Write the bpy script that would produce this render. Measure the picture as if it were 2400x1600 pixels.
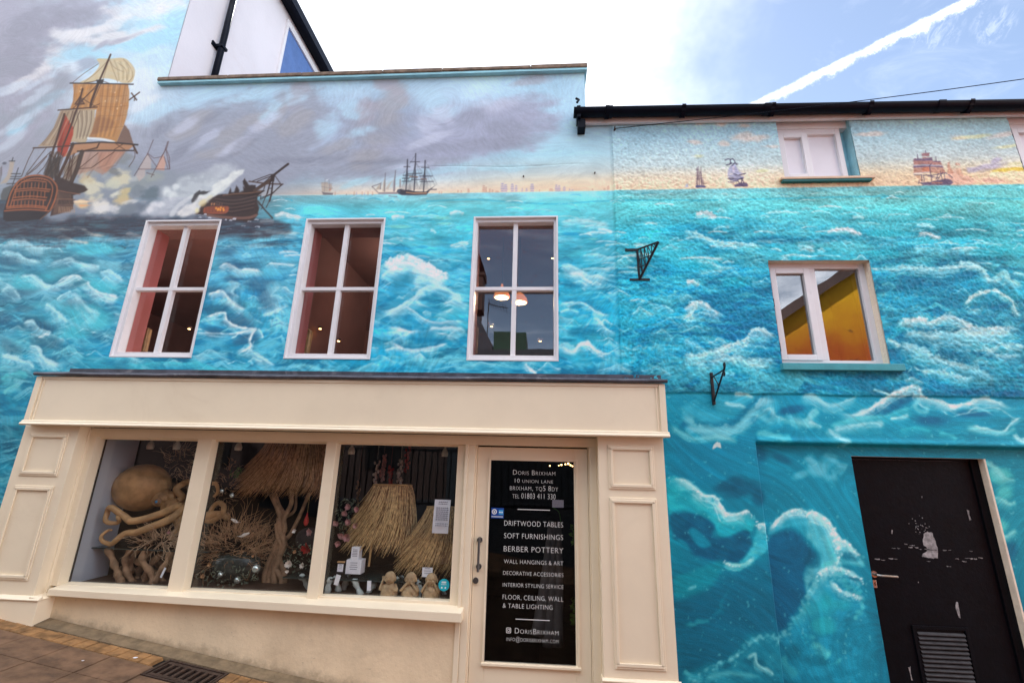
import bpy, bmesh, math, random
import numpy as np
from mathutils import Vector, Matrix
R_=math.radians
for o in list(bpy.data.objects): bpy.data.objects.remove(o)
C=bpy.context.scene.collection; S=bpy.context.scene
# ---------------------------------------------------------------- camera, sky, sun, exposure
cd=bpy.data.cameras.new('camera'); cam=bpy.data.objects.new('camera',cd); C.objects.link(cam); S.camera=cam
cd.sensor_fit='HORIZONTAL'; cd.sensor_width=36; cd.lens=16.005; cd.clip_start=.05; cd.clip_end=5000
_Y,_P,_R=0.0674189,0.2753245,-0.0250114
_m=Matrix.Rotation(_Y,3,'Z')@Matrix.Rotation(_P,3,'X')@Matrix.Rotation(_R,3,'Y')
cam.matrix_world=Matrix.Translation((0,-3.7,1.65))@(_m@Matrix(((1,0,0),(0,0,-1),(0,1,0)))).to_4x4()
S.view_settings.view_transform='Standard'; S.view_settings.look='None'; S.view_settings.gamma=1
S.view_settings.exposure=EXPO=1.55
SUN=Vector((-.095,.62,.778)).normalized()
wd=bpy.data.worlds.new('World'); S.world=wd; wd.use_nodes=True
class NG:
    def __init__(s,nt): s.t=nt; s.n=nt.nodes; s.l=nt.links
    def new(s,ty,**k):
        n=s.n.new(ty)
        for a,b in k.items(): setattr(n,a,b)
        return n
    def put(s,sock,v):
        if isinstance(v,bpy.types.NodeSocket): s.l.new(v,sock)
        elif v is not None: sock.default_value=v
    def math(s,op,a,b=None,c=None,clamp=False):
        n=s.new('ShaderNodeMath',operation=op,use_clamp=clamp)
        for i,v in enumerate((a,b,c)): s.put(n.inputs[i],v) if v is not None else None
        return n.outputs[0]
    def vmath(s,op,a,b=None):
        n=s.new('ShaderNodeVectorMath',operation=op); s.put(n.inputs[0],a)
        if b is not None: s.put(n.inputs[1],b)
        return n.outputs['Value'] if op in('DOT_PRODUCT','LENGTH') else n.outputs[0]
    def noise(s,vec,sc,det=4,rough=.5,dist=0):
        n=s.new('ShaderNodeTexNoise'); s.put(n.inputs['Vector'],vec); n.inputs['Scale'].default_value=sc; n.inputs['Detail'].default_value=det; n.inputs['Roughness'].default_value=rough; n.inputs['Distortion'].default_value=dist
        return n.outputs['Fac']
    def ramp(s,f,a,b,lo=0.,hi=1.):
        n=s.new('ShaderNodeMapRange',interpolation_type='SMOOTHSTEP'); s.put(n.inputs[0],f)
        for i,v in enumerate((a,b,lo,hi)): n.inputs[i+1].default_value=v
        return n.outputs[0]
    def mix(s,f,a,b,ty='MIX'):
        n=s.new('ShaderNodeMix',data_type='RGBA',blend_type=ty); s.put(n.inputs[0],f)
        for i,v in((6,a),(7,b)):
            if isinstance(v,tuple): v=(*v[:3],1)
            s.put(n.inputs[i],v)
        return n.outputs[2]
    def mapp(s,vec,sc):
        n=s.new('ShaderNodeMapping'); s.put(n.inputs[0],vec); n.inputs['Scale'].default_value=sc; return n.outputs[0]
w=NG(wd.node_tree); bg=w.n['Background']
sk=w.new('ShaderNodeTexSky'); sk.sky_type='NISHITA'; sk.sun_disc=False; sk.sun_elevation=math.asin(SUN.z); sk.sun_rotation=math.atan2(SUN.x,SUN.y)
sk.air_density=1.0; sk.dust_density=.3; sk.ozone_density=3.0
tc=w.new('ShaderNodeTexCoord').outputs['Generated']
dv=w.vmath('NORMALIZE',tc)
def dot(v): return w.vmath('DOT_PRODUCT',dv,tuple(v))
sp=w.new('ShaderNodeSeparateXYZ'); w.put(sp.inputs[0],dv)
# thin high cloud, thickest round the hidden sun, breaking up towards the right
cov=w.math('ADD',w.ramp(w.math('ADD',sp.outputs[0],w.math('MULTIPLY',w.math('SUBTRACT',w.noise(dv,3.2,5,.6),.5),.55)),.37,.06),0.0)
cir=w.ramp(w.noise(w.mapp(dv,(1.6,4,5)),2.4,7,.62,.6),.50,.80)
fr_=w.ramp(sp.outputs[1],-.1,.35)
bz=w.math('MAXIMUM',w.ramp(sp.outputs[2],.62,.80),w.ramp(w.math('ABSOLUTE',w.math('ADD',sp.outputs[0],.1)),.35,.6))
back=w.math('MULTIPLY',w.math('MULTIPLY',w.math('SUBTRACT',1.0,fr_),bz),w.ramp(w.noise(w.mapp(dv,(1,1,2.2)),2.2,6,.6),.30,.55))  # unseen cloud behind the camera, added and brightened to light the wall
cov2=w.math('MAXIMUM',back,w.math('MAXIMUM',w.math('MULTIPLY',w.math('MULTIPLY',cov,fr_),w.ramp(w.noise(w.mapp(dv,(1,1.5,2)),5,6,.65),.3,.6,.62,.97)),w.math('MULTIPLY',cir,.26)))
# vapour trail: a great-circle band with ragged lower edge
a_=Vector((.413,.655,.633)); b_=Vector((.592,.500,.632)); a_.normalize(); b_.normalize(); nn=a_.cross(b_).normalized(); tt=(b_-a_).normalized()
if nn.z<0: nn=-nn
dd=w.math('ADD',dot(nn),w.math('MULTIPLY',w.math('SUBTRACT',w.noise(dv,55,5,.7),.5),.011))
up=w.ramp(dd,.0085,.0020); lo=w.ramp(w.math('ADD',dd,w.math('MULTIPLY',w.math('SUBTRACT',w.noise(dv,42,6,.78),.5),.034)),-.0125,.0008)
tr=w.math('MULTIPLY',w.math('MULTIPLY',up,lo),w.ramp(w.math('ADD',dot(tt),w.math('MULTIPLY',w.noise(dv,20),.0)),-.55,-.2))
tr=w.math('MULTIPLY',tr,w.ramp(w.noise(dv,60,4,.6),.25,.5,.7,1)); tr=w.math('MULTIPLY',tr,w.ramp(dot((a_+b_).normalized()),.72,.86))
def wisp(c,r,k):
    c=Vector(c).normalized(); q=w.math('ADD',dot(c),w.math('MULTIPLY',w.math('SUBTRACT',w.noise(w.mapp(dv,(3,1,1.4)),26,5,.65),.5),.0010)); return w.math('MULTIPLY',w.math('MULTIPLY',w.ramp(q,math.cos(r),math.cos(r*.15)),w.ramp(w.noise(w.mapp(dv,(3,1,1.2)),38,5,.7,1.0),.42,.7)),k)
wi=w.math('MAXIMUM',wisp((.565,.545,.62),.034,.20),wisp((.61,.515,.60),.028,.22))
allc=w.math('MAXIMUM',w.math('MAXIMUM',cov2,tr),wi)
glow=w.math('MAXIMUM',w.ramp(dot(SUN),.925,1.0,.44,.95),w.ramp(sp.outputs[1],.0,-.3,.8,1.6))
cl=w.mix(glow,(0,0,0),(1,1,1)) # placeholder factor colour
cc=w.new('ShaderNodeVectorMath',operation='SCALE'); cc.inputs[0].default_value=(7.4,7.7,8.3); w.put(cc.inputs[3],glow)
hs=w.new('ShaderNodeHueSaturation'); w.put(hs.inputs['Color'],sk.outputs[0]); hs.inputs['Saturation'].default_value=.82; hs.inputs['Hue'].default_value=.497; hs.inputs['Value'].default_value=.76
skm=w.mix(w.math('MULTIPLY',allc,1.0,clamp=True),hs.outputs[0],cc.outputs[0])
w.put(bg.inputs[0],skm); bg.inputs[1].default_value=.10
sd=bpy.data.lights.new('sun','SUN'); sd.energy=2.2; sd.angle=R_(.6); sd.color=(1,.98,.95)
so=bpy.data.objects.new('sun',sd); C.objects.link(so); so.rotation_euler=(-SUN).to_track_quat('-Z','Y').to_euler(); so.location=SUN*30
# ---------------------------------------------------------------- materials
def lin(c): return tuple(((x/255)/12.92 if x/255<=.04045 else ((x/255+.055)/1.055)**2.4) for x in c)
def material(name,rgb,rough=.6,metal=0,var=.12,vs=6,bump=0,bs=60,spec=.4,dirt=None,dirtf=.3,emit=None,trans=False,coat=0):
    m=bpy.data.materials.new(name); m.use_nodes=True; g=NG(m.node_tree); b=g.n['Principled BSDF']
    co=g.new('ShaderNodeTexCoord').outputs['Object']
    base=lin(rgb); f=g.noise(co,vs,5,.6)
    col=g.mix(g.ramp(f,.3,.7),tuple(x*(1-var) for x in base),tuple(min(1,x*(1+var)) for x in base))
    if dirt: col=g.mix(g.math('MULTIPLY',g.ramp(g.noise(co,vs*.6,7,.7,1.0),.52,.75),dirtf),col,lin(dirt))
    g.put(b.inputs['Base Color'],col); g.put(b.inputs['Roughness'],g.ramp(g.noise(co,vs*3,3),.2,.8,max(.03,rough-.08),min(1,rough+.08)))
    b.inputs['Metallic'].default_value=metal; b.inputs['Specular IOR Level'].default_value=spec; b.inputs['Coat Weight'].default_value=coat
    if bump:
        n=g.new('ShaderNodeBump'); n.inputs['Strength'].default_value=1; n.inputs['Distance'].default_value=bump; g.put(n.inputs['Height'],g.noise(co,bs,5,.6)); g.put(b.inputs['Normal'],n.outputs[0])
    if emit: b.inputs['Emission Color'].default_value=(*lin(emit[0]),1); b.inputs['Emission Strength'].default_value=emit[1]
    return m
M={}
GAIN=GAINV=1.0
def mural_mat(name,rough_bump):
    m=bpy.data.materials.new(name); m.use_nodes=True; g=NG(m.node_tree); b=g.n['Principled BSDF']
    at=g.new('ShaderNodeAttribute',attribute_name='paint').outputs['Color']; co=g.new('ShaderNodeTexCoord').outputs['Object']
    hs=g.new('ShaderNodeVectorMath',operation='SCALE'); g.put(hs.inputs[0],at); hs.inputs[3].default_value=MG
    mn=g.new('ShaderNodeVectorMath',operation='MINIMUM'); g.put(mn.inputs[0],hs.outputs[0]); mn.inputs[1].default_value=(.9,.9,.9); hs=mn
    st=g.noise(g.mapp(co,(60,60,150)),1,4,.6)
    col=g.mix(g.ramp(st,.3,.7),hs.outputs[0],g.mix(1.0,hs.outputs[0],(1.09,1.08,1.06),'MULTIPLY'))
    g.put(b.inputs['Base Color'],col); b.inputs['Roughness'].default_value=.62; b.inputs['Specular IOR Level'].default_value=.3
    n=g.new('ShaderNodeBump'); n.inputs['Distance'].default_value=.0026 if rough_bump else .0012; n.inputs['Strength'].default_value=.8 if rough_bump else .6
    g.put(n.inputs['Height'],g.noise(co,110 if rough_bump else 45,4,.6)); g.put(b.inputs['Normal'],n.outputs[0])
    return m
MG=1.22
M['mural']=mural_mat('mural_paint',False); M['mural_rough']=mural_mat('mural_paint_on_roughcast',True)
M['cream']=material('cream_gloss_paint',(242,226,198),.38,var=.03,vs=2,bump=.0003,bs=40,spec=.5,dirt=(190,160,126),dirtf=.18)
M['render']=material('cream_smooth_render',(234,212,178),.7,var=.08,vs=2.5,bump=.004,bs=22,dirt=(150,120,90),dirtf=.25)
def grime(m):
    g=NG(m.node_tree); b=g.n['Principled BSDF']; co=g.new('ShaderNodeTexCoord').outputs['Object']; sp_=g.new('ShaderNodeSeparateXYZ'); g.put(sp_.inputs[0],co)
    hgt=g.math('ADD',g.math('SUBTRACT',sp_.outputs[2],.461-.145*3.735),g.math('MULTIPLY',sp_.outputs[0],.145))
    h2=g.math('ADD',hgt,g.math('MULTIPLY',g.math('SUBTRACT',g.noise(co,7,6,.7),.5),.22)); old=b.inputs['Base Color'].links[0].from_socket
    spl=g.math('MULTIPLY',g.ramp(g.noise(co,60,3,.6),.60,.72),g.ramp(hgt,.5,.05,.0,.35)); k=g.math('MAXIMUM',g.ramp(h2,.09,.0,.0,.55),spl)
    g.put(b.inputs['Base Color'],g.mix(k,old,lin((112,92,70))))
grime(M['render'])
M['white']=material('white_window_paint',(232,230,232),.35,var=.03,vs=4,spec=.5,dirt=(180,176,170),dirtf=.15)
M['whitewall']=material('white_wall_render',(226,222,226),.8,var=.04,vs=1.2,bump=.002,bs=30,dirt=(190,170,160),dirtf=.25)
M['shutter']=material('white_boarded_pane',(236,234,240),.5,var=.02)
M['lead']=material('weathered_lead',(84,84,94),.5,metal=.3,var=.3,vs=9,bump=.003,bs=24,dirt=(150,146,150),dirtf=.6)
M['black']=material('black_gloss_metal',(6,11,26),.42,var=.2,vs=9,spec=.12,dirt=(16,20,32),dirtf=.4)
M['iron']=material('black_painted_iron',(24,24,30),.45,var=.3,vs=30,bump=.001,bs=90,dirt=(96,70,60),dirtf=.5)
M['coping']=material('mossy_stone_coping',(128,108,92),.85,var=.3,vs=14,bump=.006,bs=40,dirt=(56,48,44),dirtf=.8)
M['slate']=material('roof_slate',(70,72,80),.6,var=.2,vs=3,bump=.006,bs=20)
M['blackdoor']=material('worn_black_door_paint',(6,8,14),.5,var=.25,vs=14,bump=.0016,bs=50,dirt=(18,18,20),dirtf=.5,spec=.1)
M['chip']=material('chipped_pale_undercoat',(150,146,146),.7,var=.4,vs=40,bump=.001,bs=90,dirt=(70,66,66),dirtf=.7)
M['steel']=material('brushed_steel',(170,165,160),.3,metal=.9,var=.1)
M['pewter']=material('dark_pewter',(110,108,108),.35,metal=.8,var=.1)
M['sill']=material('painted_teal_sill',(70,160,170),.6,var=.1,vs=8,bump=.002)
M['sillpeach']=material('painted_peach_sill',(222,190,160),.6,var=.1,vs=8)
M['soffit']=material('painted_green_sill',(30,110,110),.6,var=.1,vs=8)  # green paint of the strip under the upper sill
M['revealcream']=material('cream_stippled_reveal',(240,222,200),.75,var=.06,vs=10,bump=.006,bs=50,dirt=(200,160,120),dirtf=.3)
M['tealreveal']=material('pale_teal_reveal',(160,214,226),.75,var=.1,vs=6,bump=.004,bs=50)
M['pink']=material('dusky_pink_plaster',(190,112,110),.8,var=.08,vs=3)
M['roomdark']=material('dark_brown_room',(150,112,108),.9,var=.12,vs=1.0)
M['shopdark']=material('charcoal_shop_walls',(44,40,42),.85,var=.3,vs=2)
M['floorwood']=material('dark_board_floor',(70,52,42),.6,var=.25,vs=3)
M['greywall']=material('pale_grey_side_wall',(186,194,208),.8,var=.03)
M['oak']=material('pale_wood',(196,160,110),.6,var=.2,vs=12)
M['flag']=material('brown_paving_flag',(116,88,66),.85,var=.35,vs=7,bump=.003,bs=60,dirt=(70,56,48),dirtf=.6)
M['brick']=material('tan_paving_brick',(146,108,68),.85,var=.45,vs=9,bump=.003,bs=60,dirt=(96,76,56),dirtf=.7)
M['joint']=material('dark_joint_sand',(15,12,10),.95,var=.3,vs=20,bump=.004,bs=80)
M['cement']=material('mossy_cement_fillet',(124,106,82),.9,var=.25,vs=12,bump=.005,bs=40,dirt=(80,70,54),dirtf=.8)
M['castiron']=material('worn_cast_iron',(72,58,52),.55,metal=.4,var=.3,vs=20,bump=.002,dirt=(120,84,60),dirtf=.5)
M['louvre']=material('dusty_black_louvre',(52,50,52),.6,var=.3,vs=20)
M['pit']=material('wet_black_pit',(12,10,10),.9)
M['octo']=material('carved_tan_wood',(188,148,102),.55,var=.25,vs=9,bump=.004,bs=26,dirt=(96,70,50),dirtf=.5)
M['drift']=material('driftwood',(152,120,92),.75,var=.3,vs=14,bump=.005,bs=50,dirt=(84,64,50),dirtf=.5)
M['driftwhite']=material('limed_driftwood',(190,200,196),.75,var=.2,vs=14,bump=.005,bs=40,dirt=(110,116,112),dirtf=.5)
M['twig']=material('pale_brown_twig',(176,140,106),.8,var=.3,vs=30)
M['twiglight']=material('bleached_twig',(184,156,128),.8,var=.3,vs=30)
M['straw']=material('golden_straw',(222,190,136),.7,var=.25,vs=40)
M['strawdark']=material('dark_brown_straw',(132,100,64),.8,var=.3,vs=40)  # darker brown strands, picked at random in each lampshade
M['straworange']=material('brown_orange_straw',(196,152,110),.7,var=.25,vs=40)
M['glasstop']=material('dark_glass_shelf',(40,56,56),.08,var=.05,spec=.8)
M['paper']=material('white_card',(236,238,246),.7,var=.02)
M['ink']=material('grey_ink',(120,122,140),.7)
M['wht']=material('white_vinyl_lettering',(238,240,238),.5,var=.01)
M['stone']=material('pale_cast_stone',(176,150,116),.8,var=.2,vs=14,bump=.002,bs=60,dirt=(96,78,60),dirtf=.5)
M['dusty']=material('dusty_pink_petal',(196,148,146),.8,var=.2,vs=30)
M['sage']=material('sage_dried_leaf',(108,120,104),.8,var=.25,vs=30)
M['greenl']=material('fresh_green_leaf',(90,140,70),.6,var=.25,vs=20)
M['petal']=material('white_petal',(232,224,216),.7,var=.08)
M['red']=material('deep_red_petal',(176,44,40),.6,var=.2,vs=20)
M['darkfab']=material('black_floral_fabric',(30,26,30),.9,var=.3)
M['lampwhite']=material('cream_spotlight_enamel',(226,216,200),.4,var=.04)
M['copper']=material('copper_shade',(214,130,84),.35,metal=.5,var=.05,emit=((255,150,80),.6))
M['bulb']=material('lit_warm_bulb',(255,220,170),.5,emit=((255,196,120),9))
M['teal']=material('turquoise_vinyl_sticker',(30,170,190),.5,var=.05)
M['blue']=material('blue_vinyl_sticker',(24,70,150),.5,var=.05)
M['bluel']=material('bright_blue_vinyl',(60,160,220),.5)
M['skycurtain']=material('sky_reflection_and_curtain_blue',(88,120,176),.6,var=.08)  # reflected sky and curtain put into one flat blue
M['baluster']=material('black_railing_paint',(20,20,26),.5)
M['oppbrown']=material('brown_stained_render',(96,78,74),.85,var=.2,vs=.8,bump=.003)
M['oppgreen']=material('green_copper_cladding',(40,80,62),.6,var=.2,vs=2)
M['oppgrey']=material('grey_concrete_parapet',(70,74,80),.85,var=.15,vs=1.5)
M['chimney']=material('dark_chimney_brick',(90,66,60),.9,var=.3,vs=12,bump=.004)
M['fern']=material('fern_frond',(110,150,60),.6,var=.2)
M['drape']=material('grey_cream_drape',(150,144,136),.8,var=.15,vs=5)
# yellow mural on the facing house: plain sunset wash
def yellow_mat():
    m=bpy.data.materials.new('yellow_sunset_wall_paint'); m.use_nodes=True; g=NG(m.node_tree); b=g.n['Principled BSDF']
    co=g.new('ShaderNodeTexCoord').outputs['Object']; s=g.new('ShaderNodeSeparateXYZ'); g.put(s.inputs[0],co)
    f=g.math('ADD',g.math('MULTIPLY',s.outputs[2],.5),g.math('MULTIPLY',g.noise(co,.8,5,.6),1.4))
    c=g.mix(g.ramp(f,2.7,4.1),lin((190,80,20)),lin((250,190,10))); c=g.mix(g.ramp(g.noise(g.mapp(co,(1,1,2)),1.3,5,.6,.8),.62,.72),c,lin((90,44,30)))
    g.put(b.inputs['Base Color'],c); b.inputs['Roughness'].default_value=.7; return m
M['yellow']=yellow_mat()
def glass_mat(name,tint,ior=1.55,rough=.0,wave=.0006):
    m=bpy.data.materials.new(name); m.use_nodes=True; g=NG(m.node_tree); g.n.remove(g.n['Principled BSDF']); out=g.n['Material Output']
    tr=g.new('ShaderNodeBsdfTransparent'); tr.inputs[0].default_value=(*tint,1); gl=g.new('ShaderNodeBsdfGlossy'); gl.inputs['Roughness'].default_value=rough
    F0=((ior-1)/(ior+1))**2; lw=g.new('ShaderNodeLayerWeight'); lw.inputs[0].default_value=.5; fs=g.math('ADD',F0,g.math('MULTIPLY',1-F0,g.math('POWER',lw.outputs['Facing'],5.0))); mx=g.new('ShaderNodeMixShader')
    if wave:
        n=g.new('ShaderNodeBump'); n.inputs['Distance'].default_value=wave; co=g.new('ShaderNodeTexCoord').outputs['Object']; g.put(n.inputs['Height'],g.noise(co,2.5,2)); g.put(gl.inputs['Normal'],n.outputs[0])
    g.put(mx.inputs[0],fs); g.put(mx.inputs[1],tr.outputs[0]); g.put(mx.inputs[2],gl.outputs[0]); g.put(out.inputs[0],mx.outputs[0]); return m
M['glass']=glass_mat('window_glass',(.95,.95,.96),1.4); M['shopglass']=glass_mat('shop_window_glass',(.97,.98,.98),1.5); M['doorglass']=glass_mat('door_glass',(.72,.72,.74),1.32)
M['castglass']=glass_mat('reflective_casement_glass',(.7,.7,.72),3.0)
M['upglass']=glass_mat('upper_window_glass',(.65,.65,.68),2.4)
# ---------------------------------------------------------------- mesh helpers
def tag(o,label=None,cat=None,group=None,kind=None):
    for k,v in(('label',label),('category',cat),('group',group),('kind',kind)):
        if v: o[k]=v
    return o
def thing(name,label,cat,loc=(0,0,0),group=None):
    o=bpy.data.objects.new(name,None); C.objects.link(o); o.location=loc; o.empty_display_size=.1; bpy.context.view_layer.update
    return tag(o,label,cat,group)
class MB:
    def __init__(s): s.v=[]; s.f=[]
    def quad(s,*p): n=len(s.v); s.v+=[tuple(q) for q in p]; s.f.append(tuple(range(n,n+len(p))))
    def box(s,x0,x1,y0,y1,z0,z1):
        n=len(s.v); s.v+=[(x,y,z) for x in(x0,x1) for y in(y0,y1) for z in(z0,z1)]
        s.f+=[tuple(n+i for i in f) for f in((0,1,3,2),(4,6,7,5),(0,4,5,1),(2,3,7,6),(0,2,6,4),(1,5,7,3))]; return s
    def hexa(s,lo,hi):   # 4 bottom pts, 4 top pts, same winding
        n=len(s.v); s.v+=[tuple(p) for p in lo]+[tuple(p) for p in hi]
        s.f+=[(n+3,n+2,n+1,n),(n+4,n+5,n+6,n+7)]+[(n+i,n+(i+1)%4,n+4+(i+1)%4,n+4+i) for i in range(4)]; return s
    def prism(s,pts,y0,y1,axis='y'):
        n=len(s.v);k=len(pts)
        f=(lambda p,y:(p[0],y,p[1])) if axis=='y' else (lambda p,x:(x,p[0],p[1])) if axis=='x' else (lambda p,z:(p[0],p[1],z))
        s.v+=[f(p,y0) for p in pts]+[f(p,y1) for p in pts]
        s.f+=[tuple(range(n,n+k)),tuple(range(n+2*k-1,n+k-1,-1))]+[(n+i,n+k+i,n+k+(i+1)%k,n+(i+1)%k) for i in range(k)]; return s
    def tube(s,pts,r,n=8,cap=True,flat=1.0):
        pts=[Vector(p) for p in pts]; rs=r if isinstance(r,(list,tuple)) else [r]*len(pts); b=len(s.v); up=Vector((0,0,1)); prev=None
        for i,p in enumerate(pts):
            t=(pts[min(i+1,len(pts)-1)]-pts[max(i-1,0)]); t=t.normalized() if t.length>1e-9 else Vector((0,0,1))
            if prev is None: u=t.orthogonal().normalized()
            else:
                u=prev-t*prev.dot(t); u=u.normalized() if u.length>1e-6 else t.orthogonal().normalized()
            prev=u; w_=t.cross(u)
            for k in range(n):
                a=2*math.pi*k/n; s.v.append(tuple(p+(u*math.cos(a)+w_*math.sin(a)*flat)*rs[i]))
        for i in range(len(pts)-1):
            for k in range(n): s.f.append((b+i*n+k,b+i*n+(k+1)%n,b+(i+1)*n+(k+1)%n,b+(i+1)*n+k))
        if cap: s.f.append(tuple(b+k for k in range(n-1,-1,-1))); e=b+(len(pts)-1)*n; s.f.append(tuple(e+k for k in range(n)))
        return s
    def lathe(s,prof,c,n=20,sx=1,sy=1):
        b=len(s.v)
        for r,z in prof:
            for k in range(n): a=2*math.pi*k/n; s.v.append((c[0]+r*sx*math.cos(a),c[1]+r*sy*math.sin(a),c[2]+z))
        for i in range(len(prof)-1):
            for k in range(n): s.f.append((b+i*n+k,b+i*n+(k+1)%n,b+(i+1)*n+(k+1)%n,b+(i+1)*n+k))
        s.f.append(tuple(b+k for k in range(n-1,-1,-1))); e=b+(len(prof)-1)*n; s.f.append(tuple(e+k for k in range(n))); return s
    def ball(s,c,rx,ry,rz,n=14,m=9,lump=0,seed=0):
        rr=random.Random(seed); prof=[]; b=len(s.v)
        for i in range(m+1):
            th=math.pi*i/m
            for k in range(n):
                a=2*math.pi*k/n; q=1+lump*(rr.random()-.5) if 0<i<m else 1
                s.v.append((c[0]+rx*math.sin(th)*math.cos(a)*q,c[1]+ry*math.sin(th)*math.sin(a)*q,c[2]+rz*math.cos(th)))
        for i in range(m):
            for k in range(n): s.f.append((b+i*n+k,b+(i+1)*n+k,b+(i+1)*n+(k+1)%n,b+i*n+(k+1)%n))
        return s
    def build(s,name,mat,parent=None,smooth=False,bevel=0,label=None):
        me=bpy.data.meshes.new(name); me.from_pydata(s.v,[],s.f)
        bm=bmesh.new(); bm.from_mesh(me); bmesh.ops.remove_doubles(bm,verts=bm.verts,dist=1e-5) if smooth else None
        bmesh.ops.recalc_face_normals(bm,faces=bm.faces)
        if bevel: bmesh.ops.bevel(bm,geom=[e for e in bm.edges if e.is_manifold and e.calc_face_angle(0)>.6],offset=bevel,segments=2,affect='EDGES',profile=.5,clamp_overlap=True)
        bm.to_mesh(me); bm.free()
        if smooth:
            for p in me.polygons: p.use_smooth=True
        me.materials.append(M[mat] if isinstance(mat,str) else mat)
        o=bpy.data.objects.new(name,me); C.objects.link(o)
        if parent is not None:
            o.parent=parent; o.location=-world(parent)
        if label: o['label']=label
        return o
def world(o):
    v=Vector(o.location)
    while o.parent is not None: o=o.parent; v+=Vector(o.location)
    return v
def copy_tree(o,parent=None,delta=None,label=None):
    c=o.copy(); C.objects.link(c); c.parent=parent
    if delta is not None: c.location=Vector(o.location)+Vector(delta)
    if label: c['label']=label
    for ch in list(o.children): copy_tree(ch,c)
    return c
def frame(mb,x0,x1,z0,z1,wd,y0,y1,wt=None,wb=None):
    wt=wd if wt is None else wt; wb=wd if wb is None else wb
    mb.box(x0,x0+wd,y0,y1,z0,z1); mb.box(x1-wd,x1,y0,y1,z0,z1); mb.box(x0+wd,x1-wd,y0,y1,z1-wt,z1); mb.box(x0+wd,x1-wd,y0,y1,z0,z0+wb)
rnd=random.Random(5)
def grid_quad_mesh(name,xs,zs,ymap,hole,mat,parent,cols=None,pw=1.0):
    X,Z=np.meshgrid(xs,zs); Yv=ymap(X,Z); nx,nz=len(xs),len(zs)
    cx=(xs[:-1]+xs[1:])/2; cz=(zs[:-1]+zs[1:])/2; CX,CZ=np.meshgrid(cx,cz); keep=~hole(CX,CZ)
    jj,ii=np.nonzero(keep); a=jj*nx+ii; F=np.stack([a,a+1,a+1+nx,a+nx],1)
    used=np.zeros(nx*nz,bool); used[F.ravel()]=True; idx=np.cumsum(used)-1; F=idx[F]
    co=np.stack([X.ravel(),Yv.ravel(),Z.ravel()],1)[used].astype(np.float32)
    me=bpy.data.meshes.new(name); me.vertices.add(len(co)); me.vertices.foreach_set('co',co.ravel()); me.loops.add(F.size); me.loops.foreach_set('vertex_index',F.ravel().astype(np.int32))
    me.polygons.add(len(F)); me.polygons.foreach_set('loop_start',(np.arange(len(F))*4).astype(np.int32)); me.polygons.foreach_set('loop_total',np.full(len(F),4,np.int32))
    me.polygons.foreach_set('use_smooth',np.ones(len(F),bool)); me.update(calc_edges=True)
    if cols is not None:
        ix=np.clip((X.ravel()-GX0)/GH,0,NX-1.001);iz=np.clip((Z.ravel()-GZ0)/GH,0,NZ-1.001);i0=ix.astype(int);j0=iz.astype(int);fx=(ix-i0)[:,None];fz=(iz-j0)[:,None]
        c=(cols[j0,i0]*(1-fx)+cols[j0,i0+1]*fx)*(1-fz)+(cols[j0+1,i0]*(1-fx)+cols[j0+1,i0+1]*fx)*fz
        c=np.clip(c,0.004,1)[used]; c=np.where(c<=.04045,c/12.92,((c+.055)/1.055)**2.4)
        at=me.color_attributes.new('paint','FLOAT_COLOR','POINT'); at.data.foreach_set('color',np.hstack([c,np.ones((len(c),1))]).astype(np.float32).ravel())
    me.materials.append(M[mat]); o=bpy.data.objects.new(name,me); C.objects.link(o); o.parent=parent; o.location=-world(parent); return o
def snapped(lo,hi,edges,h=GH if 'GH' in globals() else .007):
    xs=np.linspace(lo,hi,int(round((hi-lo)/h))+1)
    for e in edges:
        if lo<e<hi: xs[np.argmin(abs(xs-e))]=e
    return xs
# ---------------------------------------------------------------- mural paint (numpy brush engine)
# the wall is the plane y=0; traced sketch points (u,v) are carried onto it once by a fixed homography
YAW,PIT,ROL=0.0674189,0.2753245,-0.0250114
FOC=1067.0; CAMY=-3.7; CAMZ=1.65
def _rot():
    cy,sy=math.cos(YAW),math.sin(YAW);cp,sp=math.cos(PIT),math.sin(PIT);cr,sr=math.cos(ROL),math.sin(ROL)
    Rz=np.array([[cy,-sy,0],[sy,cy,0],[0,0,1]]);Rx=np.array([[1,0,0],[0,cp,-sp],[0,sp,cp]]);Ry=np.array([[cr,0,sr],[0,1,0],[-sr,0,cr]])
    return Rz@Rx@Ry
RM=_rot()
def P(u,v,Y=0.0):
    r=RM@np.array([(u-1200)/FOC,1,-(v-800)/FOC]);t=(Y-CAMY)/r[1]
    return (r[0]*t,CAMZ+r[2]*t)
def PX(u,v,X):
    r=RM@np.array([(u-1200)/FOC,1,-(v-800)/FOC]);t=X/r[0]
    return (CAMY+r[1]*t,CAMZ+r[2]*t)
GX0,GX1,GZ0,GZ1,GH=-6.7,4.95,-1.0,7.35,0.0056
NX=int(round((GX1-GX0)/GH))+1; NZ=int(round((GZ1-GZ0)/GH))+1
gx=GX0+np.arange(NX)*GH; gz=GZ0+np.arange(NZ)*GH
XX,ZZ=np.meshgrid(gx.astype(np.float32),gz.astype(np.float32))
def uv_of(X,Z,Y=0.0):
    d=np.stack([X,np.full_like(X,Y-CAMY),Z-CAMZ]); q=np.tensordot(RM.T.astype(np.float32),d,axes=1)
    return 1200+FOC*q[0]/q[1],800-FOC*q[2]/q[1]
UU,VV=uv_of(XX,ZZ)
def hexc(r,g,b): return np.array([r,g,b],np.float32)/255
CV=np.zeros((NZ,NX,3),np.float32)
_rs=np.random.RandomState(7)
_LAT=_rs.rand(512,512).astype(np.float32)
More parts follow.
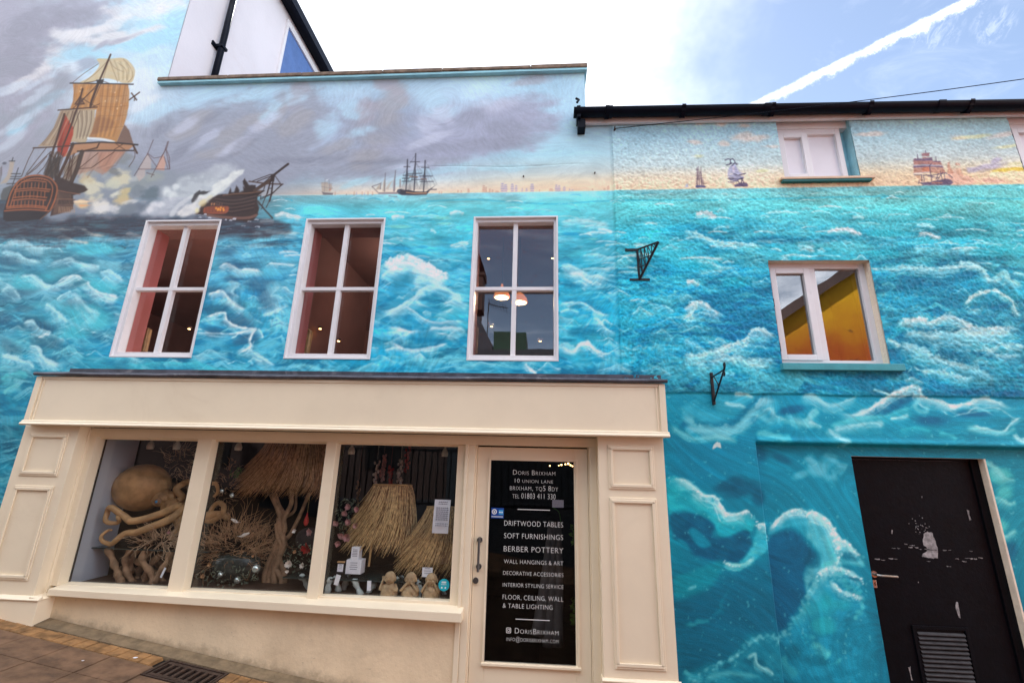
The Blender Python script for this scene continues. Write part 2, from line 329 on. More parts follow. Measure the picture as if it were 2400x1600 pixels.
def vnoise(x,y):
    xi=np.floor(x);yi=np.floor(y);fx=x-xi;fy=y-yi
    fx=fx*fx*(3-2*fx);fy=fy*fy*(3-2*fy)
    a=xi.astype(np.int32)&511;b=yi.astype(np.int32)&511;a1=(a+1)&511;b1=(b+1)&511
    return (_LAT[b,a]*(1-fx)+_LAT[b,a1]*fx)*(1-fy)+(_LAT[b1,a]*(1-fx)+_LAT[b1,a1]*fx)*fy
def fbm(x,y,o=4,seed=0,gain=.5):
    s=0;a=1;t=0
    for i in range(o):
        s=s+a*vnoise(x+seed*17.3+i*31.7,y+seed*9.1+i*11.9);t+=a;a*=gain;x=x*2.03+.37*y;y=y*2.03-.37*x*.2
    return s/t
def sst(a,b,x):
    t=np.clip((x-a)/(b-a),0,1);return t*t*(3-2*t)
def box_of(u0,v0,u1,v1):
    c=[P(u,v) for u,v in((u0,v0),(u1,v0),(u0,v1),(u1,v1))]
    xs=[p[0] for p in c];zs=[p[1] for p in c]
    i0=max(0,int((min(xs)-GX0)/GH)-1);i1=min(NX,int((max(xs)-GX0)/GH)+3)
    j0=max(0,int((min(zs)-GZ0)/GH)-1);j1=min(NZ,int((max(zs)-GZ0)/GH)+3)
    return (slice(j0,j1),slice(i0,i1)) if i1>i0 and j1>j0 else None
def smooth(pts,n=6,closed=False):
    p=np.array(pts,float)
    if len(p)<3: return p
    q=np.vstack([p[-1],p,p[0],p[1]]) if closed else np.vstack([2*p[0]-p[1],p,2*p[-1]-p[-2]])
    out=[]
    for i in range(1,len(q)-2):
        for k in range(n):
            t=k/n;a,b,c,d=q[i-1],q[i],q[i+1],q[i+2]
            out.append(.5*((2*b)+(c-a)*t+(2*a-5*b+4*c-d)*t*t+(3*b-3*c+d-a)*t**3))
    if not closed: out.append(p[-1])
    return np.array(out)
def pdist(pts,U,V,w=None):
    """distance to a polyline, side (+ below), fraction along"""
    best=np.full(U.shape,1e9,np.float32);side=np.zeros_like(best);fr=np.zeros_like(best);n=len(pts)-1
    for i in range(n):
        ax,ay=pts[i];bx,by=pts[i+1];dx,dy=bx-ax,by-ay;L=dx*dx+dy*dy+1e-9
        t=np.clip(((U-ax)*dx+(V-ay)*dy)/L,0,1);ex=U-ax-t*dx;ey=V-ay-t*dy;d=np.sqrt(ex*ex+ey*ey)
        m=d<best;best=np.where(m,d,best);side=np.where(m,(dx*ey-dy*ex)/math.sqrt(L),side);fr=np.where(m,(i+t)/n,fr)
    return best,side,fr
def comp(sl,a,col):
    a=np.clip(a,0,1)[...,None];CV[sl]=CV[sl]*(1-a)+np.asarray(col,np.float32)*a
def line(pts,w,col,al=1.0,sm=False,taper=False,rough=0):
    p=smooth(pts) if sm else np.array(pts,float);m=w+4
    sl=box_of(p[:,0].min()-m,p[:,1].min()-m,p[:,0].max()+m,p[:,1].max()+m)
    if sl is None: return
    U,V=UU[sl],VV[sl];d,s,f=pdist(p,U,V)
    ww=w/2*(np.sin(np.pi*np.clip(f,0.02,.98))**.6 if taper else 1)
    a=sst(ww+1.1,ww-.9,d)*min(1,(w/1.6) if w<1.6 else 1)
    if rough: a=a*sst(.5-rough*.5,.5+rough*.3,fbm(XX[sl]*40,ZZ[sl]*40,2,3))
    comp(sl,a*al,col)
def poly(pts,col,al=1.0,soft=1.2,rough=0,rs=6,sm=False,tex=0,streak=0,seed=0):
    p=smooth(pts,closed=True) if sm else np.array(pts,float);m=soft*2+rough*1.5+3
    sl=box_of(p[:,0].min()-m,p[:,1].min()-m,p[:,0].max()+m,p[:,1].max()+m)
    if sl is None: return
    U,V=UU[sl],VV[sl];q=np.vstack([p,p[:1]])
    d,_,_=pdist(q,U,V);ins=np.zeros(U.shape,bool)
    for i in range(len(p)):
        ax,ay=q[i];bx,by=q[i+1]
        if ay==by: continue
        c=((ay>V)!=(by>V))&(U<(bx-ax)*(V-ay)/(by-ay)+ax);ins^=c
    d=np.where(ins,d,-d)
    if rough: d=d+(fbm(XX[sl]*rs,ZZ[sl]*rs*1.5,4,seed+5)-.5)*2*rough
    a=sst(-soft,soft,d)
    if tex: a=a*(1-tex*sst(.35,.65,fbm(XX[sl]*14,ZZ[sl]*22,4,seed+8)))
    if streak: a=a*(1-streak*sst(.35,.65,fbm(XX[sl]*7,ZZ[sl]*60,3,seed+11)))
    comp(sl,a*al,col)
def blob(u,v,ru,rv,ang,col,al=1.0,rough=.5,rs=5,seed=0,p=1.0,ax=1.6):
    R=max(ru,rv)*(1.15+rough);sl=box_of(u-R,v-R,u+R,v+R)
    if sl is None: return
    U,V=UU[sl]-u,VV[sl]-v;c,s=math.cos(math.radians(ang)),math.sin(math.radians(ang))
    a=(U*c-V*s)/ru;b=(U*s+V*c)/rv;r=np.sqrt(a*a+b*b)
    n=fbm(XX[sl]*rs,ZZ[sl]*rs*ax,5,seed+2)-.5
    comp(sl,sst(1.08,.35,r+n*2*rough)**p*al,col)
def crest(pts,w,col,al=.9,fall=0,dark=None,rough=.6,seed=0,grain=30,fcol=None,up=0):
    crest1(pts,w*.85,col,al,fall,dark,rough,seed,grain,fcol)
    if w>=3 and abs(fall)>=8 and len(pts)>=3:
        rr=random.Random(seed*7+len(pts));p=smooth(pts);n=len(p)
        for k in range(5):
            a=rr.randint(0,int(n*.6));b=min(n,a+max(4,int(n*rr.uniform(.2,.5))));o=fall*rr.uniform(.2,1.15);d=rr.uniform(-10,10)
            q=[(p[i][0]+d+(i-a)*.35*(1 if k%2 else -1),p[i][1]+o+rr.uniform(-.8,.8)+(i-a)*.3*rr.uniform(.2,1)) for i in range(a,b,3)]
            if len(q)>2: crest1(q,max(1.1,w*rr.uniform(.22,.45)),col,al*rr.uniform(.3,.65),0,None,rough,seed+k+1,grain,None)
def crest1(pts,w,col,al=.9,fall=0,dark=None,rough=.6,seed=0,grain=30,fcol=None,up=0):
    """breaking edge: bright ragged line, foam trailing to one side (fall>0 below, <0 above), dark hollow opposite"""
    p=smooth(pts);F=abs(fall);m=w*2+F*1.6+6+(24 if dark is not None else 0)
    sl=box_of(p[:,0].min()-m,p[:,1].min()-m,p[:,0].max()+m,p[:,1].max()+m)
    if sl is None: return
    U,V=UU[sl],VV[sl];d,s,f=pdist(p,U,V);X,Z=XX[sl],ZZ[sl]
    d=d+(fbm(X*12,Z*16,3,seed+4)-.5)*w*1.5
    env=sst(0,.12,f)*sst(1,.86,f)
    if dark is not None:
        sd=s*(-1 if fall>0 else 1) if fall else s
        comp(sl,env*sst(26,2,d)*(sd>-2)*.55*(.6+.4*fbm(X*9,Z*9,3,seed)),dark)
    g=fbm(X*grain,Z*grain,3,seed+1)
    if F:
        sf=s if fall>0 else -s
        F2=F*1.5*(.5+fbm(X*5,Z*5,3,seed+6));a=sst(F2,0,d)*sst(-w*.8,w*.3,sf)*env*sst(.25,.62,g*.6+.4*fbm(X*8,Z*20,3,seed+7)+.22*sst(F2,0,d)-.06)*.7
        comp(sl,a*al,col if fcol is None else fcol)
    a=sst(w*1.3,w*.1,d+(g-.5)*w*2.6*rough)*env*(.55+.45*sst(.3,.6,fbm(X*8,Z*8,3,seed+9)))
    comp(sl,a*al,col)
def clumps(pts,n,r,col,al,seed=0,spread=.6,down=6):
    p=smooth(pts);rr=random.Random(seed)
    for k in range(n):
        i=rr.randint(0,len(p)-1);a=rr.random()**2
        blob(p[i][0]+rr.gauss(0,r*spread),p[i][1]+rr.gauss(0,r*spread*.6)+a*down,r*rr.uniform(.5,1.3)*(1-.4*a),r*rr.uniform(.4,1.0),rr.uniform(-40,40),col,al*(1-.6*a)*rr.uniform(.5,1),rough=.5,rs=22,seed=seed+k)
def Cr(s,ox,oy): return lambda *a:[(ox+a[i]/s,oy+a[i+1]/s) for i in range(0,len(a),2)]
qA=Cr(2.9363,0,0);qB=Cr(2.9363,800,0);qC=Cr(2.9363,1600,0);qD=Cr(2.9363,0,480);qE=Cr(2.9363,800,480);qF=Cr(2.9363,1600,480)
qG=Cr(2.45,1340,960);qH=Cr(2.614,1900,1000);qS=Cr(3.7333,0,110);qK=Cr(7.35,380,360);qT=Cr(7.35,740,340);qU=Cr(5.6,1040,380)
qV=Cr(11.76,1600,340);qW=Cr(7.84,2100,330);qO=Cr(0.98,0,0)
HZ=4.145
def gradz(X,Z,tab):
    """tab: list of (x, [(z,rgb)...]) columns, linear both ways"""
    cols=[]
    for x,c in tab:
        zs=np.array([k[0] for k in c][::-1],np.float32);cc=np.array([k[1] for k in c][::-1],np.float32)/255
        cols.append(np.stack([np.interp(Z[:,0],zs,cc[:,i]) for i in range(3)],-1))
    xs=np.array([t[0] for t in tab]);cols=np.array(cols)   # k,nz,3
    out=np.zeros(X.shape+(3,),np.float32);xr=X[0]
    idx=np.clip(np.searchsorted(xs,xr)-1,0,len(xs)-2);t=np.clip((xr-xs[idx])/(xs[idx+1]-xs[idx]),0,1);t=t*t*(3-2*t)
    for j in range(3): out[...,j]=cols[idx,:,j].T*(1-t)+cols[idx+1,:,j].T*t
    return out
def paint_mural():
    X,Z=XX,ZZ
    sky=gradz(X,Z,[
     (-6.5,[(7.4,(176,172,188)),(6,(160,160,168)),(5,(142,148,158)),(4.3,(150,156,168)),(4.145,(120,130,142))]),
     (-4.6,[(7.4,(190,205,218)),(6.4,(176,206,224)),(5.4,(196,206,220)),(4.6,(160,164,180)),(4.145,(120,126,140))]),
     (-3.3,[(7.4,(184,208,226)),(5.5,(172,204,228)),(5.0,(160,172,192)),(4.6,(150,154,172)),(4.145,(150,158,174))]),
     (-1.5,[(7.4,(180,206,226)),(5.5,(180,208,228)),(5.0,(158,166,190)),(4.5,(160,172,194)),(4.3,(180,200,214)),(4.2,(216,206,196)),(4.145,(236,208,184))]),
     (0.2,[(7.4,(178,208,228)),(5.5,(176,208,230)),(4.9,(168,198,220)),(4.55,(166,206,222)),(4.35,(196,206,206)),(4.25,(228,212,188)),(4.145,(240,206,176))]),
     (1.2,[(7.4,(180,208,228)),(5.1,(160,204,224)),(4.75,(160,200,220)),(4.4,(190,206,208)),(4.27,(226,208,184)),(4.145,(240,204,172))]),
     (4.9,[(7.4,(160,204,224)),(5.0,(150,206,218)),(4.7,(168,202,212)),(4.45,(190,200,200)),(4.28,(232,208,172)),(4.145,(238,200,164))])])
    sea=gradz(X,Z,[
     (-6.5,[(4.145,(60,74,84)),(3.9,(62,84,98)),(3.5,(70,140,160)),(3.1,(44,124,148)),(2.7,(24,110,136)),(2.2,(8,110,138)),(1.4,(0,96,120)),(-.8,(0,80,100))]),
     (-4.6,[(4.145,(60,72,84)),(3.95,(64,88,104)),(3.6,(84,158,178)),(3.2,(52,142,168)),(2.8,(34,130,158)),(2.5,(24,138,168)),(1.4,(0,104,130)),(-.8,(0,86,106))]),
     (-3.0,[(4.145,(110,150,165)),(3.95,(88,120,138)),(3.7,(86,158,184)),(3.3,(58,150,184)),(2.9,(40,136,170)),(2.5,(28,150,186)),(-.8,(0,90,110))]),
     (-2.2,[(4.145,(140,196,206)),(4.0,(84,186,202)),(3.7,(70,170,198)),(3.3,(56,160,196)),(2.9,(40,146,184)),(2.5,(30,156,192)),(-.8,(0,90,110))]),
     (-0.9,[(4.145,(146,204,212)),(4.0,(96,196,206)),(3.7,(70,186,204)),(3.2,(48,172,204)),(2.8,(32,160,196)),(2.45,(22,154,190)),(-.8,(0,90,110))]),
     (0.6,[(4.145,(146,206,214)),(4.0,(98,198,206)),(3.7,(60,182,204)),(3.2,(30,164,194)),(2.8,(16,150,184)),(2.4,(10,142,178)),(1.9,(0,124,156)),(1.2,(6,116,140)),(.6,(0,84,108)),(-.8,(0,70,92))]),
     (1.6,[(4.145,(134,200,206)),(3.95,(92,188,198)),(3.7,(34,160,190)),(3.2,(16,146,182)),(2.8,(6,126,166)),(2.45,(10,136,172)),(1.9,(4,128,158)),(1.2,(0,106,132)),(.6,(0,80,104)),(-.8,(0,70,92))]),
     (3.0,[(4.145,(132,198,202)),(3.95,(96,190,196)),(3.7,(44,164,186)),(3.2,(22,146,176)),(2.8,(12,134,168)),(2.3,(12,140,174)),(1.9,(8,136,164)),(1.2,(4,118,142)),(.6,(0,92,116)),(-.8,(0,76,98))]),
     (4.9,[(4.145,(128,196,196)),(3.95,(104,188,186)),(3.7,(60,170,180)),(3.2,(30,152,174)),(2.8,(18,136,166)),(2.3,(12,138,166)),(1.9,(20,140,160)),(1.2,(40,140,155)),(.6,(6,104,128)),(-.8,(0,80,100))])])
    CV[:]=np.where((Z>HZ)[...,None],sky,sea)
    # ---------- sky brushwork
    n=fbm(X*1.3+ .5*Z,Z*2.2-.6*X,5,1)-.5;m=(Z>HZ)
    CV[:]+=(n*.16*m)[...,None];n2=fbm(X*5,Z*9-2*X,4,2)-.5;CV[:]+=(n2*.07*m)[...,None]
    gr=hexc(148,150,166);lt=hexc(214,214,222);bl=hexc(158,202,226);wm=hexc(160,156,162);dk=hexc(124,126,142);wh=hexc(226,226,230)
    def B(l,col,al,**k):
        for i,t in enumerate(l): blob(*t,col,al,seed=i*3+int(t[0])%13,**k)
    B([(30,60,190,120,10),(180,40,150,60,20),(60,200,150,110,25),(20,330,150,90,30)],hexc(160,156,172),.8)
    B([(90,60,120,50,15),(20,140,110,60,0),(220,90,90,22,22),(160,30,80,30,0)],hexc(140,138,152),.55,rough=.7)
    B([(330,25,110,28,5),(400,15,60,30,0),(120,150,60,40,35),(60,190,70,14,30),(260,60,80,18,25)],hexc(226,220,222),.6,rough=.7)
    B([(190,130,90,40,15),(330,95,110,30,15),(420,60,60,60,60),(90,250,80,14,32),(40,300,60,16,32),(210,150,60,22,25)],hexc(166,208,228),.75,rough=.6)
    B([(170,85,70,22,-10),(255,90,70,14,15),(210,75,90,14,10),(345,72,60,12,15),(300,90,50,8,18)],hexc(218,214,218),.85,rough=.6)
    B([(285,95,55,9,18),(240,105,30,8,30),(200,150,40,22,25)],hexc(158,154,170),.7,rough=.5)
    B([(335,190,45,60,60),(345,260,50,40,30),(325,320,60,40,35),(160,160,30,20,0)],hexc(214,220,230),.75,rough=.6)
    B([(110,220,110,26,30),(60,270,100,30,30),(30,370,100,40,30),(120,300,80,24,35),(140,190,40,30,40)],hexc(148,150,162),.6,rough=.6)
    B([(70,235,60,12,32),(40,290,70,12,30),(30,330,60,14,35),(80,200,60,10,30),(20,210,60,12,20)],hexc(196,204,218),.6,rough=.7)
    # smoke over parapet part
    B([(330,330,90,70,45),(420,330,120,70,30),(520,290,130,60,30),(600,330,130,60,15),(700,250,80,80,60),(560,400,150,40,10),(400,400,90,50,20),(760,370,130,30,5),(880,290,70,90,80),(900,370,150,34,5),(1010,370,110,26,5),(480,400,140,40,10),(620,420,120,30,8),(700,330,110,60,40),(800,400,160,28,4),(900,320,120,60,60)],gr,.85,rough=.5)
    B([(450,290,80,26,35),(560,300,90,24,30),(640,270,80,24,40),(500,360,100,20,15),(920,250,60,40,70),(880,350,70,40,30),(800,340,60,22,20),(690,290,50,26,30)],wm,.6,rough=.6)
    B([(1100,300,150,76,8),(1190,290,140,66,5),(1010,340,150,50,5),(1080,350,170,30,3),(1200,260,110,40,10),(1000,400,110,18,8)],hexc(158,160,182),.9,rough=.5)
    B([(1130,340,120,20,4),(1230,330,80,18,8),(1110,270,50,30,20),(1180,300,60,26,0),(1020,350,60,16,10)],hexc(142,144,162),.55,rough=.6)
    B([(360,260,70,30,30),(470,230,110,22,20),(600,220,120,20,15),(760,190,150,16,5),(640,260,50,20,40),(690,230,40,20,30),(1020,240,50,60,70),(830,260,30,40,60),(840,310,40,18,20),(770,300,40,30,40)],hexc(176,204,224),.7,rough=.6)
    B([(430,300,60,16,35),(560,340,80,14,30),(480,330,60,12,35),(620,290,50,14,30),(1000,300,40,40,60),(1040,270,30,40,60),(1160,250,60,20,10),(1000,330,60,12,20),(960,390,80,10,5)],hexc(190,192,212),.6,rough=.7)
    B([(560,350,70,16,35),(420,360,50,14,40),(380,300,40,14,45),(500,270,50,10,30),(880,380,80,9,2),(700,375,110,10,2)],dk,.4,rough=.7)
    B([(900,190,36,30,60),(700,215,50,26,50),(930,215,30,50,75),(850,245,40,20,50),(860,270,50,20,55),(1240,190,50,14,10)],hexc(164,156,168),.55,rough=.7)
    B([(840,425,60,10,20),(960,415,60,14,20),(1060,395,70,12,12),(1170,395,110,10,2)],hexc(170,208,222),.6,rough=.6)
    line(qO(790,374,900,378,960,381,1060,376,1160,378,1290,382,1294,340),1.0,hexc(130,150,176),.5,rough=.5)
    # right building sky clouds
    B([(1690,292,22,9,0),(1745,296,20,7,0),(1738,322,34,16,10),(1695,338,18,8,0),(1775,325,34,10,5),(1630,335,22,9,0),(1805,345,22,6,0),(1640,292,20,6,0),(2350,318,60,9,8),(2030,316,50,7,3),(2250,326,30,8,0)],hexc(216,204,198),.8,rough=.6,rs=10)
    B([(1640,368,16,6,0),(2280,322,50,5,5),(2380,385,40,8,5),(2360,345,40,5,8),(1780,403,24,5,0)],hexc(222,220,170),.7,rough=.6,rs=10)
    B([(2330,400,60,6,3),(2385,398,30,5,0)],hexc(222,190,60),.8,rough=.5,rs=10)
    B([(2310,395,50,12,10),(2275,400,24,8,0),(2330,380,16,8,20)],hexc(168,160,190),.7,rough=.5,rs=10)
    B([(2260,425,60,12,3),(2330,425,30,8,0),(2230,412,20,14,0)],hexc(216,164,150),.6,rough=.6,rs=10)
    # ---------- sea brushwork : streaks
    ms=(Z<=HZ)*1.0;t=HZ-Z
    wx=X+.15*(fbm(X*1.5,Z*2,3,21)-.5)+.05*np.sin(Z*9);wz=Z+.20*(fbm(X*1.2,Z*1.6,3,22)-.5)
    far=sst(1.6,.1,t)
    f1=fbm(wx*2.2,wz*9,4,30);f2=fbm(wx*5,wz*26,4,31)
    wv=np.sin((wz*13+.8*np.sin(wx*3.1)+1.5*fbm(wx*1.7,wz*2.2,3,34))*2.2)
    CV[:]*=(1+ms*(.30*(f1-.5)*2*.8+.10*(f2-.5)*2+.05*wv))[...,None]
    # soft teal / deep-blue patches
    p1=sst(.52,.68,fbm(wx*1.6,wz*3.4,4,40))*ms*.45;CV[:]=CV*(1-p1[...,None])+hexc(92,200,210)*p1[...,None]*(1-.25*sst(1.9,2.6,t))[...,None]+p1[...,None]*.25*sst(1.9,2.6,t)[...,None]*hexc(0,90,120)
    p2=sst(.54,.70,fbm(wx*1.4,wz*3.0,4,41))*ms*.24*sst(.2,.6,t);CV[:]=CV*(1-p2[...,None])+hexc(10,104,140)*p2[...,None]
    # painterly wave strokes: streak noise bent over peaked swells
    acc=np.zeros_like(X);acd=np.zeros_like(X)
    for k,(kf,A,sx,sz,sd) in enumerate([(1.9,.16,2.2,17,0),(3.1,.11,3.6,26,5),(4.7,.07,5.2,40,9),(8.3,.04,8.5,62,14)]):
        A_=A*sst(.0,1.3,t);ph=2.6*fbm(X*.6,Z*1.9,3,60+sd)*3+Z*2.1
        pk=(1-np.abs(np.sin(X*kf+ph)))**1.4;q=Z-A_*pk+.12*(fbm(X*1.1,Z*1.3,3,63+sd)-.5)
        st=fbm(X*sx,q*sz,4,66+sd);st2=fbm(X*sx*4,q*sz*3,3,69+sd)
        ms2=sst(.40,.62,fbm(X*1.3+3*k,q*3.0,3,72+sd))
        al_=sst(.50,.66,st*.8+st2*.2+.05*pk)*ms2
        acc=np.maximum(acc,al_*(.55+.5*pk)*sst(.35,.6,st2+.18));acd=np.maximum(acd,sst(.5,.36,st)*ms2)
    acd=acd*ms*.34*sst(.15,.5,t);CV[:]=CV*(1-acd[...,None])+CV*np.array([.35,.62,.74],np.float32)*acd[...,None]
    fc=np.where((X<-3)[...,None],hexc(112,186,204),np.where((X>.64)[...,None],hexc(120,204,214),hexc(116,202,222)))
    acc=acc*ms*np.where(X<.64,.85,.6)*sst(.08,.4,t)
    CV[:]=CV*(1-acc[...,None])+fc*acc[...,None]
    rg=1-np.abs(fbm(wx*2.6,wz*6.5,4,50)*2-1);a=sst(.86,1.0,rg)*ms*sst(.45,.65,fbm(X*1.2,Z*1.2,3,51))*.35*sst(.3,.9,t)
    a=a*sst(.35,.6,fbm(X*26,Z*30,3,52));CV[:]=CV*(1-a[...,None])+hexc(150,214,226)*a[...,None]
    # dark cyan line under the horizon
    line([(1000,472),(1100,468),(1180,472),(1300,478),(1430,471),(1700,470),(2060,462),(2390,468)],3.5,hexc(44,168,192),.55,sm=True)
    line([(1434,446),(1300,449),(1021,454.5),(640,458)],1.6,hexc(176,214,220),.5)
    R=np.random.RandomState(11)
    for k in range(230):  # distant whitecaps
        u=R.uniform(640,2400);v0=446-(u-1400)*.0125;tt=R.rand()**1.5;v=v0+6+tt*190;L=R.uniform(12,46)*(.5+tt)
        c=[hexc(196,226,230),hexc(168,216,222),hexc(44,160,186),hexc(214,226,228)][R.randint(4)]
        if 1080<u<1320 and v>495: continue
        crest([(u-L,v+R.uniform(1,3)),(u-L*.3,v-R.uniform(0,2.5)),(u+L*.3,v-.5),(u+L,v+R.uniform(1,5))],R.uniform(1.0,2.6)*(.6+tt),c,.65,fall=R.choice([0,5*tt+1]),seed=k)
    for k in range(720):  # short peaked brush strokes all over the water
        u=R.uniform(-20,2420);v=R.uniform(540,870)
        if u>1500 and R.rand()<.4: v=R.uniform(480,900)
        sc=.55+(v-480)/420.;L=R.uniform(10,34)*sc;h=L*R.uniform(.12,.42);a=R.uniform(-.25,.25)
        c=[hexc(150,212,226),hexc(186,228,236),hexc(90,190,210),hexc(120,204,216),hexc(20,110,146)][R.randint(5)]
        pk=R.uniform(-.3,.3)*L
        crest([(u-L,v+h*.6+a*L),(u-L*.4+pk*.5,v-h*.2),(u+pk,v-h),(u+L*.5+pk*.4,v+h*.1),(u+L,v+h*.7-a*L)],R.uniform(1.0,2.3)*sc**.5,c,R.uniform(.35,.75),fall=R.choice([0,6*sc,12*sc]),seed=300+k,grain=30 if u<1450 else 55)
    for k in range(120):  # dark troughs under the horizon, left dark water
        u=R.uniform(0,690);tt=R.rand();v=520+tt*60;L=R.uniform(15,50)
        c=[hexc(40,52,66),hexc(36,70,90),hexc(60,96,116),hexc(120,170,186)][R.randint(4)]
        crest([(u-L,v+2),(u,v-R.uniform(0,3)),(u+L,v+R.uniform(-1,4))],R.uniform(1.5,4),c,.6,seed=k)
    DK=hexc(20,84,112);DB=hexc(10,96,128);W1=hexc(176,226,236);W2=hexc(206,234,240);TQ=hexc(70,188,204);MID=hexc(36,150,178);SL=hexc(46,92,116)
    def D(l,col,al=.6,**k):
        for i,t in enumerate(l): blob(*t,col,al,seed=i*5+int(t[1])%17,**k)
    # --- left sea (crop D)
    def dd(l,q,col,al=.6,**k):
        for i,(x,y,rx,ry,an) in enumerate(l):
            (u,v),=q(x,y);blob(u,v,rx/2.94,ry/2.94,an,col,al,seed=i*5+int(y)%17,**k)
    dd([(60,380,120,40,0),(420,410,130,40,10),(900,420,120,40,0),(120,620,160,50,15),(560,690,150,60,-10),(250,820,200,60,-5),(350,950,180,60,-15),(50,960,120,60,-30),(480,560,140,30,12),(20,780,90,60,0),(150,720,110,30,8)],qD,SL,.45)
    dd([(640,300,220,70,0),(560,420,100,40,0),(180,540,110,60,0),(700,560,140,60,-10),(600,760,140,90,-20),(700,800,130,90,-40),(520,880,150,70,0),(300,500,100,30,0)],qD,TQ,.6)
    dd([(1560,330,120,50,0),(1620,500,100,30,10),(1800,560,150,90,-10),(1560,600,110,60,20),(1650,800,170,60,5),(1480,880,120,50,0),(1700,920,130,40,15),(1600,420,80,22,0),(1850,650,80,90,0)],qD,hexc(40,90,120),.6)
    dd([(1700,470,120,40,0),(1560,560,110,50,-20),(1860,470,110,40,0),(1900,600,70,90,0),(1700,760,70,40,-40),(1850,950,100,60,10),(1500,950,90,30,0),(1450,1040,110,30,0)],qD,hexc(90,190,214),.6)
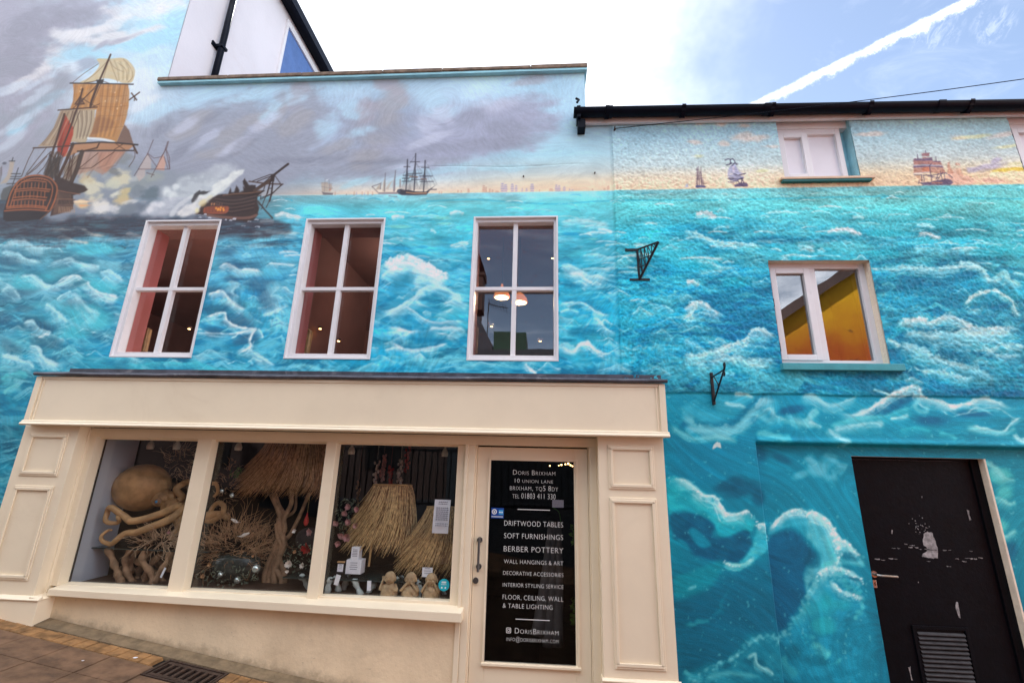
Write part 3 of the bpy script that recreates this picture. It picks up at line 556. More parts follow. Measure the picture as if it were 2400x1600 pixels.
    for i,(q,pts,w,c,al,fall,dk_) in enumerate([
     (qD,(0,310,70,260,170,250,240,290,320,300),5,W1,.8,22,None),
     (qD,(0,330,60,320,130,340,180,370,310,400),4,W1,.7,16,DK),
     (qD,(120,500,210,485,270,520,330,560,430,530,510,485,560,520),5,W1,.85,18,DK),
     (qD,(340,170,450,165,540,155,600,180,640,200,740,210),3,hexc(214,206,190),.8,6,None),
     (qD,(380,225,440,215,500,240,560,255,620,260),3,hexc(206,206,196),.7,6,None),
     (qD,(600,520,620,560,680,600,760,620,820,640),4,W2,.85,22,None),
     (qD,(330,410,420,380,480,365,520,390,600,410,700,420),4,W1,.7,14,DK),
     (qD,(390,660,410,630,470,600,490,590),4,W1,.75,12,None),
     (qD,(310,680,350,700,420,760,470,820),6,W1,.7,22,None),
     (qD,(490,590,560,660,620,720,700,760),7,W1,.55,30,None),
     (qD,(150,820,220,800,270,850,330,870,350,890),4,W1,.8,18,DK),
     (qD,(260,910,290,905,310,890,345,895),3,W2,.9,4,None),
     (qD,(190,970,260,980,290,1040,340,1080,420,1100),6,W1,.8,26,DK),
     (qD,(0,1030,70,1040,160,1075,210,1090,240,1140),6,W1,.8,40,None),
     (qD,(0,1200,60,1170,140,1150,200,1180),5,hexc(80,190,200),.7,30,None),
     (qD,(20,1300,60,1260,140,1220),4,hexc(110,200,206),.6,20,None),
     (qD,(560,400,620,430,690,420),4,W1,.6,18,None),
     (qD,(680,470,740,455,790,480,860,530),5,W1,.7,28,None),
     (qD,(380,540,460,495,530,485,570,510),3,W2,.6,8,None),
     (qD,(0,600,60,560,110,600,150,660),5,W1,.5,24,None),
     (qD,(1490,440,1550,405,1600,420,1650,445,1720,440,1830,470),4,W2,.8,14,hexc(40,90,120)),
     (qD,(1420,620,1480,600,1535,595,1570,640,1640,700,1700,720),4,W2,.8,16,hexc(36,84,112)),
     (qD,(1390,780,1480,750,1545,740,1560,790,1620,830,1720,850,1780,850),4,W2,.85,14,hexc(40,96,124)),
     (qD,(1340,880,1450,880,1590,885,1680,870,1770,850),3,W2,.7,8,None),
     (qD,(1775,845,1740,880,1720,930,1720,980,1620,1030),3,W2,.85,8,hexc(34,104,136)),
     (qD,(1775,845,1800,880,1810,920),3,W1,.8,14,None),
     (qD,(1720,980,1740,1010,1820,1060,1900,1110),5,W1,.7,24,None),
     (qD,(1940,540,1870,620,1900,620,1960,650),6,W1,.5,26,None),
     (qD,(1990,690,1900,730,1800,770),5,W1,.7,14,None),
     (qD,(1840,400,1940,405,2040,415),3,W2,.8,8,None),
     (qD,(1560,520,1640,540,1600,600,1660,640),5,W1,.5,26,None),
     (qD,(860,1090,960,1100,1100,1080,1250,1090,1400,1080),4,TQ,.7,22,None),
     (qD,(1310,1050,1420,1110,1560,1140,1700,1150),6,TQ,.7,20,None),
     (qD,(1980,1120,2100,1100,2200,1130,2340,1140),6,hexc(120,206,220),.7,14,None),
     (qD,(1880,80,1950,55,2010,70,2080,90),4,hexc(224,228,226),.9,10,None),
     (qD,(1720,190,1840,180,1960,190,2060,200),5,hexc(170,214,222),.7,14,None),
     (qD,(1780,110,1840,105,1890,120),4,hexc(216,222,222),.8,8,None),
     (qD,(860,200,940,205,980,220),4,hexc(200,224,226),.8,8,None),
     # --- centre sea (crop E)
     (qE,(340,85,390,75,440,85),4,hexc(214,224,226),.85,8,None),
     (qE,(740,60,800,45,850,60),4,hexc(200,222,226),.8,8,None),
     (qE,(740,285,800,265,850,255,880,275),4,hexc(190,222,224),.85,12,None),
     (qE,(610,175,640,180,650,200),4,W1,.7,6,None),
     (qE,(280,430,340,390,400,365,470,360,530,390,610,420,660,450,700,480,750,520),7,W2,.85,60,hexc(30,110,140)),
     (qE,(270,520,300,470,340,440,400,420),5,W1,.5,30,None),
     (qE,(270,740,380,710,450,670,500,640,540,590,600,560,640,560),5,W1,.8,16,hexc(30,128,160)),
     (qE,(610,600,640,570,700,580,770,610,860,660),7,W1,.7,24,None),
     (qE,(500,650,560,690,640,720,720,735,780,700),4,W1,.6,14,None),
     (qE,(430,690,500,730,580,790,660,810,760,800,860,800),4,W2,.7,14,None),
     (qE,(300,760,400,700,450,690),5,W1,.6,26,None),
     (qE,(300,830,380,850,470,870,580,870,640,845,710,850,760,840,850,860),5,W2,.8,16,hexc(20,110,146)),
     (qE,(290,1000,380,980,430,975),4,W1,.7,12,None),
     (qE,(280,960,360,930,420,900,480,880),4,W1,.6,16,None),
     (qE,(330,930,440,995,560,990,660,970,740,950),4,W2,.7,12,hexc(16,110,150)),
     (qE,(720,920,760,880,820,850,860,880),6,W1,.5,30,None),
     (qE,(20,1150,140,1120,260,1080,340,1040,440,1060),5,hexc(120,206,220),.6,24,None),
     (qE,(400,1080,520,1060,640,1070,760,1040,860,1080),5,hexc(110,204,220),.6,24,None),
     (qE,(760,1140,880,1100,1000,1090,1110,1100,1200,1130),5,hexc(110,204,220),.6,26,None),
     (qE,(1265,1085,1290,1120,1330,1150,1340,1185),5,W2,.85,14,None),
     (qE,(1500,120,1600,100,1700,110,1860,140),6,hexc(180,216,220),.6,18,None),
     (qE,(1760,165,1820,170,1870,190),4,W2,.85,8,None),
     (qE,(1650,350,1720,340,1780,345,1860,370),4,hexc(150,214,224),.8,14,None),
     (qE,(1500,430,1570,420,1650,450,1700,490,1760,490,1860,520),6,W1,.8,34,None),
     (qE,(1560,470,1640,470,1680,510,1740,540),5,W2,.8,16,None),
     (qE,(1500,680,1600,670,1680,680,1760,740,1860,760),4,W1,.75,14,hexc(10,104,140)),
     (qE,(1500,740,1560,720,1650,740),3,W1,.6,10,None),
     (qE,(1730,770,1780,800,1820,850,1900,890),4,W1,.75,22,None),
     (qE,(1730,770,1690,830,1640,880),3,W1,.4,6,None),
     (qE,(1510,970,1560,1000,1600,1005,1640,960,1690,945,1740,990,1800,1020,1880,1020),5,W2,.85,12,None),
     (qE,(1500,600,1560,620,1660,610,1740,600),4,hexc(90,196,212),.6,16,None),
     ]):
        crest(q(*pts),w,c,al,fall,dk_,seed=i)
    dd([(400,530,90,70,30),(470,500,60,60,0)],qE,hexc(40,132,160),.75,rough=.25)
    dd([(690,610,80,34,-10),(620,720,110,26,-10),(560,900,170,44,15),(600,930,160,30,10),(350,640,80,20,25)],qE,hexc(16,130,168),.7,rough=.3)
    dd([(1600,560,90,30,0),(1620,700,70,22,5),(1640,870,130,44,10),(1560,930,90,20,0),(1560,540,60,30,0)],qE,hexc(6,116,150),.7,rough=.4)
    dd([(400,300,110,18,0),(560,290,60,14,0),(720,330,70,24,10),(1600,200,90,14,0)],qE,hexc(26,150,192),.7)
    dd([(700,90,80,16,0),(720,130,70,12,0),(1730,235,60,14,0),(400,150,100,14,0)],qE,hexc(120,206,196),.6)
    crest(qE(280,430,340,390,400,365,470,360,530,390,610,420,660,450,700,480,750,520),8,hexc(222,238,240),.95,fall=36,seed=77,rough=.9)
    crest(qE(540,590,520,540,560,500,640,520,700,560,740,560),10,hexc(170,222,232),.6,fall=22,seed=79)
    # --- right building, upper sea (crop F)
    dd([(260,320,200,40,5),(700,240,260,26,0),(1000,240,200,26,5),(250,640,200,60,10),(450,820,190,70,12),(520,760,120,50,0),(140,880,190,60,8),(1700,520,330,90,4),(1950,480,160,50,0),(1600,600,200,60,0),(2200,560,120,60,-30),(2150,700,150,90,-10),(1850,640,130,60,0),(1500,1030,80,50,-10),(1880,990,150,60,0),(2000,1180,160,30,0),(1250,1180,220,30,0),(2250,490,80,40,-30),(2280,1060,110,60,0)],qF,hexc(0,112,148),.5,rough=.5)
    dd([(240,120,160,24,0),(500,300,130,24,0),(120,420,150,50,0),(350,540,150,50,0),(1450,200,220,30,0),(1500,420,220,40,0),(2100,330,220,40,0),(1400,330,160,26,0),(2220,620,60,60,0),(350,1120,180,60,0),(500,930,120,30,5),(1500,860,120,30,0)],qF,hexc(30,170,190),.5,rough=.5)
    for i,(pts,w,c,al,fall,dk_) in enumerate([
     ((80,75,140,55,190,65,235,95),5,hexc(206,218,222),.85,10,None),
     ((0,180,60,190,120,210,160,235,260,260,420,270,640,300),4,W1,.8,14,hexc(0,120,160)),
     ((980,190,1040,175,1130,165,1180,190,1240,210),5,hexc(222,220,222),.9,8,None),
     ((1160,90,1210,80,1250,95),4,W1,.8,6,None),
     ((1610,200,1670,195,1720,215,1780,240),4,hexc(210,218,220),.85,8,None),
     ((1600,140,1660,145,1740,155),3,W1,.8,6,None),
     ((780,280,850,290,900,300),4,W1,.6,16,None),
     ((90,390,180,395,260,430,400,440),4,W1,.6,14,None),
     ((20,540,70,530,120,555),5,hexc(206,226,232),.85,12,None),
     ((0,730,50,690,90,665,150,680,200,720,300,770),5,hexc(206,230,236),.9,22,hexc(0,104,144)),
     ((90,665,80,720,40,760,0,800),5,W1,.75,14,None),
     ((0,830,80,760,140,740,180,760),5,W1,.5,20,None),
     ((150,1010,260,990,340,960,420,930,470,870,520,855,580,880,650,920),6,hexc(190,226,234),.8,40,None),
     ((0,1030,100,1040,200,1010,300,990),7,W1,.75,26,hexc(0,100,140)),
     ((0,930,80,960,140,1000,180,1040),7,W1,.6,24,None),
     ((300,1050,380,1040,460,1070,560,1060,650,1070),6,W1,.6,22,None),
     ((1290,440,1500,430,1700,440,1860,430,1940,400,2010,415,2070,460,2110,520,2150,520,2200,500),6,W1,.7,20,hexc(0,104,136)),
     ((2110,520,2170,480,2210,460,2250,520,2349,570),6,hexc(160,218,224),.75,26,None),
     ((1910,710,1980,640,2060,600,2140,590,2200,620,2260,660,2290,740,2349,780),5,hexc(190,222,224),.8,10,hexc(0,112,140)),
     ((1440,840,1530,800,1620,785,1700,810,1760,780,1850,770,1930,800,2000,840,2100,850,2200,850,2349,850),7,hexc(200,226,230),.85,26,None),
     ((1500,900,1600,880,1700,900,1800,880,1950,890,2100,880,2300,890),9,W1,.7,40,None),
     ((1480,930,1560,970,1640,1000,1740,1050,1860,1090,1960,1110,2060,1150,2200,1230),8,hexc(160,216,228),.75,36,hexc(0,104,140)),
     ((1620,1150,1700,1140,1800,1150,1900,1180,2000,1200),7,W1,.7,20,None),
     ((1400,920,1440,940,1500,980),5,W1,.8,12,None),
     ((2200,970,2270,960,2349,980),6,W1,.6,20,None),
     ((2050,960,2120,1010,2200,1040,2349,1030),5,W1,.55,18,None),
     ((60,1090,160,1080,260,1060,380,1060,480,1100,600,1110),5,W1,.5,22,None),
     ((200,180,260,155,330,160),4,W1,.7,6,None),((560,60,700,50,820,60),3,W1,.6,6,None),
     ((1560,300,1700,300,1860,320,2060,300),5,W1,.4,16,None),
     ]): crest(qF(*pts),w,c,al,fall,dk_,seed=100+i,grain=55,rough=1.1)
    # smooth band, z<2.28 on right building
    sb=sst(2.30,2.26,Z+.012*(fbm(X*3,Z*0+1,3,60)-.5)*2)*(X>.66)
    bcol=gradz(X,Z,[(0.66,[(2.3,(26,146,178)),(1.9,(0,124,156)),(1.2,(10,132,158)),(.7,(6,104,132)),(0,(0,92,118))]),(2.6,[(2.3,(14,144,176)),(1.9,(10,136,164)),(1.2,(16,138,164)),(.7,(10,120,146)),(0,(0,104,128))]),(4.9,[(2.3,(10,136,166)),(1.9,(20,140,160)),(1.3,(50,146,160)),(.7,(10,106,128)),(0,(0,84,104))])])
    bcol*=(1+.16*(fbm(X*2,Z*2.6,4,61)-.5)+.07*(fbm(X*9,Z*14,4,62)-.5))[...,None];bm=(acc*.55*sst(1.7,2.2,Z))[...,None];bcol=bcol*(1-bm)+hexc(110,200,216)*bm;CV[:]=CV*(1-sb[...,None])+bcol*sb[...,None]
    dd([(150,1480,180,80,-20),(400,1350,120,40,20),(560,1400,110,50,0),(900,1340,120,40,10),(40,1420,60,60,0)],qF,hexc(70,180,206),.6,rough=.5)
    dd([(1400,1400,200,56,22),(1540,1340,110,30,15),(760,1410,120,36,10),(1700,1480,160,50,0),(2000,1440,200,40,0),(2250,1300,120,30,0),(480,1480,70,40,30),(1960,1290,180,16,0),(20,1510,50,40,0)],qF,hexc(0,100,138),.75,rough=.35)
    for i,(pts,w,c,al,fall,dk_) in enumerate([
     ((280,1355,340,1370,400,1375,440,1400),6,W1,.7,8,None),((350,1300,420,1300,500,1325),5,W1,.75,8,None),
     ((0,1520,80,1540,200,1540,330,1530,410,1490,450,1440,500,1400,540,1340,600,1340,690,1350),9,hexc(140,206,222),.8,30,hexc(0,96,132)),
     ((540,1420,600,1400,640,1450,700,1470),7,W1,.6,16,None),
     ((800,1325,870,1310,940,1340,1010,1380,1060,1370,1150,1340,1210,1310),6,hexc(150,212,226),.8,20,None),
     ((700,1440,800,1480,860,1490,880,1430,930,1390),7,hexc(120,200,218),.75,20,None),
     ((860,1490,930,1510,960,1530),5,W1,.6,10,None),
     ((1050,1415,1120,1440,1200,1440,1290,1400,1370,1350,1440,1300,1510,1270,1570,1250,1620,1260,1640,1310,1720,1340,1790,1350,1850,1380,1900,1380,1980,1360,2060,1330,2150,1350,2240,1390,2349,1410),7,hexc(206,234,240),.95,22,None),
     ((1300,1270,1360,1285,1430,1310),4,W1,.8,4,None),
     ((1510,1300,1560,1290,1610,1310,1660,1330),5,W1,.5,10,None),
     ((1640,1330,1600,1380,1620,1410,1680,1420,1660,1380),5,hexc(110,200,216),.8,10,None),
     ((1000,1520,1100,1490,1240,1460,1400,1450,1500,1410,1600,1390),6,hexc(90,196,210),.7,22,None),
     ((1020,1550,1150,1520,1300,1500,1400,1510),7,W1,.6,18,None),
     ((1420,1470,1500,1460,1560,1440),5,W1,.7,8,None),
     ((1980,1520,2080,1540,2200,1560,2260,1500,2340,1450),5,W1,.8,12,None),
     ((2020,1420,2100,1410,2190,1415),5,hexc(100,196,214),.8,6,None),
     ((1480,1550,1600,1530,1720,1560),5,hexc(60,180,196),.7,16,None)]): crest(qF(*pts),w,c,al,fall,dk_,seed=140+i)
    # crop G: lower swirl
    def gg(l,col,al,q=qG,s=2.45,**k):
        for i,(x,y,rx,ry,an) in enumerate(l):
            (u,v),=q(x,y);blob(u,v,rx/s,ry/s,an,col,al,seed=i*5+int(y)%17,**k)
    crest(qG(640,10,680,60,740,100,840,110,930,110,1000,50,1060,20,1130,60,1200,80),11,hexc(110,196,214),.8,18,hexc(0,100,130),seed=170)
    crest(qG(560,90,620,120,700,165,780,160,840,150,920,170,960,190),7,hexc(120,200,214),.75,10,seed=171)
    crest(qG(1050,130,1140,140,1220,160,1260,150),7,hexc(100,196,210),.7,14,seed=172)
    crest(qG(1150,50,1260,60,1330,80,1430,100),9,hexc(110,200,214),.7,10,seed=173);crest(qG(1330,80,1380,30,1420,0),9,hexc(110,200,214),.7,10,seed=174)
    gg([(700,260,240,90,5),(760,360,200,80,0)],hexc(2,134,166),.6,rough=.3)
    gg([(960,460,130,60,10),(900,430,110,44,20),(1080,500,60,80,0)],hexc(0,92,120),.75,rough=.3)
    poly(qG(545,395,640,400,720,450,800,510,850,560,900,600,970,590,1030,620,1060,660,1030,700,980,690,900,725,840,720,810,660,740,610,660,590,560,600),hexc(44,180,196),.9,soft=4,rough=6,sm=True,tex=.35,streak=.15)
    poly(qG(1060,660,1120,650,1130,720,1130,790,1060,850,1000,900,930,930,880,900,880,865,950,880,1010,820,1040,760,1050,700),hexc(70,184,204),.85,soft=4,rough=6,sm=True,tex=.4)
    poly(qG(560,600,640,590,760,610,830,660,820,720,900,730,1000,690,1030,720,1020,790,960,870,900,870,800,860,700,830,640,750,580,720),hexc(0,92,124),.95,soft=6,rough=8,sm=True,tex=.15)
    poly(qG(670,690,710,680,780,740,800,780,740,790,690,740),hexc(20,140,168),.9,soft=5,rough=3,sm=True)
    poly(qG(585,960,680,930,780,890,860,870,850,950,780,1030,700,1060,600,1085),hexc(14,140,160),.8,soft=8,rough=6,sm=True)
    gg([(690,1020,40,18,20)],hexc(110,190,206),.7)
    poly(qG(600,1100,700,1070,820,1010,900,940,1130,900,1180,1250,1140,1290,900,1230,620,1240),hexc(0,100,128),.6,soft=16,rough=10,sm=True)
    for i,(pts,w,fall,c) in enumerate([((560,395,640,400,700,440,760,490,830,500,870,580,900,600,970,590,1010,580,1060,640),5,24,W2),((1060,660,1110,655,1130,700),5,14,W2),
       ((880,870,930,890,1000,880,1040,850),5,16,hexc(150,216,220)),((700,1210,780,1210,640,1240),6,8,hexc(40,140,160)),((800,1180,850,1150,860,1100,910,1020),6,10,hexc(20,120,146)),
       ((640,1490,700,1530,760,1540),6,14,hexc(70,160,176))]): crest(qG(*pts),w,c,.85,fall,None,seed=180+i)
    poly(qG(660,1568,760,1480,900,1430,1000,1330,1090,1290,1180,1290,1200,1330,1210,1568),hexc(40,140,162),.75,soft=14,rough=14,sm=True,tex=.5)
    gg([(1060,1450,80,30,-10),(960,1520,60,26,0),(880,1470,50,20,10)],hexc(0,92,116),.7);crest(qG(1000,1430,1050,1400,1070,1460,1140,1500,1160,1530),5,hexc(130,196,206),.8,12,seed=190);crest(qG(760,1540,860,1510,960,1510,1100,1530),7,hexc(80,170,186),.7,12,seed=191)
    # inside the recess
    gg([(1200,300,90,60,0),(1160,340,70,50,0)],hexc(10,140,168),.7);gg([(1230,280,70,30,-20),(1100,260,60,60,0)],hexc(0,104,134),.7)
    gg([(1440,330,110,60,20),(1340,370,60,30,20),(1400,290,60,18,-20)],hexc(96,186,208),.75,rough=.6)
    poly(qG(1145,690,1200,650,1240,600,1300,580,1345,580,1410,600,1480,640,1519,700,1560,760,1530,900,1480,930,1430,970,1460,880,1400,780,1350,720,1290,680,1200,700,1160,740),hexc(72,182,206),.85,soft=4,rough=7,sm=True,tex=.4,streak=.15)
    poly(qG(1140,760,1200,710,1290,690,1360,750,1420,830,1450,900,1420,980,1360,1080,1300,1190,1240,1280,1190,1240,1150,960),hexc(0,98,132),.92,soft=10,rough=8,sm=True)
    poly(qG(1430,960,1519,900,1600,950,1720,1080,1750,1568,1230,1568,1260,1450,1220,1330,1290,1230,1360,1120),hexc(36,150,180),.8,soft=14,rough=14,sm=True,tex=.45)
    gg([(1480,1120,80,90,0),(1460,1250,90,60,0)],hexc(46,170,180),.6);gg([(1420,1450,120,50,0),(1300,1400,60,60,0)],hexc(4,104,128),.6)
    for i,(pts,w,fall,c) in enumerate([((1145,700,1190,650,1240,600,1300,575,1345,580,1400,600,1440,610,1490,640,1519,690),5,20,W2),
       ((1430,960,1480,920,1519,900,1560,930),6,30,hexc(150,210,220)),((1360,1100,1390,1040,1440,980,1500,960),8,30,hexc(90,180,196)),
       ((1290,1240,1340,1180,1380,1110),9,26,hexc(60,160,178)),((1400,1340,1460,1380,1519,1420),8,20,hexc(60,160,178)),((1240,1420,1260,1480,1330,1540),8,20,hexc(50,150,168))]): crest(qG(*pts),w,c,.85,fall,None,seed=200+i)
    poly(qH(0,530,40,525,110,560,160,620,200,690,250,710,300,770,345,810,350,860,230,850,150,860,70,910,0,1010,-20,900,60,800,20,700,0,690),hexc(104,192,206),.8,soft=6,rough=7,sm=True,tex=.4)
    crest(qH(0,530,40,528,110,560,160,620,200,690,260,720,300,770,345,805),5,W2,.85,22,seed=211);crest(qH(70,905,130,870,200,870,280,910,360,960),6,W1,.7,16,seed=212);crest(qH(150,950,210,1010,290,1040,360,1065),6,W1,.75,12,seed=213)
    dd([(260,800,90,40,-20),(30,820,70,80,0),(300,940,60,16,-15)],lambda x,y:[(1900+x/2.614,1000+y/2.614)],hexc(0,96,124),.7)
    dd([(60,1120,120,90,0),(200,1100,100,60,0)],lambda x,y:[(1900+x/2.614,1000+y/2.614)],hexc(46,166,182),.6)
    dd([(1200,300,90,70,0),(1230,400,90,80,0),(1180,620,90,80,0)],lambda x,y:[(1900+x/2.614,1000+y/2.614)],hexc(84,186,190),.8)
    dd([(1270,760,80,120,0),(1150,220,60,16,-20),(1270,1150,60,120,0)],lambda x,y:[(1900+x/2.614,1000+y/2.614)],hexc(0,100,130),.8)
    for i,pts in enumerate([(1080,200,1160,240,1230,310,1307,330),(1130,430,1200,440,1260,470,1307,460),(1230,960,1270,930,1307,960),(1190,680,1250,670,1307,630),(1250,1060,1290,1080,1307,1100)]): crest(qH(*pts),7,hexc(120,200,206),.75,18,seed=220+i)
    crest(qH(100,150,200,230,250,260),14,hexc(96,186,208),.7,20,seed=226);crest(qH(0,160,60,240,130,300,200,290),14,hexc(96,186,208),.6,20,seed=227)
    crest(qH(780,35,850,45,900,80),8,hexc(80,186,200),.7,14,seed=228);crest(qH(940,0,1080,25,1200,30,1260,0),7,hexc(110,200,214),.8,10,seed=229);crest(qH(1240,40,1300,90,1307,60),6,W1,.7,8,seed=230);crest(qH(100,0,150,50,190,70,260,90),7,W1,.6,14,seed=231)
    WF=hexc(214,234,240);MF=hexc(130,204,216);LF=hexc(84,190,200)
    for q,pts,n,r,dn in [(qG,(690,440,760,490,830,500,870,580,900,600,970,590,1010,580,1060,640),46,3.4,8),(qG,(560,395,640,400,700,440),14,3,10),(qG,(1060,660,1110,655,1130,700,1130,760),24,3.4,20),
      (qG,(1200,640,1240,600,1300,575,1345,578,1400,600,1440,605,1490,640,1519,690,1560,740),54,3.6,10),(qG,(1519,690,1540,760,1560,830,1540,900),40,5,26),(qG,(1430,960,1480,920,1519,905,1560,930),30,4,14),(qH,(0,530,40,522,110,560,160,620,200,690,260,715,300,765,345,800),60,3.6,12),(qH,(70,905,130,868,200,870,280,905,360,955),40,4,14),
      (qH,(150,950,210,1010,290,1040,355,1065),26,3.6,10),(qF,(1290,1400,1370,1350,1440,1300,1510,1268,1570,1248,1620,1260,1640,1310,1720,1335,1790,1350,1850,1380),60,3.4,8),(qG,(880,870,930,895,1000,885,1040,850),18,3,4),(qE,(340,385,400,362,470,356,530,386,610,418,660,448,700,480,740,520),60,3.4,22)]:
        p=q(*pts);clumps(p,n,r*1.6,MF,.55,seed=n,down=dn*2.2);clumps(p,n,r,WF,.85,seed=n+1,down=dn)
    clumps(qG(1430,980,1380,1080,1300,1190,1240,1290,1190,1320),70,7,MF,.4,seed=3,down=20);clumps(qG(680,1560,780,1480,900,1430,1000,1345,1090,1300,1180,1300),80,7,MF,.42,seed=4,down=14)
    clumps(qG(1060,760,1040,840,980,900,900,910),40,6,LF,.5,seed=5,down=6);clumps(qG(1500,760,1520,860,1480,900),40,8,LF,.5,seed=6,down=10);clumps(qG(1380,1300,1460,1380,1519,1430,1600,1460),40,8,LF,.4,seed=7,down=30)
    clumps(qH(180,880,240,960,320,1010,350,1100,300,1180),50,8,LF,.45,seed=8,down=20)
    ang=.35*np.sin(X*1.7+Z*2.3)+.25*(fbm(X*.8,Z*.8,2,80)-.5)*6
    a_,b_=X*np.cos(ang)+Z*np.sin(ang),Z*np.cos(ang)-X*np.sin(ang)
    br=fbm(a_*7,b_*46,3,81)-.5;br2=fbm(a_*18,b_*120,2,82)-.5
    CV[:]*=(1+(.20*br+.13*br2)*(.55+.45*(Z<=HZ)))[...,None]
    dots=sst(.80,.86,fbm(X*45,Z*45,2,83))*(Z<2.25)*(X>.66)*.35;CV[:]=CV*(1-dots[...,None])+hexc(150,214,222)*dots[...,None]
    ships()
def ships():
    # ---- smoke bank and dark water under the battle
    dw=hexc(52,56,66)
    poly(qA(0,1500,300,1470,600,1440,900,1450,1100,1430,1300,1440,1500,1500,1800,1500,2000,1560,1900,1620,1400,1640,800,1620,0,1640),hexc(48,54,66),.85,soft=7,rough=8,sm=True,streak=.35)
    poly(qA(330,1300,600,1120,900,1100,1200,1180,1400,1180,1500,1250,1400,1330,1500,1500,1200,1490,900,1485,600,1480,330,1500),hexc(138,144,156),.85,soft=12,rough=14,sm=True)
    for i,(x,y,rx,ry,an,c,al) in enumerate([
      (620,1150,90,60,0,(150,150,150),.8),(1000,1250,150,60,10,(140,146,150),.9),(1080,1210,90,40,0,(152,156,154),.8),(830,1230,90,60,0,(206,196,170),.9),(600,1230,70,50,-30,(196,176,138),.85),(640,1320,70,90,0,(206,198,176),.9),
      (850,1360,80,50,20,(200,180,134),.85),(850,1310,46,34,0,(212,186,128),.7),(800,1330,60,24,30,(220,214,196),.8),(900,1390,60,20,10,(206,206,202),.7),(690,1270,50,24,-20,(216,206,180),.7),(560,1200,40,20,-30,(176,170,160),.7),(940,1230,70,24,10,(190,190,188),.6),(760,1180,60,20,20,(160,160,158),.7),(760,1260,70,50,0,(196,194,176),.8),(700,1420,110,60,0,(226,222,210),.9),(760,1440,100,40,0,(216,216,214),.8),(560,1400,50,40,0,(214,190,150),.8),(950,1300,60,60,0,(120,128,136),.8),(1030,1340,90,50,30,(96,110,120),.85),(900,1440,140,40,8,(110,120,128),.8),(1000,1420,90,40,20,(98,108,120),.8),(780,1180,60,40,0,(112,110,110),.7),(860,1080,60,80,60,(120,122,120),.6)]):
        (u,v),=qA(x,y);blob(u,v,rx/2.94,ry/2.94,an,hexc(*c),al,rough=.75,rs=9,seed=i)
    # white smoke plumes
    WS=hexc(222,224,226);LS=hexc(196,200,206)
    poly(qA(980,1480,1000,1430,1060,1390,1110,1380,1100,1330,1140,1290,1200,1290,1230,1240,1330,1200,1420,1170,1480,1130,1550,1120,1600,1130,1560,1180,1500,1230,1470,1290,1420,1320,1300,1360,1240,1400,1200,1450,1120,1480),LS,.75,soft=9,rough=8,sm=True,tex=.35)
    poly(qA(1170,1480,1190,1430,1250,1370,1350,1310,1430,1270,1480,1210,1560,1150,1640,1140,1590,1220,1530,1270,1450,1320,1330,1390,1250,1440,1200,1490),LS,.6,soft=8,rough=6,sm=True,tex=.3)
    for x,y,r in [(1150,1320,44),(1210,1290,34),(1190,1350,46),(1060,1420,44),(1110,1410,36),(1030,1450,34)]:
        (u,v),=qA(x,y);blob(u,v,r/2.94,r/2.94,0,WS,.75,rough=.25,rs=8,seed=x)
        (u,v),=qA(x+14,y+22);blob(u,v,r/3.6,r/4,0,hexc(160,168,178),.45,rough=.4,rs=8,seed=x)
    K=hexc(50,36,34);KB=hexc(74,54,46)
    # ---- burning wreck
    poly(qK(500,820,540,720,580,670,640,640,740,650,820,650,760,700,640,710,600,780,540,850,510,850),hexc(62,60,62),.95,soft=2,rough=2,rs=40)
    poly(qK(560,1040,640,930,680,870,800,800,900,730,1000,700,1140,700,1150,660,1180,590,1190,660,1240,670,1280,550,1320,600,1330,660,1400,640,1390,560,1420,590,1385,480,1420,430,1500,550,1610,540,1615,590,1600,640,1760,636,1700,690,1650,740,1640,820,1665,930,1650,1050,1580,1140,1480,1180,1280,1160,1000,1110,760,1060),K,.97,soft=2,rough=1.5,rs=40)
    for k in range(9):
        y0=760+k*26;line(qK(900+k*10,y0-10,1150,y0+10+k*6,1350,y0+k*4,1630-k*8,y0-70+k*8),2.0,hexc(96,76,68) if k%2 else hexc(34,26,28),.6,sm=True)
    line(qK(1050,720,1300,690,1500,680,1700,650),2.5,hexc(122,88,70),.8,sm=True);line(qK(780,1060,1000,1090,1300,1110,1500,1100,1620,1060),6,hexc(116,84,74),.8,sm=True)
    poly(qK(710,1010,730,930,820,910,1080,905,1140,915,1145,970,1090,1030,900,1040,780,1030),hexc(150,78,54),.9,soft=2,sm=True)
    for k in range(14): line(qK(750+k*26,920,740+k*25,1010),1.3,hexc(60,36,34),.8)
    for x,y in [(930,940),(970,950),(1010,930),(1050,945),(1000,970),(1060,975),(960,970)]: blob(*qK(x,y)[0],3.2,3.6,0,hexc(226,150,70),.9,rough=.2)
    for x in range(840,1060,44): poly(qK(x,850,x+26,850,x+24,888,x-2,888),hexc(176,120,84) if x<920 else hexc(90,64,54),.9,soft=1)
    poly(qK(250,1060,330,960,430,880,520,860,600,780,650,710,780,700,840,640,900,540,1000,470,1100,420,1180,330,1300,290,1420,270,1350,380,1240,470,1150,560,1060,640,960,700,860,770,740,850,660,900,640,1000,560,1050,400,1080),hexc(226,226,222),.9,soft=4,rough=4,rs=14,sm=True,tex=.2)
    blob(*qK(700,850)[0],13,9,40,hexc(220,200,140),.6);blob(*qK(600,980)[0],7,9,0,hexc(222,212,150),.6);blob(*qK(820,760)[0],12,6,35,hexc(214,204,170),.5)
    poly(qK(130,1070,180,960,260,880,360,800,430,750,540,700,520,760,430,830,330,900,250,980,200,1070),hexc(206,210,212),.8,soft=3,rough=3,rs=14,sm=True,tex=.2)
    line(qK(1600,620,1880,440,1950,350,2170,180),5,K,.95);line(qK(1590,640,1890,450),7,KB,.9);poly(qK(1870,360,1950,340,1930,480,1870,480),K,.95)
    line(qK(1500,480,1800,520,2080,530),3,KB,.95)
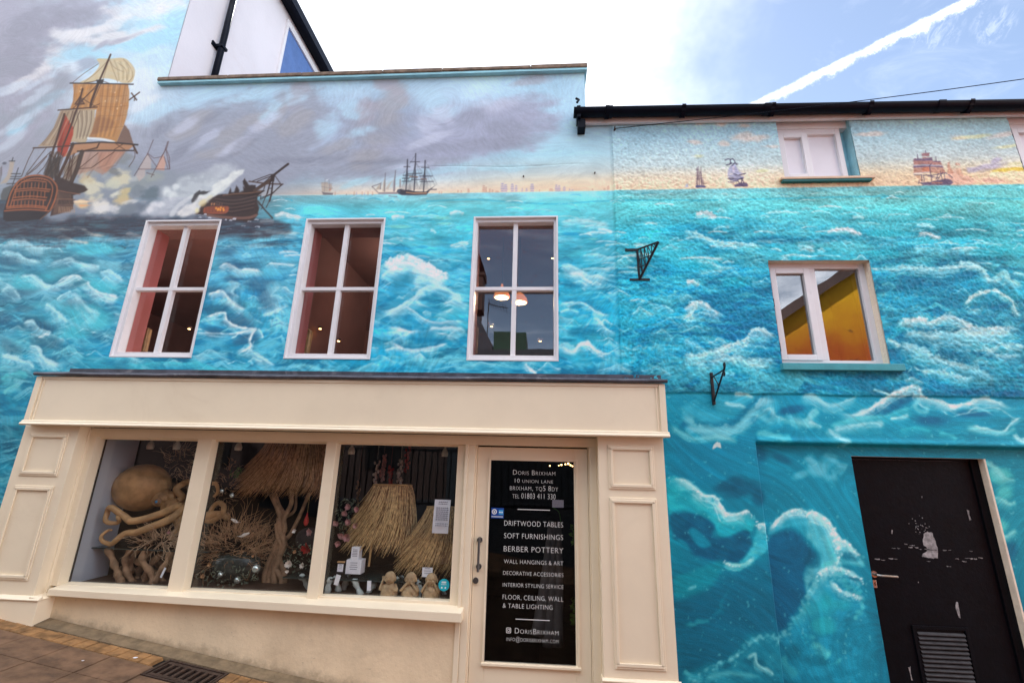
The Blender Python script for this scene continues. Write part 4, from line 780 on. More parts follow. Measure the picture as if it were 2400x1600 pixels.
    for p in [(1560,475,1870,360),(1640,480,1880,390),(1760,500,1870,400),(1950,390,2040,520),(2070,535,1880,700),(2050,540,1900,690),(1870,480,1800,700,1720,900),(1910,480,1880,700,1840,830,1790,930),(1840,600,1890,600),(1700,760,1870,700),(1690,790,1800,740,1880,700),(1770,560,1750,620),(1690,680,1760,640),(1660,740,1700,720,1690,780)]: line(qK(*p),1.8,K,.85)
    line(qK(1870,470,1810,690),3.2,K,.9);line(qK(1910,470,1885,690,1850,820),3.4,K,.9);line(qK(1650,820,1760,960,1900,1110),3,K,.95);line(qK(1650,860,1740,920,1700,960),1.4,K,.8)
    for x,y,w in [(640,1060,16),(740,1050,14),(650,1100,16),(820,1110,16),(1240,1130,18),(1180,1150,16),(1100,1145,10),(1500,1170,20),(1620,1140,24),(1640,1260,26),(1400,1245,22),(1150,1300,26)]:
        crest([(qK(x,y)[0][0]-w/4,qK(x,y)[0][1]),(qK(x,y)[0][0],qK(x,y)[0][1]-1),(qK(x,y)[0][0]+w/4,qK(x,y)[0][1]+.5)],1.8,hexc(206,210,220),.9)
    # ---- two smoky ships behind
    G1=hexc(186,166,160);G2=hexc(92,70,72)
    poly(qA(935,1210,985,1110,1015,1055,1040,1100,1040,1165,1000,1170,1000,1210,960,1250),G1,.7,soft=1.5)
    poly(qA(1070,1170,1100,1090,1125,1060,1140,1120,1130,1175),hexc(200,150,130),.8,soft=1.5)
    for p in [(1055,965,1015,1060,925,1210),(1155,975,1130,1050,1040,1220),(1015,1060,1080,1150),(1140,1020,1168,1165),(1015,1055,1060,1090,1110,1080,1140,1030),(950,1165,1060,1165,1165,1165),(1130,1080,1155,1160),(1060,1205,1010,1190),(1160,975,1145,1030,1165,1080,1168,1160)]: line(qA(*p),1.5,G2,.85)
    # ---- far-left ships
    poly(qS(20,1180,60,1130,80,1060,85,1005,125,1005,115,1070,100,1130,60,1190,0,1200),hexc(170,154,140),.9,soft=1.5)
    poly(qS(5,1300,30,1240,90,1215,170,1215,200,1300,100,1340,10,1340),hexc(84,84,84),.9,soft=2)
    for p in [(160,1060,110,1210),(100,1110,180,1110),(95,1135,185,1135),(90,1155,190,1155),(115,970,105,1000),(80,1000,130,1000),(60,1200,220,1190)]: line(qS(*p),2,hexc(60,56,56),.9)
    poly(qS(0,1060,20,1040,20,1110,0,1190),hexc(110,100,104),.8);blob(*qS(40,1020)[0],8,5,0,hexc(70,70,80),.8)
    # ---- great ship
    TN=hexc(190,164,126);OR=hexc(176,120,66);OD=hexc(140,94,58);BR=hexc(66,40,28);BK=hexc(42,34,32)
    poly(qS(700,315,780,270,850,200,870,150,850,107,960,105,1080,100,1140,140,1180,200,1175,260,1150,310,1080,318,1030,300,960,280,880,280,800,310),hexc(196,174,138),.97,soft=1.5,sm=True,tex=.1)
    for p in [(955,110,1030,310),(955,110,1000,180,1080,220),(1080,110,1140,180,1160,260,1120,310),(1030,140,1100,200,1110,290),(955,110,850,220,740,310),(955,110,900,290)]: line(qS(*p),1.5,hexc(140,110,84),.7,sm=True)
    line(qS(860,150,740,230,630,320),1.2,BR,.8)
    poly(qS(640,325,870,325,880,520,820,560,830,640,700,560,615,540,640,470,645,400),OR,.97,soft=1.2,tex=.12)
    poly(qS(870,325,1120,325,1132,400,1125,520,1105,620,1080,700,1020,840,900,810,770,800,800,720,830,640,860,420),hexc(174,120,70),.97,soft=1.2,tex=.12)
    poly(qS(845,620,900,610,980,640,1000,680,940,740,870,770,790,800,810,710),hexc(140,96,66),.9,soft=5,sm=True);poly(qS(790,780,900,740,1000,740,1060,720,1020,838,900,810),hexc(172,122,74),.8,soft=4)
    for k in range(12): line(qS(885+k*21,330,870+k*20,500,850+k*19,650+(k%3)*20),1.1,hexc(134,80,40),.65,sm=True)
    for k in range(6): line(qS(680+k*32,330,670+k*28,440,655+k*26,535),1.0,hexc(150,92,44),.6)
    for x,y in [(1005,400),(1020,470),(1060,510),(920,475),(710,360),(700,390),(1025,540)]: blob(*qS(x,y)[0],1.5,3,0,hexc(226,196,160),.8,rough=.3)
    poly(qS(1090,680,1130,730,1165,840,1180,860,1020,840,1050,770),hexc(112,84,72),.95,soft=1.5)
    poly(qS(530,560,700,545,830,545,828,640,810,720,780,790,740,850,640,830,470,870,330,872,400,810,470,710,510,610),hexc(160,134,108),.97,soft=1.3,tex=.12)
    poly(qS(660,560,830,548,825,640,805,740,740,850,690,830,620,830,650,720),hexc(176,156,130),.9,soft=2)
    for k in range(7): line(qS(680+k*20,560,690+k*18,650,680+k*14,790-k*2),2.0,hexc(112,90,76),.6,sm=True)
    for k in range(4): line(qS(550+k*28,565,500+k*20,700,380+k*50,860),1.3,hexc(110,84,66),.7)
    poly(qS(640,850,900,830,1100,850,1180,855,1130,900,720,910,600,960,560,960,620,890),hexc(168,118,84),.95,soft=1.5);line(qS(770,800,870,806,960,822,1000,835),5,hexc(214,218,224),.9,sm=True)
    poly(qS(730,910,1110,905,1060,960,960,1070,900,1120,820,1080,700,1110,560,1160,600,1010),hexc(164,130,116),.9,soft=3);poly(qS(860,920,1100,905,1020,1000,930,1100,870,1060),hexc(172,120,98),.7,soft=5);poly(qS(560,1060,640,960,730,920,690,1060,620,1190,560,1190),hexc(132,116,100),.85,soft=3)
    poly(qS(570,590,610,660,645,710,640,770,615,850,590,920,560,965,505,930,500,850,520,760),hexc(160,52,30),.97,soft=1.5,tex=.1);poly(qS(570,600,560,720,540,850,530,940,500,930,510,830,520,740),hexc(120,40,28),.7,soft=2)
    for k in range(9):
        line(qS(900+k*25,335,886+k*23,480,866+k*21,640,840+k*19,780),4.5,hexc(214,152,84) if k%2 else hexc(128,84,50),.30,sm=True)
        if k<6: line(qS(664+k*34,335,650+k*30,430,640+k*27,530),4,hexc(206,140,70) if k%2 else hexc(120,74,40),.30)
        if k<7: line(qS(670+k*22,565,684+k*18,680,670+k*14,800),3.2,hexc(206,190,166) if k%2 else hexc(104,84,72),.4,sm=True)
        if k<5: line(qS(545+k*26,575,480+k*26,710,370+k*44,850),3.0,hexc(186,164,138) if k%2 else hexc(104,82,68),.4)
        if k<6: line(qS(1000+k*26,120+k*6,1030+k*24,200,1040+k*18,290),2.5,hexc(220,204,170) if k%2 else hexc(150,128,98),.4,sm=True)
        line(qS(700+k*48,930,660+k*44,1040,600+k*42,1140 if k<5 else 1060),4,hexc(190,150,130) if k%2 else hexc(120,90,80),.3)
    for y in(430,520,600,700): line(qS(870,y,1000,y+6,1110,y-4),1.2,hexc(120,76,42),.5)
    # spars and masts
    line(qS(968,70,870,300,790,510),4,BR,.95);line(qS(855,330,800,480,790,530),5,BR,.9);poly(qS(840,290,910,285,900,320,850,320),BK,.95)
    line(qS(725,370,690,500,620,700,540,900),4,BR,.95);poly(qS(650,500,700,430,745,505,690,515,650,510),BR,.5);line(qS(700,440,660,500,740,500,700,440),2,BR,.9)
    line(qS(565,590,500,800,440,980,400,1130),5,BR,.95);line(qS(640,850,580,1000,500,1170),7,BR,.95);line(qS(720,920,680,1060,620,1190),10,hexc(64,48,40),.95)
    line(qS(615,320,900,322,1165,328),2.6,BK,.95);line(qS(510,556,700,540,850,528),2.6,BR,.95);line(qS(290,885,460,878,640,865),2.6,BR,.95);line(qS(620,850,870,835,1000,840,1205,858),3.4,BK,.95);line(qS(680,915,900,908,1170,908),3.0,BK,.95,sm=True)
    line(qS(870,845,850,885,720,915),3.2,BR,.9);line(qS(1165,860,1200,930),4,BR,.95);line(qS(1165,865,1180,960,1130,1050),1.4,BR,.8,sm=True)
    line(qS(1130,465,1220,398),2.6,BR,.95);line(qS(1150,405,1195,465),3,BR,.95);line(qS(1175,470,1180,430),2,BR,.9)
    for p in [(300,885,250,980,190,1130),(405,885,330,980,230,1110),(430,930,300,1060,220,1130),(410,960,320,1060,240,1120),(440,960,380,1060,330,1110),(850,330,680,520),(860,340,700,480),(880,330,800,520),(870,500,800,530),(840,300,730,320),(900,300,960,322),(700,440,830,520),(740,450,640,540),(660,560,560,860),(640,560,600,680),(700,560,640,720),(1010,845,1090,900),(1080,850,1000,900),(1000,920,800,1060,680,1070),(860,930,700,1060)]: line(qS(*p),1.5,BR,.85)
    R=np.random.RandomState(3)
    for k in range(34):
        x=R.uniform(380,520);line(qS(R.uniform(430,560),R.uniform(900,990),x,R.uniform(1080,1180)),R.uniform(1,3.4),[BK,BR,hexc(84,66,54)][k%3],.8)
    for k in range(12):
        x=R.uniform(520,640);line(qS(R.uniform(600,720),R.uniform(930,980),x,R.uniform(1120,1200)),R.uniform(1,2.4),BR,.8)
    poly(qS(380,1130,400,1050,440,960,500,970,520,1080,500,1160),hexc(60,48,42),.7,soft=4,tex=.4)
    poly(qS(480,1120,640,1190,740,1215,770,1250,740,1270,640,1300,640,1420,520,1460,440,1480,470,1300),hexc(58,42,38),.97,soft=2)
    poly(qS(480,1260,620,1290,640,1380,620,1440,460,1470,490,1340),hexc(100,74,60),.8,soft=2,tex=.4)
    for k in range(10): line(qS(520+k*15,1400,515+k*15,1450),1.6,hexc(170,140,112),.7);line(qS(520+k*14,1340,516+k*14,1372),1.6,hexc(40,30,28),.8)
    line(qS(500,1255,600,1275,700,1290),2,hexc(140,88,64),.8);line(qS(490,1330,660,1335),1.6,hexc(120,84,64),.8)
    poly(qS(30,1440,60,1340,100,1240,160,1170,240,1130,340,1118,430,1135,490,1180,505,1240,490,1330,440,1440,380,1490,200,1520,60,1525,32,1510),hexc(48,34,30),.98,soft=1.8,sm=False)
    poly(qS(30,1440,250,1425,420,1432,440,1440,350,1510,200,1525,60,1528,30,1510),hexc(38,32,34),.95,soft=1.5)
    O=hexc(158,90,56);O2=hexc(132,76,50)
    line(qS(60,1400,100,1270,160,1180,240,1135,340,1125,430,1145,480,1190,500,1240,480,1340,440,1430),3.2,O,.95,sm=True);line(qS(90,1400,130,1270,180,1195,260,1158,350,1150,420,1170,455,1210,460,1260,440,1340,400,1430),2.6,O,.9,sm=True)
    for y,x0,x1 in [(1178,190,400),(1245,130,440),(1262,130,430),(1315,120,410),(1338,115,400),(1395,70,400),(1410,60,410),(1432,40,430)]: line(qS(x0,y+4,(x0+x1)/2,y-8,x1,y+4),2.6,O,.92,sm=True)
    for k in range(9):
        for y in (1190,1270,1350): line(qS(150+k*32-(y-1190)*.16,y,146+k*32-(y-1190)*.16,y+48),2.4,O2 if k%2 else O,.85)
    for k in range(11): blob(*qS(190+k*22,1150+abs(k-5)*3)[0],2.2,1.6,0,O,.9,rough=.2)
    line(qS(510,1250,500,1360,430,1440,350,1510),2,hexc(110,76,58),.8,sm=True)
    poly(qS(640,1350,700,1340,820,1352,720,1364,650,1362),hexc(238,206,170),.95,soft=1.5);poly(qS(690,1378,800,1385,700,1400),hexc(222,160,110),.8,soft=1.5)
    # ---- frigate and brig
    N=hexc(58,56,66);TW=hexc(176,160,146)
    poly(qT(1030,770,1060,720,1110,665,1130,760),TW,.85);poly(qT(1150,800,1160,660,1185,570,1205,680,1190,800),TW,.8);poly(qT(1200,760,1250,680,1330,600,1280,700,1250,770),hexc(184,170,160),.75);poly(qT(1330,800,1330,640,1360,540,1370,640,1370,790),hexc(156,142,146),.8);poly(qT(1440,740,1445,590,1465,590,1470,740),hexc(140,124,124),.8)
    poly(qT(1070,815,1400,810,1410,848,1080,848),hexc(140,126,130),.9);line(qT(970,715,1070,815),1.6,hexc(120,104,104),.9)
    for p in [(1200,480,1185,800),(1375,440,1350,800),(1125,650,1110,760),(1110,665,970,715),(1260,880,1400,890)]: line(qT(*p),1.6,hexc(104,96,104),.85)
    poly(qT(1395,800,1410,770,1460,755,1530,775,1600,775,1720,800,1900,805,1970,760,2050,705,1960,790,1910,860,1700,868,1480,866,1420,840),N,.97,soft=1.2)
    line(qT(1560,818,1700,832,1910,830),2.0,hexc(206,150,110),.9);blob(*qT(1430,800)[0],5,5,0,hexc(84,90,106),.8)
    for a,b,c in [(1582,250,770),(1722,150,780),(1885,270,800)]: line(qT(a,b,(a*2-20)/2,(b+c)/2,a-28,c),2.4,N,.95)
    for p in [(1520,375,1625,375),(1630,290,1790,290),(1820,390,1950,390),(1510,525,1670,525),(1590,495,1820,490),(1790,535,2010,540),(1495,575,1610,575),(1490,625,1640,625),(1650,600,1860,600),(1800,630,2030,632),(1620,558,1750,560),(1960,770,2080,768)]: line(qT(*p),1.7,N,.9)
    line(qT(1620,545,1755,550),2.4,hexc(150,116,100),.9);line(qT(1815,585,1910,590),2.2,hexc(150,116,100),.9)
    for m,y0,bx in [(1575,380,1555),(1710,300,1680),(1880,395,1860)]:
        for k in range(-5,6):
            if k: line(qT(m,y0+abs(k)*12,bx+k*17,770),.9,N,.6)
    for p in [(1885,390,2060,700),(1885,400,2000,760),(1870,540,1990,770),(1890,280,1960,400,2090,690),(1722,300,1850,480),(1720,170,1580,380),(1722,300,1880,580),(1580,380,1500,520,1560,640),(1700,600,1800,760),(1720,310,1830,620)]: line(qT(*p),.9,N,.6)
    # galleon at the left of the frigate
    poly(qT(90,650,150,640,210,640,215,800,110,800,100,720),TW,.85);poly(qT(215,670,270,668,285,760,220,800),hexc(170,150,140),.8);poly(qT(100,800,150,815,300,825,290,858,130,858),hexc(104,94,100),.85);blob(*qT(245,770)[0],4,4,0,hexc(200,130,100),.7);poly(qT(150,610,230,580,200,615),hexc(210,206,210),.8)
    for p in [(160,580,150,800),(230,600,240,800),(100,650,290,665),(100,720,290,745)]: line(qT(*p),1.0,hexc(110,100,110),.8)
    # fleet on the horizon
    LV=hexc(156,146,184);LO=hexc(184,138,120)
    for x,y0,y1,w,c in [(530,840,862,14,N),(660,800,862,26,LO),(700,810,862,20,LV),(800,800,862,18,LO),(840,815,862,16,LV),(900,800,862,26,LO),(980,800,862,20,LO),(335,800,862,24,LO),(2130,800,842,20,LO),(2170,800,842,20,LO)]: poly(qT(x-w/2,y1,x-w/4,y0,x+w/4,y0,x+w/2,y1),c,.6,soft=1.2)
    for x,y0,y1,w,c in [(186,365,400,16,LO),(230,370,400,16,LO),(325,345,400,34,LO),(525,300,395,44,LO),(556,320,395,30,LO),(604,345,395,24,LO),(640,360,395,22,LO),(700,375,395,60,LO),(770,265,388,50,LV),(812,285,388,56,LV),(900,275,385,50,LV),(950,295,385,40,LV),(1030,340,383,24,LV),(1088,340,383,34,LV),(1160,275,383,60,LV),(1260,355,385,14,LO),(1480,290,380,46,LV),(1515,300,380,40,LV),(1580,315,378,42,LV),(1410,345,378,60,LO),(1650,345,375,22,LV),(1690,360,375,30,LV),(1955,345,370,16,LO),(2110,340,366,30,LO),(2160,305,362,34,LO),(2275,295,362,34,LO),(2320,325,362,28,LO)]:
        h=y1-y0
        for j in range(4):
            f=j/4;ww=w*(.35+.65*(1-abs(f-.25)));yy=y1-h*f
            poly(qU(x-ww/2,yy,x+ww/2,yy,x+ww/2.6,yy-h*.17,x-ww/2.6,yy-h*.17),c,.75,soft=1.0)
    # ships on the right building
    BV=hexc(84,84,124);PV=hexc(160,160,196);PK=hexc(96,74,92)
    poly(qV(60,1190,80,1090,140,1080,150,1180),hexc(170,180,206),.8)
    poly(qV(345,1140,380,1120,600,1135,630,1190,350,1200),BV,.95,soft=1.2)
    for x,y0 in [(390,640),(425,610),(490,640),(365,1000),(525,950),(555,980)]: line(qV(x,y0,x+16,1130),1.4,PK,.85)
    for p in [(360,700,400,700),(430,755,500,755),(350,790,500,800),(360,870,520,870),(370,915,540,915),(360,960,540,955),(560,1090,640,1085),(380,660,400,1120),(480,760,450,1120),(500,800,520,1120),(440,800,360,1100)]: line(qV(*p),1.3,PK,.75)
    poly(qV(1300,600,1350,560,1440,560,1490,640,1540,740,1640,800,1520,830,1300,800,1240,880,1225,780,1240,700),PV,.85,soft=2,tex=.2);poly(qV(1340,620,1410,600,1430,700,1420,800,1360,760),hexc(214,200,214),.7,soft=2)
    poly(qV(1230,880,1270,830,1400,820,1660,880,1680,930,1560,960,1440,1030,1290,1000),hexc(150,150,184),.85,soft=2,tex=.3);poly(qV(1340,1080,1420,1110,1600,1050,1750,1060,1790,1110,1780,1165,1430,1170,1400,1110),hexc(84,70,100),.95,soft=1.3)
    for p in [(1160,435,1250,400,1300,410),(1310,420,1380,400,1420,470,1440,520),(1300,430,1310,510),(1190,575,1290,550,1340,520),(1380,540,1440,520,1490,550),(1240,940,1400,1000,1500,1020),(1400,810,1530,850,1640,820,1720,800),(1240,1040,1400,1045),(1500,960,1560,1080),(1600,930,1680,1060),(1640,940,1600,1060),(1280,930,1500,960,1650,930)]: line(qV(*p),2.0,hexc(60,56,84),.9,sm=True)
    for x,y in [(1310,525),(1400,530),(1475,550),(1360,580),(1560,840),(1680,815)]: blob(*qV(x,y)[0],3.4,1.8,10,hexc(56,52,80),.95,rough=.2)
    OB=hexc(174,120,104);DP=hexc(96,84,116)
    poly(qW(450,245,600,240,595,300,460,300),hexc(150,100,104),.9,soft=1);poly(qW(305,370,320,340,470,345,470,315,640,320,660,380,800,390,835,460,830,475,305,460),hexc(168,118,110),.95,soft=1.2)
    poly(qW(300,470,460,450,830,470,860,530,900,600,820,620,640,600,310,615),OB,.92,soft=1.2,tex=.15);poly(qW(470,480,600,480,610,580,470,590),hexc(196,122,94),.8,soft=1.5)
    poly(qW(310,345,465,345,640,320,660,375,460,385,310,375),DP,.85,soft=1.4);poly(qW(300,475,480,440,840,475,860,505,640,490,310,510),DP,.85,soft=1.4);poly(qW(660,385,800,390,810,410,665,400),DP,.8,soft=1)
    poly(qW(410,780,600,770,740,740,900,710,1000,730,1040,780,980,826,480,830),hexc(92,76,104),.95,soft=1.2);poly(qW(640,775,840,770,840,795,640,800),hexc(190,124,96),.8);poly(qW(310,620,420,650,480,700,440,780,400,720),hexc(206,160,130),.7);line(qW(300,465,460,460,640,465,820,465),1.6,hexc(214,220,224),.8);line(qW(310,615,450,605,600,595),2.0,hexc(220,222,224),.8)
    for p in [(525,200,530,240),(375,270,385,340),(715,310,720,380),(600,480,640,750),(450,640,470,760),(490,640,500,760),(800,580,840,740),(870,600,880,720),(330,640,640,650,920,600),(640,660,760,700),(760,620,720,720),(840,590,740,740),(900,600,1020,690),(410,740,400,800),(640,430,600,470),(540,640,660,690)]: line(qW(*p),1.7,hexc(80,66,92),.85)
    for pp,c in [((930,420,970,400,975,480,1040,600,1040,630,935,620,930,500),(196,134,112)),((1070,420,1160,430,1160,470,1075,460),(196,134,112)),((1080,520,1180,520,1220,640,1210,690,1100,620),(206,150,126)),((1220,510,1290,520,1300,640,1230,650),(226,196,150))]: poly(qW(*pp),hexc(*c),.7,soft=1.5,tex=.25)
    # small mural extras: bolts and pipe-stub marks painted over
    poly(qG(808,228,815,200,835,182,852,190,860,220,835,212),hexc(206,214,214),.95,soft=1)
# ---------------------------------------------------------------- the mural walls
paint_mural()
_sp=(1+.10*(fbm(XX*62,ZZ*62,2,97)-.5)*2*sst(2.26,2.30,ZZ)*(XX>JXX))[...,None] if (JXX:=.645) else 1
CV[:]=CV*_sp; CV[:]=np.where(((ZZ<4.1)&(CV[...,2]>CV[...,0]+.1))[...,None],(CV-np.array([.2,.6,.72],np.float32))*1.16+np.array([.2,.6,.72],np.float32),CV); _l=CV.mean(-1,keepdims=True); CV[:]=np.clip(_l+(CV-_l)*(1+.12*(ZZ<4.145))[...,None],0,1); CV[:]=np.where((ZZ<4.145)[...,None],np.where((XX<.645)[...,None],CV*.93+.045,(CV*.97+.008)*np.array([.99,1.005,.99],np.float32)),CV*np.array([.985,1.005,.99],np.float32))
MX=-4.03; PT=5.50; BX=.41; JX=.645
W_=[(-3.83,-3.062),(-2.228,-1.46),(-.632,.142)]; WZ=(2.528,3.892)
mb=thing('mural_building','shop building covered in a painted sea battle mural with three white sash windows','building',(-2,0,0))
def yA(X,Z):
    y=.0035*(fbm(X*1.1,Z*1.1,3,90)-.5)*2+.0012*(fbm(X*14,Z*14,3,91)-.5)*2
    g=np.exp(-((X-JX)/.006)**2)*.004; y=y-g
    y=y+.004*np.exp(-((Z-4.43-.01*np.sin(X*5))/.004)**2)*((X>-1.2)&(X<.38))   # repaired crack line
    edge=np.minimum(1,np.minimum(abs(X-MX)+((Z<PT)*9),1)*20); return y*edge
def hA(X,Z):
    h=(X>MX)&(Z>PT)|(X>BX)&(Z>4.87)
    for a,b in W_: h|=(X>a)&(X<b)&(Z>WZ[0])&(Z<WZ[1])
    h|=(X>-4.2)&(X<.64)&(Z<2.28)
    return h|(Z<-.2)
xs=snapped(-6.65,JX,[MX,BX,-4.2,.64]+[e for p in W_ for e in p]); zs=snapped(-.3,7.34,[PT,4.87,2.28,*WZ])
grid_quad_mesh('front_wall',xs,zs,yA,hA,'mural',mb,CV)
up=MB().box(-9,MX,.0,.25,7.34,9.2).box(-9,-6.65,.0,.25,-.2,7.34); up.build('upper_wall','tealreveal',mb)
MB().box(MX-.25,MX,.26,7,5.3,8.75).box(MX-.25,MX,.012,.26,5.3,7.33).build('side_wall','whitewall',mb)
MB().box(MX+.001,BX,.02,.22,2.40,2.527).box(MX,BX,.02,.22,3.893,5.50).box(MX,-3.84,.02,.22,2.527,3.893).box(-3.05,-2.24,.02,.22,2.527,3.893).box(-1.45,-.645,.02,.22,2.527,3.893).box(.155,BX,.02,.22,2.527,3.893).box(BX-.22,BX,.22,6,2.4,5.50).box(MX,BX-.22,5.8,6,0,5.5).box(MX-.2,MX,.22,5.8,0,2.3).box(MX-.2,MX,.22,5.8,4.6,5.3).build('inner_wall','roomdark',mb)
# parapet return, coping stones, flat roof
MB().box(BX,BX+.002,.0,.3,4.87,5.498).build('parapet_return','tealreveal',mb)
cp=MB(); xx=-4.085
for k in range(6):
    L=[.78,.8,.86,.62,.9,.8][k]; x1=min(xx+L,.44) if k<5 else .44
    cp.box(xx,x1-.003,-.055,.30,PT+.028+.003*math.sin(k*2),5.572+.004*math.sin(k*3)); xx=x1
    if xx>=.44: break
MB().box(-4.08,.435,-.045,.29,PT+.001,PT+.026).build('coping_drip','tealreveal',mb); cp.box(-4.08,.435,-.045,.29,PT+.0265,5.56); cp.build('coping','coping',mb,bevel=.008)
MB().box(MX+.001,BX-.23,.31,5.79,5.20,5.28).build('roof','slate',mb)
MB().tube([(MX+.07,.485,5.28),(MX+.07,.485,8.5)],.036,12).build('drainpipe','black',mb,smooth=True)
for z in(5.6,6.55,7.45): pc=MB(); pc.box(MX+.002,MX+.115,.44,.53,z,z+.035); pc.box(MX+.002,MX+.02,.40,.57,z-.01,z+.045); pc.build('pipe_bracket','black',mb)
MB().box(MX+.001,MX+.15,.0,8,8.50,8.56).box(MX+.13,MX+.19,.0,8,8.47,8.60).build('gutter','black',mb)
MB().hexa([(MX-.6,-.1,9.0),(MX+.16,-.1,8.61),(MX+.16,8,8.61),(MX-.6,8,9.0)],[(MX-.6,-.1,9.06),(MX+.16,-.1,8.67),(MX+.16,8,8.67),(MX-.6,8,9.06)]).hexa([(-9,-.1,12),(MX-.6,-.1,9.0),(MX-.6,8,9.0),(-9,8,12)],[(-9,-.1,12.1),(MX-.6,-.1,9.07),(MX-.6,8,9.07),(-9,8,12.1)]).build('tall_roof','slate',mb)
f=MB(); X0=MX+.002
f.box(X0,X0+.035,1.60,4.6,8.27,8.38).box(X0,X0+.03,1.575,1.62,6.6,8.38).box(X0,X0+.03,2.55,2.60,6.6,8.27).box(X0,X0+.03,3.5,3.55,6.6,8.27).box(X0,X0+.03,1.62,4.6,7.28,7.31)
sw=f.build('side_window','white',mb); MB().box(X0,X0+.008,1.62,4.6,6.6,8.27).build('sky_blue_pane','skycurtain',sw)  # opaque blue sheet in place of glass, sky reflection in its colour
# sash windows
def sash(i,x0,x1):
    z0,z1=WZ; f=MB(); wj=.040 if i<2 else .034
    frame(f,x0+.001,x1-.001,z0+.001,z1-.001,.016,-.004,.02); frame(f,x0+.004,x1-.004,z0+.004,z1-.004,wj,.02,.10,wt=.045,wb=.05)
    o=f.build('window','white',mb,bevel=.002)
    g=MB(); xm=(x0+x1)/2; zm=3.195
    g.box(xm-.02,xm+.02,.042,.084,z0+.052,zm-.016); g.box(xm-.02,xm+.02,.042,.084,zm+.016,z1-.047); g.box(x0+wj,x1-wj,.040,.086,zm-.016,zm+.016)
    g.build('glazing_bar','white',o,bevel=.002)
    MB().box(x0+wj,x1-wj,.087,.091,z0+.05,z1-.045).build('pane','glass' if i<2 else 'upglass',o)
    e=.22; MB().box(x0-.02,x0+.035,.105,.26,z0,z1).build('inner_reveal','pink',o)
    MB().box(x0,x1,.105,.30,z1-.04,z1+.08).build('inner_head','roomdark',o); MB().box(x0-.01,x1,.105,.30,z0-.02,z0+.045).build('window_board','white' if i==2 else 'oak',o)
    return o
for i,(a,b) in enumerate(W_): sash(i,a,b)
# rooms behind the sash windows (dark shell)
MB().box(-8,BX-.22,5.7,5.79,2.40,4.6).box(-8,BX-.22,.22,5.7,2.30,2.40).box(-8,BX-.22,.31,5.7,4.52,4.6).box(-8,-7.9,.22,5.7,2.4,4.52).box(-7.9,MX,.2,.31,2.3,4.6).build('room_lining','roomdark',mb)
[MB().box(a,a+.1,.32,3.2,2.4,4.52).build('room_partition','roomdark',mb) for a in(-2.95,-1.35)]
# ---------------------------------------------------------------- the lower building on the right
cb=thing('rendered_cottage','low roughcast building painted with sea and far ships, with black gutter and black door','building',(2.5,0,0))
RX,RZ=1.66,1.90; DX=(2.374,3.327); DZ=1.818; W4=(1.93,2.757,2.527,3.43); W5=(2.18,2.835,4.235); W6X=4.205
def yB(X,Z):
    rough=sst(2.27,2.285,Z+.014*(fbm(X*3,X*0+1,3,60)-.5)*2)
    n1=fbm(X*34,Z*34,3,95)-.5;n2=fbm(X*70,Z*70,2,96)-.5;n3=fbm(X*1.1,Z*1.1,3,90)-.5
    y=-rough*(.010+.008*n1+.0082*n2)+(1-rough)*.0014*(fbm(X*14,Z*14,3,91)-.5)*2+.004*n3
    rec=sst(RX-.004,RX+.004,X)*sst(RZ+.004,RZ-.004,Z); lip=np.exp(-((Z-RZ-.02)/.02)**2)*(X>RX)*.010
    y=y*(1-rec)+rec*(.05+.003*n3)-lip
    return np.where(X<JX+.012,y*0-.002,y)
def hB(X,Z):
    h=(X>W4[0])&(X<W4[1])&(Z>W4[2])&(Z<W4[3]); h|=(X>W5[0])&(X<W5[1])&(Z>W5[2]); h|=(X>W6X)&(Z>W5[2]); h|=(X>DX[0])&(X<DX[1])&(Z<DZ)
    return h|(Z<-1.0)|(X<.9)&(Z<1.9)&(X<.88)
xs=snapped(JX,4.94,[RX,W4[0],W4[1],W5[0],W5[1],DX[0],DX[1],W6X]); zs=snapped(-.98,4.90,[RZ,W4[2],W4[3],W5[2],DZ])
grid_quad_mesh('front_wall',xs,zs,yB,hB,'mural_rough',cb,CV)
MB().box(JX,BX+.8,.06,.2,4.0,4.88).box(JX,1.88,.08,.25,-1,4.88).box(2.80,4.94,.16,.3,2.0,2.4).box(1.88,W4[1]+.3,.16,.3,3.46,4.2).box(2.80,4.14,.12,.3,2.4,4.2).box(2.87,4.14,.12,.3,4.2,4.88).box(1.88,2.15,.12,.3,4.2,4.88).box(1.88,2.80,.16,.3,1.9,2.5).box(4.94,9,.0,.25,-1.4,4.88).box(JX,9,5.9,6,-1.5,4.9).box(3.36,4.94,.12,.3,-1,1.9).box(1.88,2.34,.12,.3,-1,1.9).build('inner_wall','roomdark',cb)
MB().box(BX+.002,JX,.04,.2,4.3,4.9).build('wall_plate','tealreveal',cb)
# roof, fascia, gutter
def gz_(x): return 4.945-.011*(x-.3)
fb=MB(); fb.hexa([(.36,-.045,4.853),(9,-.045,4.81),(9,-.02,4.81),(.36,-.02,4.853)],[(.36,-.045,4.965),(9,-.045,4.88),(9,-.02,4.88),(.36,-.02,4.965)]); fb.box(.36,9,-.018,.02,4.872,4.895); fb.build('fascia_board','white',cb)
gt=MB(); prof=[(-.100+.060*math.cos(a),.060*math.sin(a)) for a in [math.pi+math.pi*k/12 for k in range(13)]]+[(-.100+.052*math.cos(a),.052*math.sin(a)) for a in [2*math.pi-math.pi*k/12 for k in range(13)]]
n=len(prof); 
for x0,x1 in((.295,2.05),(2.052,3.55),(3.552,9)): gt.hexa if 0 else None; b=len(gt.v); gt.v+=[(x0,p[0],gz_(x0)+p[1]) for p in prof]+[(x1,p[0],gz_(x1)+p[1]) for p in prof]; gt.f+=[(b+i,b+n+i,b+n+(i+1)%n,b+(i+1)%n) for i in range(n)]
